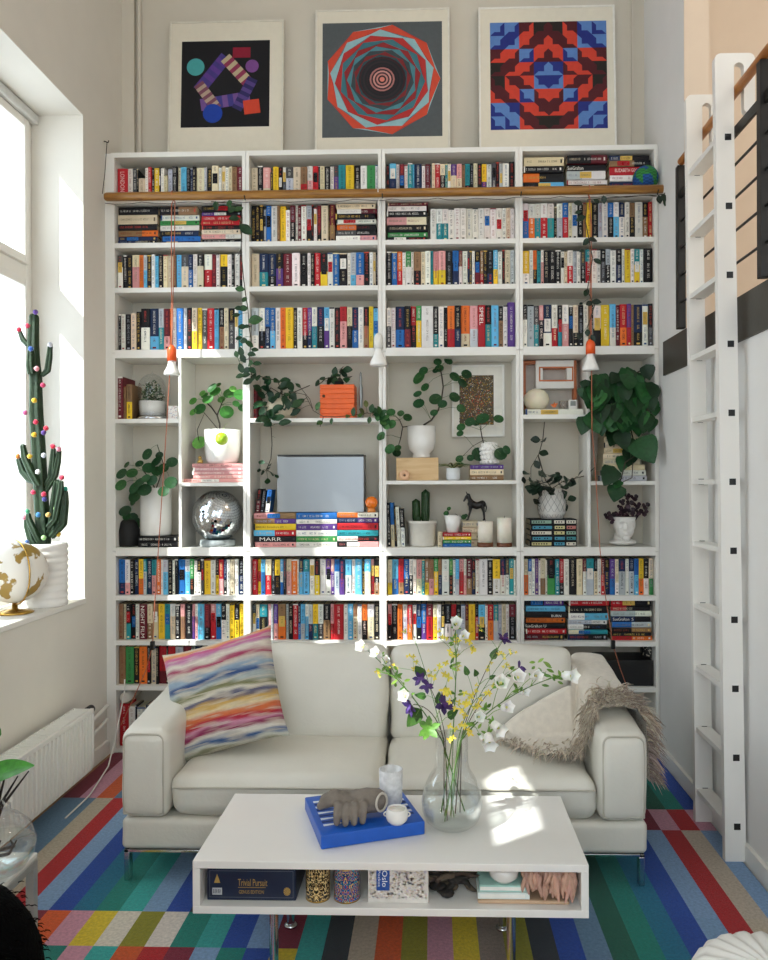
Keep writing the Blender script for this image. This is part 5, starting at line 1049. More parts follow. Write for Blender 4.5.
for k in range(1500):
    px, pz = q0.x + rq.random() * (q1.x - q0.x - .006), q0.z + rq.random() * (q1.z - q0.z - .006); ce = math.hypot((px - (q0.x + q1.x) / 2) / .1, (pz - (q0.z + q1.z) / 2 + .02) / .12); a = rq.uniform(0, pi); L = rq.uniform(.003, .009); v = Vector((math.cos(a), 0, math.sin(a))) * L; n_ = Vector((-math.sin(a), 0, math.cos(a))) * .0016
    pal = ['c8402a', 'd85a3a', 'e8d8a8', 'c83a2a'] if rq.random() < max(.05, .75 - ce) else ['1c1a18', 'c9a23a', 'e8e0c8', '2f5a44', '8a6a2a', '3a4a6a', 'b8902a', '20201e']
    p = Vector((px, Yp + .0082 - k * 1e-7, pz)); m.add([p - n_, p + v - n_ * .3, p + v + n_ * .3, p + n_], [(0, 1, 2, 3)], lin(rq.choice(pal)))
m.build('print', PAINT, t)
# small spider plant
Y = D + .08; u = kf(Y); c = ctr(453, Z3, Y)
t = potted('spider_plant', c, 'little arching spider plant in a small pale pot between wooden box and bubble pot', 'potted plant', [(0, 0), (5.5 * u, 0), (7 * u, 2 * u), (7.3 * u, 12 * u), (6.6 * u, 12.3 * u), (6.5 * u, 10 * u), (0, 10.5 * u)], mat('pale_glaze', 'dcdfe0', rough=.25, coat=.3), soil=(6.5 * u, 11 * u)); m = MB(); rq = random.Random(3)
for k in range(40):
    a = rq.uniform(0, 2 * pi); L = rq.uniform(.07, .125); p = c + Vector((0, 0, 11 * u)); q = [p]; d = Vector((math.cos(a) * .5, math.sin(a) * .4, 1))
    for j in range(6): d = (d + Vector((math.cos(a) * .3, math.sin(a) * .22, -.22))).normalized(); q.append(q[-1] + d * L / 5)
    m.tube(q, [.004, .005, .005, .0045, .0036, .0024, .001], 4, col=jit(lin(rq.choice(['7c8a52', '55703a', 'a8ac7c', '3f5a30', '8a7a4a'])), .15, rq), flat=.3)
m.build('foliage', LEAF, t)
# bubble pot with pilea
zt3 = Z3 + .0925; Y = D + .13; u = kf(Y); c = ctr(489.3, zt3, Y)
t = root('potted_pilea', c, 'pilea in a knobbly white bubble pot on three books under the speckled picture', 'potted plant', 'potted pileas on the shelves'); m = MB()
m.lathe([(0, 0), (7.5 * u, 0), (8.6 * u, 4 * u), (8.4 * u, 18 * u), (6.6 * u, 22.5 * u), (5.8 * u, 22.5 * u), (5.8 * u, 15 * u), (0, 16 * u)], c, 28)
for zi in range(5):
    for k in range(13):
        a = 2 * pi * (k + .5 * (zi % 2)) / 13; rr_ = 8.1 * u - (1.4 * u if zi == 4 else 0); m.ball(c + Vector((math.cos(a) * rr_, math.sin(a) * rr_, (2.6 + zi * 4.3) * u)), 2.1 * u, 10, 7)
m.build('pot', CERAM, t)
pilea(t, Y - .02, C3, [(.004, (575, 500), (565, 460), (560, 430), (560, 410)), (.002, (575, 480), (520, 510), (470, 560))], [(460, 415, 22), (455, 447, 18), (505, 388, 26), (570, 370, 28), (650, 373, 27), (548, 552, 32), (508, 570, 18), (660, 550, 30), (690, 530, 22), (452, 575, 18), (455, 605, 16), (535, 395, 18)], 24, 52)
# lower shelf
C4 = (382, 470, 5.486); ZM = 1.221; Y = D + .12; u = kf(Y); c = ctr(422, ZM, Y)
t = potted('potted_cactus', c, 'two-column dark cactus in a round cream pot on the lower plant shelf', 'potted plant', [(0, 0), (12.5 * u, 0), (13.4 * u, 1.5 * u), (14 * u, 22 * u), (15 * u, 22.5 * u), (15 * u, 25 * u), (13.6 * u, 25.2 * u), (13.4 * u, 21 * u), (0, 22 * u)], mat('cream_pot', 'e2ddd2', rough=.3, coat=.2), soil=(13.4 * u, 22.6 * u))
def cactus_col(mb, base, top, r, ribs=7, n=10, col=lin('26421f')):
    base, top = Vector(base), Vector(top); ax = (top - base).normalized(); L = (top - base).length; uu = ax.orthogonal().normalized(); ww = ax.cross(uu); vs = []; N = ribs * 4
    for i in range(n + 1):
        t_ = i / n; q = r * (min(1, .75 + t_ * 1.2)) * (math.sqrt(max(0, 1 - max(0, (t_ - .88) / .12) ** 2)) if t_ > .88 else 1) + 1e-4
        for j in range(N): a = 2 * pi * j / N; k = q * (1 + .14 * math.cos(a * ribs)); vs.append(base + ax * (L * t_) + uu * math.cos(a) * k + ww * math.sin(a) * k)
    fs = [(i * N + j, i * N + (j + 1) % N, (i + 1) * N + (j + 1) % N, (i + 1) * N + j) for i in range(n) for j in range(N)]; mb.add(vs, fs, col, smooth=True)
m = MB(); a = at(382 + 190 / 5.486, 545, Y).x; b_ = at(382 + 237 / 5.486, 545, Y).x
cactus_col(m, (a, Y, c.z + 22 * u), (a - .004, Y, c.z + 47 * u), 3.6 * u); cactus_col(m, (b_, Y, c.z + 22 * u), (b_ + .003, Y, c.z + 56.5 * u), 3.9 * u); cactus_col(m, (a + .008, Y - .03, c.z + 22 * u), (a + .012, Y - .035, c.z + 30 * u), 2.6 * u); m.build('stems', LEAF, t)
Y = D + .07; u = kf(Y); zb = ZM + .0832; c = ctr(452.6, zb, Y)
t = potted('potted_seedling', c, 'tiny pilea seedling in a small tapered white pot on the bright little books', 'potted plant', [(0, 0), (5.6 * u, 0), (7 * u, 8 * u), (8.7 * u, 17 * u), (8 * u, 17 * u), (7.6 * u, 14 * u), (0, 14.6 * u)], CERAM, soil=(7.7 * u, 15 * u))
pilea(t, Y, C4, [(.002, (365, 240), (362, 220)), (.0015, (400, 240), (440, 262))], [(352, 238, 13), (367, 212, 10), (448, 258, 15), (460, 250, 10)], 12, 53)
# toy horse on the cream books
HX = lambda x, y, dy=0: at(382 + x / 5.486, 470 + y / 5.486, D + .15 + dy); m = MB(); kk = kf(D + .15) / 5.486
def limb(pts, rs): m.tube(pts, [r * kk for r in rs], 10); [m.ball(p, r * kk, 10, 7) for p, r in zip(pts, rs)]
for dy in (-.012, .012): limb([HX(487, 190, dy), HX(483, 225, dy), HX(472, 266, dy)], [14, 7, 5]); limb([HX(548, 185, dy), HX(558, 225, dy), HX(562, 268, dy)], [15, 7.5, 5]); limb([HX(472, 266, dy), HX(464, 269, dy)], [5, 4]); limb([HX(562, 268, dy), HX(555, 270, dy)], [5, 4])
limb([HX(490, 182), HX(520, 192), HX(550, 183)], [22, 20, 21]); limb([HX(490, 175), HX(480, 155), HX(474, 135)], [17, 12, 10]); limb([HX(474, 135), HX(462, 145), HX(450, 165)], [11, 8.5, 5.5])
for dy in (-.006, .006): limb([HX(468, 130, dy), HX(461, 114, dy)], [4, 1.8])
limb([HX(565, 178), HX(573, 200), HX(568, 225)], [5, 4, 3])
hs = fused(m, .0022, 3); lowz = min(p.z for p in hs.v); dz = ZM + .1482 - lowz; hs.v = [p + Vector((0, 0, dz)) for p in hs.v]
tag(hs.build('toy_horse', mat('black_wood', '17120f', rough=.45)), 'black carved toy horse standing on the cream book pile', 'toy horse')
def candle(px0, px1, h, hb, lab, wx):
    Y = D + .05; u = kf(Y); c = ctr((px0 + px1) / 2, ZM, Y); r = (px1 - px0) / 2 * u
    t = root('candle', c, lab, 'candle', 'white candles on the lower plant shelf'); mm = MB(); mm.lathe([(0, 0), (r * 1.05, 0), (r * 1.07, .004), (r * 1.05, hb), (0, hb)], c, 30); mm.build('wooden_base', mat('walnut', '6a3a1e', rough=.45, var=.15), t)
    mm = MB(); mm.lathe([(0, hb), (r, hb), (r, h), (r * .9, h), (r * .88, h - .008), (0, h - .01)], c, 36, mod=wx); mm.build('candle_body', mat('candle_wax', 'ece4d4', rough=.45, sub=.15), t, merge=True)
    mm = MB(); mm.tube([c + Vector((0, 0, h - .011)), c + Vector((.001, 0, h + .012))], .0012, 5); mm.build('wick', BLACK, t)
candle(477.5, 492.5, .148, .026, 'ribbed white candle on a brown base in front of the cream books', lambda a, r, z_: 1 + .012 * math.sin(z_ * 260)); candle(496.8, 511.2, .17, .024, 'taller smooth white candle on a dark base at the ladder end of its shelf', None)
# ================================================================== bookcase 4
C5 = (518, 340, 5.2245); ZA = 1.994; P5 = lambda x, y, Y: at(518 + x / 5.2245, 340 + y / 5.2245, Y)
# nested orange and white frame
Y = D + .17; a, b = P5(26, 395, Y), P5(306, 98, Y); a.x = max(a.x, ux(3) + .024); b.z = min(b.z, 2.336); t = root('shadow_frame', ((a.x + b.x) / 2, Y + .03, ZA), 'orange-edged white nested frame standing behind the paper globe, ladder-side bookcase', 'frame')
TAN = mat('copper_orange', 'b8693c', rough=.5, var=.08); z0 = ZA + .0005
def fr_(x0, z0, x1, z1, w, ya, yb, mt, nm):
    mm = MB(); mm.bbox(x0, ya, z0, x0 + w, yb, z1, .001); mm.bbox(x1 - w, ya, z0, x1, yb, z1, .001); mm.bbox(x0 + w, ya, z0, x1 - w, yb, z0 + w, .001); mm.bbox(x0 + w, ya, z1 - w, x1 - w, yb, z1, .001); mm.build(nm, mt, t)
fr_(a.x, z0, b.x, b.z, .018, Y, Y + .075, TAN, 'outer_frame')
q0, q1 = P5(92, 255, Y), P5(300, 100, Y); fr_(q0.x, q0.z, q1.x - .012, q1.z - .008, .042, Y - .012, Y + .06, WHITE, 'white_frame')
i0, i1 = P5(108, 218, Y), P5(298, 140, Y); fr_(i0.x, i0.z, i1.x - .012, i1.z, .009, Y - .014, Y + .055, mat('bright_copper', 'c9703a', rough=.45), 'inner_edge')
mm = MB(); mm.box(a.x + .018, Y + .06, z0 + .018, b.x - .018, Y + .068, b.z - .018); mm.build('back_board', mat('grey_board', 'c4bdb2', rough=.8), t)
zb = ZA + .0365; Y = D + .105; u = kf(Y); c = ctr(536.5, zb, Y)
t = root('paper_globe', c, 'ribbed cream paper globe lamp on the long white book', 'lamp'); m = MB(); m.lathe([(4 * u, 0), (8 * u, 1.2 * u), (11.6 * u, 5 * u), (12.8 * u, 10 * u), (11.6 * u, 15 * u), (8 * u, 19 * u), (4 * u, 20.4 * u)], c, 48, mod=lambda a, r, z_: 1 + .018 * math.sin(a * 24)); m.build('shade', mat('rice_paper', 'e6dcc2', rough=.8, sub=.2), t)
m = MB(); m.lathe([(0, 20 * u), (4.1 * u, 20.2 * u), (4.1 * u, 20.8 * u), (0, 20.9 * u)], c, 20); m.build('top_ring', mat('matte_black') if False else WHITE, t)
Y = D + .08; u = kf(Y); c = ctr(554.5, zb, Y); m = MB(); rq = random.Random(4)
for k in range(7):
    v = Vector((rq.uniform(-1, 1), rq.uniform(-.6, .6), rq.uniform(.1, 1))).normalized(); w_ = v.orthogonal().normalized(); x_ = v.cross(w_); s = 5.2 * u * rq.uniform(.7, 1); o = c + Vector((0, 0, 3.4 * u)); p = [o + v * s, o + w_ * s * .6, o + x_ * s * .6, o - w_ * s * .5, o - x_ * s * .4, o - v * s * .3]
    p = [Vector((q.x, q.y, max(q.z, zb + .0005))) for q in p]; m.add(p, [(0, 1, 2), (0, 2, 3), (0, 3, 4), (0, 4, 1), (5, 2, 1), (5, 3, 2), (5, 4, 3), (5, 1, 4)], jit(lin('dd7440'), .15, rq))
tag(m.build('origami_figure', PAINT), 'small folded orange paper figure beside the paper globe', 'ornament')
c = ctr(563.5, zb, D + .10); m = MB(); m.lathe([(0, 0), (3.6 * u, 0), (4.6 * u, 3 * u), (4.6 * u, 8.6 * u), (4.2 * u, 8.6 * u), (4.2 * u, 3 * u), (0, 1 * u)], c, 24); tag(m.build('votive_glass', glass('smoke_glass', 'd8cfc4', .12, .25), merge=True), 'small cloudy votive glass between the orange paper figure and the clock', 'glass')
Y = D + .075; c = ctr(573.2, zb, Y); t = root('desk_clock', c, 'tiny white square clock with a grey display on the long white book', 'clock'); m = MB(); h_ = 9.6 * u; w_ = 4.2 * u; m.bbox(c.x - w_, Y, zb, c.x + w_, Y + .03, zb + h_, .004); m.build('clock_body', WHITE, t)
m = MB(); m.box(c.x - w_ * .62, Y - .001, zb + h_ * .36, c.x + w_ * .62, Y + .002, zb + h_ * .86); m.build('display', mat('lcd_grey', '7d827c', rough=.3), t)
# netted vase with vine
C6 = (520, 400, 5.486); Y = D + .13; u = kf(Y); zt = ZM + .1615; c = ctr(551.8, zt, Y)
t = potted('vine_vase', c, 'white netted vase with a dark trailing vine standing on the dark volumes', 'potted plant', [(0, 0), (10.5 * u, 0), (13.4 * u, 6 * u), (13.8 * u, 15 * u), (12 * u, 25 * u), (10 * u, 29.5 * u), (9.3 * u, 29.5 * u), (9.3 * u, 22 * u), (0, 24 * u)], mat('white_bisque', 'dedbd4', rough=.6, bump=.1), 'trailing plants on the shelves', soil=(9.2 * u, 26 * u), part='vase_body')
m = MB()
for k in range(14):
    for sg in (-1, 1):
        P = []
        for j in range(10):
            z_ = (1 + j * 3) * u; r_ = (10.5 + 3.4 * math.sin(min(1, (z_ / u) / 20) * pi * .8)) * u if z_ < 20 * u else (13.2 - (z_ / u - 20) * .3) * u; a = 2 * pi * k / 14 + sg * j * .13; P.append(c + Vector((math.cos(a) * r_ * 1.02, math.sin(a) * r_ * 1.02, z_)))
        m.tube(P, .0011, 4)
m.build('netting', mat('grey_cord', '8d8a84', rough=.8), t)
vine(None, c, None, None, Y - .03, C6, [(.003, (170, 500), (165, 470), (140, 440), (100, 310), (125, 220), (135, 120)), (.002, (140, 440), (110, 330), (100, 300)), (.002, (150, 470), (60, 440), (60, 370), (100, 300)), (.0025, (170, 490), (230, 450), (300, 430), (360, 415), (410, 370)), (.002, (170, 490), (230, 520), (250, 600)), (.002, (150, 490), (100, 540), (85, 570))],
     [(85, 218, .9), (130, 222, .9), (130, 292, .95), (93, 352, .8), (30, 400, .9), (118, 410, 1.1), (48, 482, 1), (90, 470, 1.1), (60, 440, .9), (150, 482, 1.1), (212, 432, 1), (250, 440, 1.1), (320, 408, 1.4), (265, 465, 1.1), (230, 520, 1.2), (185, 550, .8), (225, 552, 1.1), (285, 540, .9), (242, 590, 1), (90, 560, 1.1), (140, 612, 1), (205, 632, 1), (180, 450, 1.1), (110, 445, 1), (140, 450, 1), (75, 500, 1), (170, 500, 1.1), (110, 500, 1), (20, 440, .8), (245, 480, 1)] + scat(18, 20, 300, 400, 510, 17, .8, 1.1), .064, .046, 61, [lin('18261c'), lin('1f3124'), lin('243a2a')], t=t)
# big pothos
Y = D + .13; u = kf(Y); zt = 1.605 + 9 * .0325 + .0008; c = ctr(622, zt, Y)
t = potted('pothos', c, 'huge heart-leaved pothos spilling from a white pot on pale books beside the ladder', 'potted plant', [(0, 0), (13 * u, 0), (15 * u, 4 * u), (17 * u, 22 * u), (17.6 * u, 27 * u), (16.4 * u, 27 * u), (16 * u, 20 * u), (0, 22 * u)], CERAM, 'trailing plants on the shelves', soil=(16 * u, 23 * u))
PO = [lin(x) for x in ('1a3f1e', '1f4c24', '153318', '275a2a')]
vine(None, c, None, None, Y - .09, C5, [(.004, (540, 390, .08), (540, 300), (570, 200), (640, 160)), (.004, (540, 390, .08), (440, 290), (390, 230), (340, 230)), (.004, (540, 390, .08), (430, 400), (350, 440, -.05)), (.004, (540, 390, .08), (620, 330), (700, 260)), (.004, (560, 390, .08), (590, 470, -.03), (620, 600, -.05), (560, 640, -.05), (540, 720, -.06), (510, 800, -.06)), (.003, (540, 390, .08), (520, 480), (500, 560)), (.003, (600, 640, -.05), (595, 720, -.05), (540, 745, -.05), (515, 700, -.05)), (.003, (560, 390), (680, 430), (690, 560, -.03))],
     [(680, 165, 1.0), (575, 225, 1.2), (460, 320, 1.35), (410, 310, 1.2), (430, 380, 1.35), (400, 430, 1.3), (345, 445, 1.15), (660, 280, 1.3), (630, 240, 1.2), (700, 260, 1), (710, 370, .9), (660, 430, 1.35), (690, 330, 1.1), (520, 270, 1.2), (480, 260, 1.1), (545, 330, 1.0), (600, 320, 1.1), (640, 340, 1.1), (500, 420, 1.1), (535, 440, 1), (500, 510, 1.5), (550, 520, 1.2), (470, 420, 1.1), (665, 580, 1.9), (580, 615, 1.2), (545, 645, 1.0), (475, 710, 1.35), (510, 800, 1.25), (515, 755, .7), (440, 250, 1.0), (390, 350, 1.1), (560, 280, 1), (600, 400, 1.1), (620, 460, 1.2), (690, 440, 1), (540, 180, .5), (450, 210, .9), (500, 205, .9), (405, 210, .8), (345, 275, .9), (350, 235, .7), (350, 300, .6), (375, 270, .9), (580, 550, 1), (430, 460, 1)] + scat(46, 375, 715, 180, 470, 9, .95, 1.3), .098, .08, 62, PO, shape='heart', t=t, dr=.10, hang=.8)
# bust planter
Y = D + .11; kk = kf(Y) / 5.486; B = lambda x, y, dy=0: at(520 + x / 5.486, 400 + y / 5.486, Y + dy); m = MB()
def bl(x, y, dy, rx, ry, rz): m.ball(B(x, y, dy), (rx * kk, ry * kk, rz * kk), 18, 12)
bl(570, 690, 0, 62, 66, 66); bl(575, 720, -.028, 50, 44, 58); bl(568, 655, .0, 66, 68, 40)
bl(582, 705, -.078, 9, 14, 20); bl(582, 720, -.082, 11, 10, 8)                        # nose
bl(582, 743, -.072, 18, 8, 5); bl(582, 752, -.070, 16, 8, 5); bl(584, 772, -.058, 20, 14, 14)   # lips, chin
bl(558, 682, -.066, 20, 9, 6); bl(606, 682, -.062, 20, 9, 6); bl(552, 715, -.056, 16, 12, 14); bl(610, 715, -.054, 16, 12, 14)  # brows, cheeks
bl(520, 700, .005, 10, 12, 22); bl(626, 700, .005, 8, 12, 22)                          # ears
m.tube([B(562, 745, .01), B(558, 775, .012), B(560, 800, .01)], [44 * kk, 44 * kk, 60 * kk], 20); bl(563, 790, .005, 74, 62, 20)
bs = fused(m, .0034, 4); lz = min(p.z for p in bs.v); bs.v = [p + Vector((0, 0, ZM + .0006 - lz)) for p in bs.v]; topz = B(570, 640).z
bs.v = [Vector((p.x, p.y, min(p.z, topz))) for p in bs.v]
cB = Vector((B(567, 700).x, Y, ZM)); t = root('head_planter', cB, 'white plaster head planter with purple-leaved oxalis beside the ladder', 'potted plant'); bs.build('head', mat('plaster', 'e2dfd8', rough=.6, bump=.05), t)
m = MB(); ct = Vector((cB.x + .003, Y, topz)); m.lathe([(0, .002), (50 * kk, .002)], ct, 20); m.build('soil', SOIL, t)
sm, lm = MB(), MB(); rq = random.Random(15)
for (x, y, s) in [(585, 525, 1), (625, 535, 1), (600, 570, 1.1), (640, 575, 1), (690, 580, 1), (680, 615, 1), (610, 610, 1.1), (650, 610, 1), (570, 600, 1), (540, 625, 1.1), (500, 630, 1.1), (520, 640, 1), (480, 635, .9), (500, 660, .9), (560, 560, .8), (545, 590, .8), (575, 635, 1), (630, 640, .8)]:
    p = B(x, y, rq.uniform(-.05, .02)); q = ct + Vector((rq.uniform(-.02, .02), rq.uniform(-.02, .02), 0)); sm.tube([q, q.lerp(p, .5) + Vector((0, 0, .02)), p], .0011, 4, col=lin('6a4050'))
    for k in range(3):
        a = 2 * pi * k / 3 + rq.random(); leaf(lm, p, (math.cos(a), rq.uniform(-.6, .1), math.sin(a) * .8), (0, -1, .5), .028 * s, .030 * s, jit(lin(rq.choice(['2e1622', '3a1a2a', '24121c'])), .25, rq), .15, 4, 'tri')
sm.build('stem', mat('stem_attr'), t); lm.build('foliage', LEAF, t)
# ------------------------------------------------------------------ lower shelves
Y = D + .02; a, b = at(600, 690, Y).x, 1.288; m = MB(); z0 = ZS['r7']
m.bbox(a, D + .03, z0 + .0004, b, D + .25, z0 + .150, .004); tag(m.build('black_device', BLACK), 'wide matte black device box on the shelf behind the throw, ladder side', 'box')
Y = D + .045; u = kf(Y); c = ctr(648, z0 + .151, D + .13); t = root('pierced_lantern', c, 'black lantern with pale flower dots on the black device box', 'lantern'); m = MB(); m.lathe([(0, 0), (8 * u, 0), (8.2 * u, .002), (8.2 * u, .088), (7 * u, .094), (0, .094)], c, 30); m.build('lantern_body', BLACK, t); m = MB(); rq = random.Random(2)
for k in range(60):
    a_ = -pi / 2 + rq.uniform(-1.4, 1.4); zq = rq.uniform(.012, .075); p = c + Vector((math.cos(a_) * 8.28 * u, math.sin(a_) * 8.28 * u, zq)); tx_ = Vector((-math.sin(a_), math.cos(a_), 0)); s = rq.uniform(.002, .0045)
    m.add([p + tx_ * s, p + Vector((0, 0, s)), p - tx_ * s, p - Vector((0, 0, s))], [(0, 1, 2, 3)])
m.build('dots', mat('cream_dots', 'd8cdb8', rough=.6), t)
c = Vector((at(124.8, 700, D + .03).x, D + .03, ZS['r8'] + .285)); m = MB(); L_ = .2
zc = ZS['r8'] + .255 + .034
m.v = []; pr = [(0, 0), (.027, 0), (.031, .003), (.031, .2), (0, .2)]; mm = MB(Matrix.Translation((c.x, D + .03, zc)) @ Matrix.Rotation(-pi / 2, 4, 'X')); mm.lathe(pr, (0, 0, 0), 24); tag(mm.build('cardboard_tube', mat('card_tube', 'd8d2c6', rough=.8)), 'pale end of a rolled paper tube lying on the bottom-shelf books beside the window', 'tube')
# ================================================================== PRINTS ABOVE
def picture(px_tl, px_tr, px_bl, px_br, pr_tl, pr_br, name, label, deco, frc):
    zb = ZTOP + .001; Yb = 4.64; Yt = YB - .02
    bl_, br_ = at(*px_bl, Yb), at(*px_br, Yb); tl_, tr_ = at(*px_tl, Yt), at(*px_tr, Yt)
    w = ((br_ - bl_).length + (tr_ - tl_).length) / 2; ztop = (tl_.z + tr_.z) / 2; xc = (bl_.x + br_.x + tl_.x + tr_.x) / 4
    hz = ztop - zb; lean = math.atan2(Yt - .022 - Yb, hz); hh = hz / math.cos(lean); roll = math.atan2((tl_.x + tr_.x) / 2 - (bl_.x + br_.x) / 2, hz) * .0
    M = Matrix.Translation((xc, Yb, zb)) @ Matrix.Rotation(-lean, 4, 'X')
    t = root(name, (xc, Yb, zb), label, 'picture', 'framed prints standing on the bookcases'); fw = .012
    m = MB(M); m.bbox(-w / 2, 0, 0, -w / 2 + fw, .022, hh, .002); m.bbox(w / 2 - fw, 0, 0, w / 2, .022, hh, .002); m.bbox(-w / 2 + fw, 0, 0, w / 2 - fw, .022, fw, .002); m.bbox(-w / 2 + fw, 0, hh - fw, w / 2 - fw, .022, hh, .002); m.build('frame', mat('frame_' + frc, frc, rough=.45), t)
    m = MB(M); m.box(-w / 2 + fw, .005, fw, w / 2 - fw, .012, hh - fw); m.build('mat_board', mat('cream_mat', 'dfd7c4', rough=.9, var=.02), t)
    W, Hh = px_tr[0] - px_tl[0], CY - (zb - H) * F / Yb - px_tl[1]; u0 = (pr_tl[0] - px_tl[0]) / W; u1 = (pr_br[0] - (px_tl[0] + px_bl[0]) / 2) / W; v0 = (pr_tl[1] - px_tl[1]) / Hh; v1 = (pr_br[1] - px_tl[1]) / Hh
    x0, x1, z1, z0 = -w / 2 + w * u0, -w / 2 + w * u1, hh * (1 - v0), hh * (1 - v1); m = MB(M); lay = [0]
    def poly(pts, col):
        lay[0] += 1; y = .0046 - lay[0] * .00001; m.add([(x0 + (x1 - x0) * u, y, z0 + (z1 - z0) * v) for u, v in pts], [tuple(range(len(pts)))], lin(col))
    deco(poly); m.build('print', PAINT, t)
def deco1(P):
    P([(0, 0), (1, 0), (1, 1), (0, 1)], '1a1a1d'); pal = ['5a3a86', '3a3f8a', '9a3a56', 'b8a888', '7a6a9a', 'b8402f']
    def bar(x, y, a, L, w, c, c2):
        d = (math.cos(a), math.sin(a)); n = (-d[1], d[0]); k = 9
        for i in range(k):
            s, e = -L / 2 + L * i / k, -L / 2 + L * (i + 1) / k; P([(x + d[0] * s + n[0] * w, y + d[1] * s + n[1] * w), (x + d[0] * e + n[0] * w, y + d[1] * e + n[1] * w), (x + d[0] * e - n[0] * w, y + d[1] * e - n[1] * w), (x + d[0] * s - n[0] * w, y + d[1] * s - n[1] * w)], c if i % 2 else c2)
    def circ(x, y, r, c): P([(x + r * math.cos(t * pi / 14), y + r * math.sin(t * pi / 14)) for t in range(28)], c)
    for x, y, a, L, w, c, c2 in ((.35, .62, .9, .5, .07, '5a3a86', '46397c'), (.64, .64, 2.3, .44, .065, '8a3350', 'b8a888'), (.5, .3, .15, .56, .07, '3f3a80', '70508a'), (.3, .36, 2.2, .36, .06, 'b09a86', '7a4a5a'), (.72, .38, 1.1, .4, .06, '54407e', '2f2c5c')): bar(x, y, a, L, w, c, c2)
    circ(.16, .7, .10, '4aa0a0'); circ(.36, .16, .11, '1f3f9a'); circ(.8, .7, .075, '7a4a8a'); P([(.72, .14), (.9, .16), (.88, .32), (.7, .3)], 'c8452f'); P([(.58, .8), (.78, .8), (.78, .92), (.58, .92)], '8a1f34')
def deco2(P):
    P([(0, 0), (1, 0), (1, 1), (0, 1)], '54595b')
    ring = lambda r, sd, ph: [(.5 + r * math.cos(2 * pi * j / sd + ph), .5 + r * math.sin(2 * pi * j / sd + ph)) for j in range(sd)]
    pal = ['c94a34', '8fb4b8', 'b03330', '3f6f78', '8c2c2e', '4a7f88', '39464a', '7a2a2c', '2f4a50', '3a2428', '26282b', '2f2a2e', '242427', '2c2228', '222225', '3a2a2e']
    r = .485
    for k in range(16):
        c = pal[k]; sd = 9 if k < 9 else 20; ph = k * .21; P(ring(r, sd, ph), c)
        if k < 8:
            a = ring(r, sd, ph); b = ring(r * .93, sd, ph + .21)
            for j in range(sd): P([a[j], a[(j + 1) % sd], b[j]], pal[k + 1 + j % 2])
        r *= .905
    for k in range(7): P(ring(.105 * (1 - k / 7.5), 18, 0), ['a8706c', '3a2a2e', 'c89088', '4a3034', 'c0847c', '2a2024', 'd88070'][k])
def deco3(P):
    P([(0, 0), (1, 0), (1, 1), (0, 1)], '26221f'); pal = {'b': '5a7fb8', 'n': '252f78', 'r': 'c8402f', 'm': '501c22', 'k': '26221f'}
    lay = ['bbmkkmbb', 'bnrmmrnb', 'mrbrrbrm', 'kmrnnrmk', 'kmrnnrmk', 'mrbrrbrm', 'bnrmmrnb', 'bbmkkmbb']
    for j, row in enumerate(lay):
        for i, ch in enumerate(row):
            u, v = i / 8, j / 8; e = 1 / 8; c = pal[ch]; P([(u, v), (u + e, v), (u + e, v + e), (u, v + e)], c)
            o = {'b': 'n', 'n': 'b', 'r': 'm', 'm': 'r', 'k': 'm'}[ch]
            if (i < 4) == (j < 4): P([(u, v), (u + e, v), (u, v + e)], pal[o])
            else: P([(u + e, v), (u + e, v + e), (u, v)], pal[o])
            P([(u + e * .3, v + e * .3), (u + e * .7, v + e * .3), (u + e * .7, v + e * .7), (u + e * .3, v + e * .7)], c)
picture((171.4, 23), (284.4, 22), (166, 151.4), (283, 150.4), (184, 42.4), (268, 125.5), 'framed_print', 'framed print of striped purple bars and teal and blue discs on black, beside the window', deco1, 'd8d2c2')
picture((316.3, 11.3), (450.3, 10), (314, 149.5), (449.5, 148.5), (323.6, 24.5), (441.5, 136.8), 'framed_print', 'large framed print of concentric red and teal rings on a grey ground, middle of three', deco2, 'ded8ca')
picture((478.2, 8.8), (613.4, 7.2), (479.2, 145.6), (617.5, 144), (489.7, 24.5), (605.5, 131.2), 'framed_print', 'framed print of red and blue angular blocks above the ladder-side bookcases', deco3, 'e6e2d8')
# ================================================================== WOODEN POLE, PENDANT LAMPS
YP = D - .075; pa, pb = at(105, 196.6, YP), at(664.5, 189.5, YP); zp = (pa.z + pb.z) / 2
POLEW = wood('honey_wood', '7e5220', 'a8762f', 4, (1.2, 14, 14), .35)
t = root('wooden_pole', ((pa.x + pb.x) / 2, YP, zp), 'long round wooden pole hung across the front of all four bookcases', 'pole')
m = MB(); m.tube([(pa.x, YP, zp), (pa.x + .012, YP, zp), ((pa.x + pb.x) / 2, YP, zp), (pb.x - .012, YP, zp), (pb.x, YP, zp)], [.02, .0245, .0245, .0245, .02], 20); m.build('pole_rod', POLEW, t)
hk = at(107, 142, D - .01); m = MB(); m.tube([(hk.x, YP, zp + .02), (hk.x + .002, YP + .03, zp + .15), (hk.x, D - .01, hk.z)], .0022, 6); m.tube([(hk.x - .035, D, hk.z + .012), (hk.x - .01, D - .012, hk.z + .002), (hk.x + .008, D - .012, hk.z - .004), (hk.x + .012, D - .012, hk.z + .008)], .0035, 6); m.build('hanging_wire', mat('dark_wire', '3a3630', rough=.5, metal=.5), t)
for px in (247, 383, 520, 655):
    x = at(px, 190, D - .03).x; m = MB(); m.tube([(x, D + .0, zp + .04), (x, D - .05, zp - .005), (x, YP, zp - .0265), (x, YP - .024, zp - .012)], .004, 6); m.build('bracket', mat('dark_wire'), t)
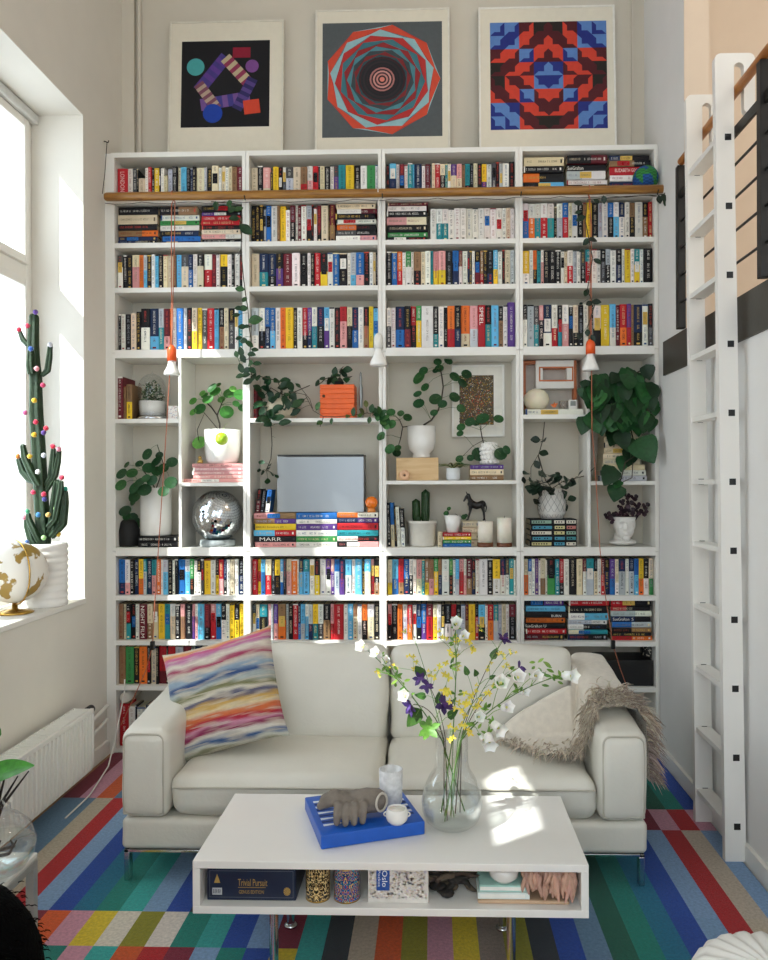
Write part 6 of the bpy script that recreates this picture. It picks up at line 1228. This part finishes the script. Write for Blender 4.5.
rq = random.Random(6); m = MB(); P = [Vector((pa.x + .0 + (pb.x - pa.x) * k / 60, YP + .0, zp - .03 - .010 * abs(math.sin(k * .7)) - .008 * rq.random())) for k in range(61)]; m.tube(P, .0018, 5); m.build('cord_loop', mat('dark_wire'), t)
ORC = mat('orange_cord', 'b5684a', rough=.7, bump=.2, bscale=400); ORP = mat('orange_socket', 'ee5a1c', rough=.4)
def pendant(px, py_top, py_sock, py_b0, py_b1, wide, label, cordm, sockm, tail=None):
    YY = YP - .027; u = kf(YY); top = at(px, py_top, YY); s0 = at(px, py_sock, YY); s1 = at(px, py_b0, YY); b1 = at(px, py_b1, YY)
    t = root('pendant_lamp', (s0.x, YY, b1.z), label, 'lamp', 'bare pendant lamps hung over the wooden pole'); m = MB(); x = s0.x
    ov = [Vector((x, YY + .027 + .027 * math.cos(a), zp + .0272 * math.sin(a))) for a in [pi - pi * k / 8 for k in range(9)]]
    loop = [Vector((x, YY + .054, zp - .02))] + ov + [Vector((x + .001, YY, zp - .06)), Vector((x - .001, YY, (zp + s0.z) / 2)), Vector((x, YY, s0.z))]
    m.tube(loop, .0028, 6)
    if tail:
        tp = [Vector((x + .003, YY + .054, zp - .02)), Vector((x + .012, YY + .02, zp - .2)), Vector((x + .004, YY - .004, s0.z + .1))] + [at(a_, b_, YY - .02 if b_ < 660 else YY) for a_, b_ in tail]
        m.tube(tp, .0026, 6)
    m.build('cord', cordm, t)
    m = MB(); r = 4.6 * u; h = s0.z - s1.z; m.lathe([(0, h + .012), (r * .35, h + .01), (r * .8, h - .004), (r, h - .02), (r, 0), (0, 0)][::-1], (x, YY, s1.z), 24); m.build('socket', sockm, t)
    m = MB(); hb = s1.z - b1.z; w_ = wide / 2 * u; m.lathe([(0, 0), (w_ * .93, 0.001), (w_, .006), (w_ * .92, hb * .25), (w_ * .58, hb * .62), (r * .85, hb * .82), (r * .8, hb + .001), (0, hb + .001)], (x, YY, b1.z), 28); m.build('bulb', mat('bulb_white', 'f2f0ea', rough=.25, coat=.3), t)
    if tail and len(tail) > 3:
        k = [q for q in tail if 640 < q[1] < 652]
        if k: m = MB(); p = at(*k[0], YY - .02); m.bbox(p.x - .012, p.y - .012, p.z - .022, p.x + .012, p.y + .012, p.z + .028, .005); m.build('switch', BLACK, t)
pendant(171.8, 195, 347, 361, 375.5, 16, 'bare white bulb in an orange socket hanging on an orange cord beside the window', ORC, ORP, [(167, 420), (163, 480), (159, 540), (155, 600), (152.5, 646), (146, 670), (135, 695), (121, 725)])
pendant(378.5, 160, 335, 349, 366, 18, 'bare white bulb in a white socket on a pale cord, middle pendant lamp', mat('pale_cord', 'd8d0c8', rough=.7), WHITE, None)
pendant(590.5, 190, 341, 354, 371, 17, 'bare white bulb in an orange socket hanging before the big pothos', ORC, ORP, [(592, 430), (596, 480), (600, 550), (606, 600), (613, 645), (620, 668), (628, 690)])
# ball and leaves on the pole
gbp = Vector((at(645.5, 182, D - .0).x, D + .0, ZS['r1'] + .074)); gbp.y = D - .0
m = MB(); rq = random.Random(4)
def gcol(t_, a_): n_ = noise.noise(Vector((math.sin(t_) * math.cos(a_) * 2, math.sin(t_) * math.sin(a_) * 2, math.cos(t_) * 2 + 3))); s = .75 + .5 * (math.sin(t_ * 26 + a_ * 9) > 0); return tuple(x * s for x in (lin('2f7a38') if n_ > .02 else lin('1c4a86')))
m.ball(gbp, .0735, 40, 26, colf=gcol); tag(m.build('yarn_ball', mat('yarn_attr', attr=True, rough=.9, bump=.4)), 'green and blue ball sitting on the topmost shelf above the pole beside the ladder', 'ball')
zv = Vector((at(640, 196, YP - .03).x, YP - .03, zp))
CP = (518, 145, 5.486)
vine('hanging_vine', zv, 'small dark vine winding over the ladder end of the wooden pole', 'vine', YP - .045, CP, [(.003, (900, 190), (840, 230), (800, 270), (760, 275), (600, 282), (500, 290), (380, 300), (370, 420), (390, 520), (410, 620), (380, 800), (420, 880), (395, 960), (380, 1000)), (.002, (800, 270), (850, 290), (880, 270))],
     [(900, 195, .8), (870, 215, 1), (830, 235, 1.1), (850, 280, 1.1), (800, 290, 1), (775, 300, 1), (815, 310, 1.1), (890, 235, .9), (330, 320, 1), (345, 400, 1.1), (330, 370, .8), (430, 310, .8), (410, 520, 1.2), (375, 530, 1.1), (435, 640, 1.1), (350, 580, .6), (375, 810, .9), (430, 860, 1), (390, 870, .9), (345, 870, .5), (470, 300, .9), (380, 1030, .9), (340, 1050, .9), (410, 1060, .8)], .050, .032, 71, [lin('16261a'), lin('1d3222')], dr=.02)
CV = (112, 155, 5.486)
vine('hanging_vine', Vector((at(240, 200, YP - .03).x, YP - .03, zp)), 'long leafy vine hanging from the pole between the first two bookcases', 'vine', YP - .03, (225, 180, 4.3625), [(.003, (-60, 95), (20, 100), (70, 110), (75, 170), (70, 300), (80, 420), (90, 500), (100, 560), (105, 640), (115, 700), (105, 780), (120, 870)), (.002, (70, 300), (55, 330)), (.002, (105, 780), (60, 790))],
     [(-40, 110, 1), (30, 130, 1.1), (40, 170, 1.2), (20, 105, 1), (90, 215, 1.6), (60, 130, 1), (65, 475, 1.1), (80, 560, 1.1), (130, 610, 1.6), (75, 640, .9), (60, 690, .8), (80, 700, 1), (105, 715, 1), (130, 740, .8), (50, 760, .8), (80, 780, 1), (110, 800, 1.1), (70, 820, 1), (90, 850, 1), (120, 830, 1), (140, 800, .9), (65, 855, .9), (100, 880, 1.1), (85, 520, .8), (50, 590, .8), (115, 760, 1), (70, 750, 1), (95, 830, 1), (125, 860, 1), (60, 560, .8), (95, 640, .8)] , .054, .033, 72, [lin('2a4a2a'), lin('1d3a22'), lin('33552f')], dr=.025)
# ================================================================== LADDER
LAD = mat('ladder_paint', 'ebe8e1', rough=.4, var=.012, scale=6, bump=.02)
t = root('ladder', (1.26, 3.42, .012), 'white wooden loft ladder with two slotted rails hooked over the handrail', 'ladder')
def rail_(pl, pr, ptop, pbot, Y, hookw, slot):
    """outline in the rail's own plane, measured at its depth"""
    P = lambda x, y: at(x, y, Y); hw = (P(pr, 480).x - P(pl, 480).x); Pz = lambda y: P(pl, y).z; topz = Pz(ptop); xl_t, xl_b = P(pl, ptop).x, P(pbot[0], pbot[1]).x
    zb = .0135; lean = lambda z: xl_b + (xl_t - xl_b) * (z - zb) / (topz - zb); m = MB(); th = .032; r_ = .025
    x0 = xl_t; zs1 = Pz(slot[1]); xs0 = P(slot[0], 100).x; xs1 = P(slot[3], 100).x; xh = P(hookw, 100).x; zh = Pz(slot[4])
    arc = lambda cx, cz, r, a0, a1, n=6: [(cx + r * math.cos(a0 + (a1 - a0) * k / n), cz + r * math.sin(a0 + (a1 - a0) * k / n)) for k in range(n + 1)]
    rs = (xs1 - xs0) / 2
    N = 24; zl = zh - .06; inn = [(xs0, zl), (xs0, zs1 - rs)] + arc(xs0 + rs, zs1 - rs, rs, pi, 0, N)[1:] + [(xs1, zh)]
    o1 = [(lean(zl), zl), (lean(zs1 - rs), zs1 - rs)] + [(x0, zs1 - rs + (topz - r_ - zs1 + rs) * k / 8) for k in range(1, 9)] + arc(x0 + r_, topz - r_, r_, pi, pi / 2, 4)[1:] + arc(xh - r_, topz - r_, r_, pi / 2, 0, 4) + [(xh, topz - r_ + (zs1 - rs - topz + r_) * k / 7) for k in range(1, 8)] + [(xh, zh)]
    assert len(o1) == len(inn), (len(o1), len(inn))
    ys_ = (Y - th / 2, Y + th / 2); n = len(inn); V = [(x, y, z) for y in ys_ for x, z in inn + o1]; Fc = []
    for k in range(n - 1):
        Fc += [(k, k + 1, n + k + 1, n + k), (2 * n + k, 2 * n + n + k, 2 * n + n + k + 1, 2 * n + k + 1), (k, 2 * n + k, 2 * n + k + 1, k + 1), (n + k, n + k + 1, 3 * n + k + 1, 3 * n + k)]
    m.add(V, Fc)
    tipc = arc((xs1 + xh) / 2, zh, (xh - xs1) / 2, pi, 2 * pi, 8); q = len(tipc); m.add([(x, y, z) for y in ys_ for x, z in tipc], [tuple(range(q)), tuple(range(q, 2 * q))[::-1]] + [(k, q + k, q + k + 1, k + 1) for k in range(q - 1)])
    sh = [(xl_b, zb), (xl_b + hw, zb), (xs0, zl), (lean(zl), zl)]; m.add([(x, y, z) for y in ys_ for x, z in sh], [(0, 1, 2, 3), (7, 6, 5, 4), (0, 4, 5, 1), (1, 5, 6, 2), (3, 2, 6, 7), (0, 3, 7, 4)])
    m.build('rail', LAD, t); return lean, hw
YA, YBk = 3.23, 3.60
lnA, hwA = rail_(713.3, 734.0, 55.5, (724, 863), YA, 753.5, (732.5, 65, 100, 742.5, 110))
lnB, hwB = rail_(685, 702.5, 96.5, (694.5, 823), YBk, 719, (701.0, 105, 140, 710, 142))
for k in range(11):
    z = 3.045 - .2885 * k; xa = lnA(z) + hwA / 2; xb = lnB(z) + hwB / 2
    m = MB(); vs_ = []
    for (x, y) in ((xa, YA), (xb, YBk)): vs_ += [(x - .034, y, z - .012), (x + .034, y, z - .012), (x + .034, y, z + .010), (x - .034, y, z + .010)]
    m.add(vs_, [(0, 1, 5, 4), (1, 2, 6, 5), (2, 3, 7, 6), (3, 0, 4, 7)]); rg = m.build('rung', LAD, t)
    m = MB(); m.box(xa - .006, YA - .0168, z - .014, xa + .021, YA - .0155, z + .013); m.build('tenon', BLACK, rg)
    m = MB(); m.box(xb - .007, YBk - .0168, z - .014, xb + .018, YBk - .0155, z + .013); m.build('tenon', BLACK, rg)
# ================================================================== LOFT RAILING
t = root('loft_railing', (XR + .03, 1.0, 2.39), 'dark steel loft railing with thin bars and a round wooden handrail', 'railing')
RX = (at(732.5, 100, 3.23).x + at(742.5, 100, 3.23).x) / 2; STEEL = mat('black_steel', '1f1c19', rough=.45, metal=.3)
m = MB(); m.tube([(RX, -2.5, 3.25), (RX, 3.95, 3.25)], .0195, 16); m.build('handrail', wood('handrail_wood', '8a4f1e', 'b5742e', 4, (14, 1.2, 14), .35), t)
m = MB(); m.bbox(RX - .006, -2.5, 3.06, RX + .006, 3.98, 3.105, .002); m.build('top_bar', STEEL, t)
for z in (2.945, 2.805, 2.665, 2.525):
    m = MB(); m.tube([(RX, -2.5, z), (RX, 3.98, z)], .006, 8); m.build('bar', STEEL, t)
for y in (3.965, 2.98, 1.9, .8, -.3, -1.4):
    m = MB(); m.bbox(RX - .02, y - .02, 2.3915, RX + .02, y + .02, 3.231, .003); m.build('post', STEEL, t)
t['group'] = 'loft'
del t['group']
# ================================================================== RADIATOR
RM = mat('radiator_enamel', 'e9e7e0', rough=.35, var=.01, coat=.2)
t = root('radiator', (-1.82, 3.2, .10), 'long low white panel radiator under the window', 'radiator')
m = MB(); RY0, RY1, RZ0, RZ1 = 2.35, 3.93, .105, .425
def rad(u, v):
    y = RY0 + (RY1 - RY0) * u; k = (y - RY0) * 26; w = .5 + .5 * math.sin(k * 2 * pi / 1.0); e = 1 if .03 < v < .97 else 0
    return Vector((-1.784 + (.011 * (1 if w > .5 else -.2) * e), y, RZ0 + (RZ1 - RZ0) * v))
m.grid(rad, 420, 12, smooth=False); m.build('front_panel', RM, t)
m = MB(); m.bbox(-1.875, RY0, RZ0, -1.79, RY1, RZ1 - .004, .006); m.build('rear_panel', RM, t)
m = MB()
for k in range(64): y = RY0 + .01 + k * (RY1 - RY0 - .02) / 63; m.box(-1.872, y - .002, RZ1 - .004, -1.788, y + .002, RZ1 + .002)
m.bbox(-1.79, RY0, RZ1 - .02, -1.772, RY1, RZ1 + .003, .003); m.bbox(-1.878, RY0, RZ1 - .02, -1.870, RY1, RZ1 + .003, .003); m.build('top_grille', RM, t)
m = MB(); m.tube([(-1.83, RY1, .395), (-1.83, RY1 + .05, .395)], .012, 10); m.tube([(-1.83, RY1 + .05, .395), (-1.83, RY1 + .095, .395)], .022, 16); m.build('valve', BLACK, t)
m = MB()
for z in (.12, .20): m.tube([(-1.83, RY1, z), (-1.83, RY1 + .06, z), (-1.86, RY1 + .10, z + .02), (-1.895, RY1 + .2, z + .07), (-1.905, 4.40, z + .10)], .011, 10)
m.tube([(-1.83, RY1 + .05, .12), (-1.83, RY1 + .05, .38)], .009, 10); m.build('pipe', RM, t)
for y in (RY0 + .2, RY1 - .2):
    m = MB(); m.bbox(XL + .0005, y - .02, .15, -1.876, y + .02, .38, .003); m.build('bracket', RM, t)
m = MB(); P = [atx(97, 752, -1.80), atx(105, 735, -1.88), at(113, 715, D - .05), at(121, 700, D - .03)]; P[0] = Vector((-1.77, 3.75, .06)); P = [Vector((-1.74, 3.55, .02)), Vector((-1.74, 3.8, .022)), Vector((-1.77, 4.1, .06)), Vector((-1.80, 4.3, .22)), Vector((-1.80, 4.39, .38)), Vector((-1.81, 4.42, .45))]
m.tube(P, .004, 8); tag(m.build('power_cord', mat('white_cable', 'dcd8d0', rough=.5)), 'thin pale cable running up from the rug beside the radiator to the bookcase', 'cord')
# ================================================================== WINDOW SILL
SZ = WZ0 + .0005
cp = atz(45, 605, SZ); u = cp.y / F; cp.x = max(cp.x, WX + .19)
t = root('potted_cactus', cp, 'tall branching cactus hung with coloured pompoms in a ribbed white pot on the window sill', 'potted plant'); Rp = 23 * u * .97; Hp = .325
m = MB(); pr = [(0, 0), (Rp * .95, 0)]; n = 9
for k in range(n):
    for j in range(5): f = j / 5; pr.append((Rp * (.93 + .055 * math.sin(pi * f) ** .8) * (1 + .01 * k / n), Hp * (k + f) / n))
pr += [(Rp * .94, Hp), (Rp * .86, Hp), (Rp * .85, Hp * .85), (0, Hp * .86)]; m.lathe(pr, cp, 48); m.build('pot', CERAM, t, merge=True)
m = MB(); m.lathe([(0, Hp * .89), (Rp * .85, Hp * .89)], cp, 24); m.build('soil', SOIL, t)
CC = (0, 300, 2.91); Yc = cp.y; PX = lambda x, y, dy=0: at(x / 2.91, 300 + y / 2.91, Yc + dy); q = u / 2.91
def ribbed(mb, pts, rs, ribs=5, col=lin('21391e')):
    Pp = [Vector(p) for p in pts]; N = ribs * 4; vs = []; prev = None
    for i in range(len(Pp)):
        tg = (Pp[min(i + 1, len(Pp) - 1)] - Pp[max(0, i - 1)]).normalized()
        uu = (prev - tg * prev.dot(tg)).normalized() if prev is not None else tg.cross(Vector((0, 1, .1))).normalized(); prev = uu; ww = tg.cross(uu)
        for j in range(N): a = 2 * pi * j / N; k = rs[i] * (1 + .28 * math.cos(a * ribs + .6)); vs.append(Pp[i] + uu * math.cos(a) * k + ww * math.sin(a) * k)
    fs = [(i * N + j, i * N + (j + 1) % N, (i + 1) * N + (j + 1) % N, (i + 1) * N + j) for i in range(len(Pp) - 1) for j in range(N)]; fs.append(tuple(range((len(Pp) - 1) * N, len(Pp) * N))); mb.add(vs, fs, col, smooth=True)
def dense(pts, rs, n=8):
    P2, R2 = [], []
    for i in range(len(pts) - 1):
        for k in range(n): f = k / n; P2.append(pts[i].lerp(pts[i + 1], f)); R2.append(rs[i] + (rs[i + 1] - rs[i]) * f)
    e = pts[-1]; d = (pts[-1] - pts[-2]).normalized(); P2.append(e); R2.append(rs[-1])
    for f in (.5, .85, 1.0): P2.append(e + d * rs[-1] * .9 * f); R2.append(rs[-1] * math.sqrt(max(.01, 1 - f * f)))
    return P2, R2
m = MB()
def arm(pts, rs): P2, R2 = dense(pts, [r * q * .86 for r in rs]); ribbed(m, P2, R2)
arm([PX(130, 765), PX(120, 600), PX(112, 450), PX(104, 330), PX(103, 225)], [20, 21, 20, 20, 17]); arm([PX(104, 240), PX(98, 180), PX(95, 130), PX(98, 50)], [18, 17, 17, 14])
arm([PX(92, 215, -.03), PX(88, 190, -.035), PX(88, 150, -.035)], [12, 12, 9]); arm([PX(122, 220), PX(138, 205), PX(143, 170), PX(146, 135)], [6, 9, 9, 7]); arm([PX(80, 130), PX(66, 115), PX(57, 92)], [7, 8, 6])
arm([PX(108, 530), PX(85, 520), PX(66, 500), PX(55, 465)], [10, 12, 11, 9]); arm([PX(112, 540, -.03), PX(90, 500, -.04), PX(72, 460, -.04), PX(66, 425, -.04)], [10, 12, 11, 8])
arm([PX(130, 540), PX(148, 520), PX(153, 470), PX(155, 435)], [8, 10, 9, 7]); arm([PX(130, 560), PX(160, 510), PX(168, 470), PX(172, 440)], [8, 9, 9, 7])
arm([PX(115, 730), PX(92, 700), PX(80, 660), PX(78, 640)], [9, 12, 11, 9]); arm([PX(112, 700, -.04), PX(98, 670, -.05), PX(84, 640, -.05), PX(82, 625, -.05)], [9, 10, 9, 7])
arm([PX(130, 690), PX(150, 670), PX(160, 600), PX(165, 530)], [10, 15, 15, 10]); arm([PX(150, 690, -.03), PX(182, 650, -.03), PX(188, 590, -.03), PX(190, 560, -.03)], [9, 13, 12, 8]); arm([PX(140, 660, -.05), PX(160, 640, -.06), PX(176, 560, -.05), PX(178, 530, -.05)], [8, 9, 9, 7])
m.build('stems', mat('cactus_skin', attr=True, rough=.55, var=.25, scale=30, bump=.3), t)
for (x, y, c_) in [(103, 35, '6a4aa0'), (80, 75, 'd8405a'), (55, 86, 'd8304a'), (90, 142, '2f5aa8'), (146, 130, 'c8c8d0'), (107, 200, 'e89aa0'), (125, 248, 'c83a60'), (100, 292, 'e0b020'), (73, 328, 'c85a8a'), (104, 355, 'd82a48'), (100, 392, 'e0b020'), (127, 386, '5a3a8a'), (134, 373, 'd02a40'), (127, 452, 'c8ccd4'), (87, 455, 'd8b030'), (52, 455, 'e08030'), (154, 426, 'd8304a'), (172, 434, 'e08a9a'), (110, 500, 'eef0f0'), (180, 517, 'e0405a'), (128, 565, 'd83050'), (130, 580, '3a3a80'), (97, 560, 'd03a5a'), (190, 550, '2f9a80'), (112, 625, '3a7fb8'), (163, 607, 'a8d080'), (80, 615, '4a9a70'), (70, 633, 'e88a9a'), (127, 692, 'a8d88a'), (170, 682, 'e0b840'), (78, 705, '4a6aa8'), (140, 625, 'd8b060')]:
    m = MB(); c_0 = PX(x, y, -.075 + (.05 if x < 75 or x > 150 else 0)); m.ball(c_0, .0125, 10, 7, mi=0)
    rq = random.Random(x); 
    m.v = [c_0 + (p - c_0) * (1 + rq.uniform(-.12, .16)) for p in m.v]; m.build('pompom', mat('pompom_' + c_, c_, rough=.95, bump=.4, bscale=300, sheen=.3), t)
g0 = atz(8, 613, SZ); ug = g0.y / F; RG = .150; gc = at(1, 572, g0.y); gc.x = max(gc.x, WX + .06 + RG)
t = root('globe', (gc.x, gc.y, SZ), 'white desk globe with gold continents on a gold ring base, on the window sill', 'globe')
def wcol(t_, a_):
    v = Vector((math.sin(t_) * math.cos(a_), math.sin(t_) * math.sin(a_), math.cos(t_))); n_ = noise.noise(v * 1.7 + Vector((5, 1, 2))) + .4 * noise.noise(v * 4.3); return lin('a8853a') if n_ > .10 else lin('ebe5da')
gm = mat('globe_paper', 'ebe5da', rough=.4, coat=.2); nt = gm.node_tree; nn = nt.nodes.new('ShaderNodeTexNoise'); nn.inputs['Scale'].default_value = 7.5; nn.inputs['Detail'].default_value = 5; nn.inputs['Distortion'].default_value = .3
tcn = nt.nodes.new('ShaderNodeTexCoord'); crn = nt.nodes.new('ShaderNodeValToRGB'); crn.color_ramp.elements[0].position = .525; crn.color_ramp.elements[1].position = .54; crn.color_ramp.elements[0].color = (*lin('ebe5da'), 1); crn.color_ramp.elements[1].color = (*lin('a08038'), 1)
nt.links.new(tcn.outputs['Object'], nn.inputs['Vector']); nt.links.new(nn.outputs['Fac'], crn.inputs[0]); nt.links.new(crn.outputs[0], nt.nodes['Principled BSDF'].inputs['Base Color'])
m = MB(); m.ball(gc, RG, 64, 40); m.build('sphere', gm, t)
GOLD = mat('brass', 'c9a052', rough=.25, metal=1); m = MB()
m.lathe([(0, 0), (.085, 0), (.088, .006), (.06, .014), (.014, .02), (.012, .05), (0, .05)], (gc.x, gc.y, SZ), 36); m.build('stand', GOLD, t)
m = MB(); R2 = RG + .008; m.tube([gc + Vector((R2 * math.sin(a) * .8, -R2 * math.sin(a) * .6, -R2 * math.cos(a))) for a in [k * pi / 24 - pi / 2 * 0 for k in range(25)]], .004, 8)
gz = gc.z - R2; m.tube([(gc.x, gc.y, SZ + .045), (gc.x, gc.y, max(SZ + .046, gz))], .008, 8); m.build('meridian', GOLD, t)
# ================================================================== SIDE TABLE, VASE, BLACK CHAIR, POUF
sx1, sy1, sz = -1.24, 2.351, .45; sx0, sy0 = -1.74, 1.75
t = root('side_table', ((sx0 + sx1) / 2, (sy0 + sy1) / 2, .012), 'white-topped side table with square chrome legs below the radiator window', 'table')
m = MB(); m.bbox(sx0, sy0, sz - .016, sx1, sy1, sz, .003); m.build('tabletop', mat('white_gloss', 'eeeeea', rough=.12, coat=.6), t)
m = MB()
for (a, b, c_, d) in ((sx0, sy0, sx1, sy0 + .024), (sx0, sy1 - .024, sx1, sy1), (sx0, sy0 + .024, sx0 + .024, sy1 - .024), (sx1 - .024, sy0 + .024, sx1, sy1 - .024)): m.bbox(a, b, sz - .042, c_, d, sz - .0165, .002)
STL = mat('satin_steel', 'c9cac8', rough=.38, metal=.7)
m.build('frame', STL, t)
for x in (sx0, sx1 - .026):
    for y in (sy0, sy1 - .026): m = MB(); m.bbox(x, y, .0125, x + .026, y + .026, sz - .042, .002); m.build('leg', STL, t)
vc = Vector((-1.305, 2.225, sz + .0006)); t = root('round_vase', vc, 'round clear glass vase with a leafy cutting and twigs on the white side table', 'vase')
vpf = [(.04, 0), (.085, .012), (.11, .05), (.115, .085), (.10, .13), (.07, .16), (.045, .175), (.043, .20), (.047, .205)]
m = MB(); m.lathe([(0, 0)] + vpf, vc, 40); m.build('vase_glass', GL, t, merge=True)
m = MB(); m.lathe([(0, .008), (.08, .015), (.106, .05), (.1105, .085), (0, .085)], vc, 40); m.build('water', MATS['water'], t, merge=True)
m = MB(); rq = random.Random(19)
for k in range(9):
    a = rq.uniform(0, 2 * pi); P = [vc + Vector((.05 * math.cos(a + 2), .05 * math.sin(a + 2), .02)), vc + Vector((.02 * math.cos(a), .02 * math.sin(a), .19)), vc + Vector((.10 * math.cos(a), .08 * math.sin(a), .30 + rq.uniform(-.05, .05)))]
    if k < 3: P = [vc + Vector((.08 * math.cos(a), .08 * math.sin(a), .03)), vc + Vector((-.05 * math.cos(a), .06 * math.sin(a), .06)), vc + Vector((-.085 * math.cos(a), -.03, .11))]
    m.tube(P, [.006, .005, .002], 6)
px_ = [vc + Vector((0, 0, .10)), vc + Vector((-.02, 0, .28)), vc + Vector((.0, 0, .36))]; m.tube(px_, .006, 6); m.build('twigs', mat('dark_twig', '221a14', rough=.8), t)
m = MB(); tl = at(29, 765, 2.2); base = tl + Vector((-.15, .02, -.045)); m2 = MB(); leaf(m, base, tl - base, (.1, -.6, 1), .17, .085, lin('3f8a2c'), .15, 8, 'heart', .05); leaf(m, vc + Vector((-.03, .05, .36)), (-.6, .3, .5), (0, -.5, 1), .14, .08, lin('3a7a2a'), .15, 8, 'heart', .2); m.build('leaves', LEAF, t)
# black shaggy seat
bk = mat('black_fleece', attr=True, rough=1, var=.3, bump=.5, spec=.05); t = root('shaggy_armchair', (-.95, 1.28, 0.012), 'black shaggy-covered seat with a rounded back at the near corner beside the side table', 'chair')
m = MB(); m.rbox((-.955, 1.28, .435), (.42, .5, .84), .17, 10, bulge=(.02, .02, .02), wr=.015, col=lin('050505')); ch = m.build('fleece_body', bk, t, merge=True)
m = MB(); rq = random.Random(23)
bv = [(v.co + Vector(ROOTLOC[t.name]), v.normal.copy()) for v in ch.data.vertices]
bv = [b for b in bv if b[0].z > .35]
for k in range(9000):
    p, n_ = bv[rq.randrange(len(bv))]; p = p + Vector((rq.gauss(0, .012), rq.gauss(0, .012), rq.gauss(0, .012))); p = p - n_ * max(.004, (p - bv_c).dot(n_) + .004) if False else p - n_ * .012
    d = (n_ + Vector((rq.uniform(-.5, .5), rq.uniform(-.5, .5), -.5))).normalized(); m.tube([p, p + d * .007, p + d * .012 + Vector((0, 0, -.004))], [.0016, .0012, .0003], 3, col=jit(lin('070606'), .4, rq), cap=False)
m.build('shag_pile', bk, t)
m = MB()
for x in (-1.06, -.84):
    for y in (1.14, 1.42): m.tube([(x, y, .0125), (x, y, .08)], .02, 10)
m.build('feet', BLACK, t)
# pouf
PL = mat('white_leather', 'e8e5de', rough=.4, var=.02, scale=8, bump=.08)
pc0 = Vector((.875, 1.93, .0125)); t = root('pouf', pc0, 'round white leather pouf with radiating pleats near the foot of the ladder', 'pouf'); Rr, Hq = .245, .355
m = MB(); pr = [(0, 0), (Rr * .8, 0), (Rr * .93, .03), (Rr, .12), (Rr, .22), (Rr * .95, .29), (Rr * .85, .33)] + [(Rr * f, .33 + .025 * math.sqrt(max(0, 1 - f * f))) for f in (.75, .6, .45, .3, .18, .1, .05)] + [(0, .35)]
m.lathe(pr, pc0, 144, mod=lambda a, r, z_: 1 + (.012 * abs(math.sin(a * 12)) if z_ < .33 else 0))
m.v = [Vector((p.x, p.y, p.z + (.012 * abs(math.sin(12 * math.atan2(p.y - pc0.y, p.x - pc0.x))) * min(1, ((p.x - pc0.x) ** 2 + (p.y - pc0.y) ** 2) ** .5 / .1) if p.z - pc0.z > .32 else 0))) for p in m.v]; m.build('pouf_body', PL, t, merge=True)
m = MB(); m.ball(pc0 + Vector((0, 0, .353)), (.022, .022, .010), 16, 8); m.build('button', PL, t)
m = MB(); m.tube([pc0 + Vector((Rr * .96 * math.cos(k * pi / 36), Rr * .96 * math.sin(k * pi / 36), .285)) for k in range(73)], .005, 6); m.build('piping', PL, t)
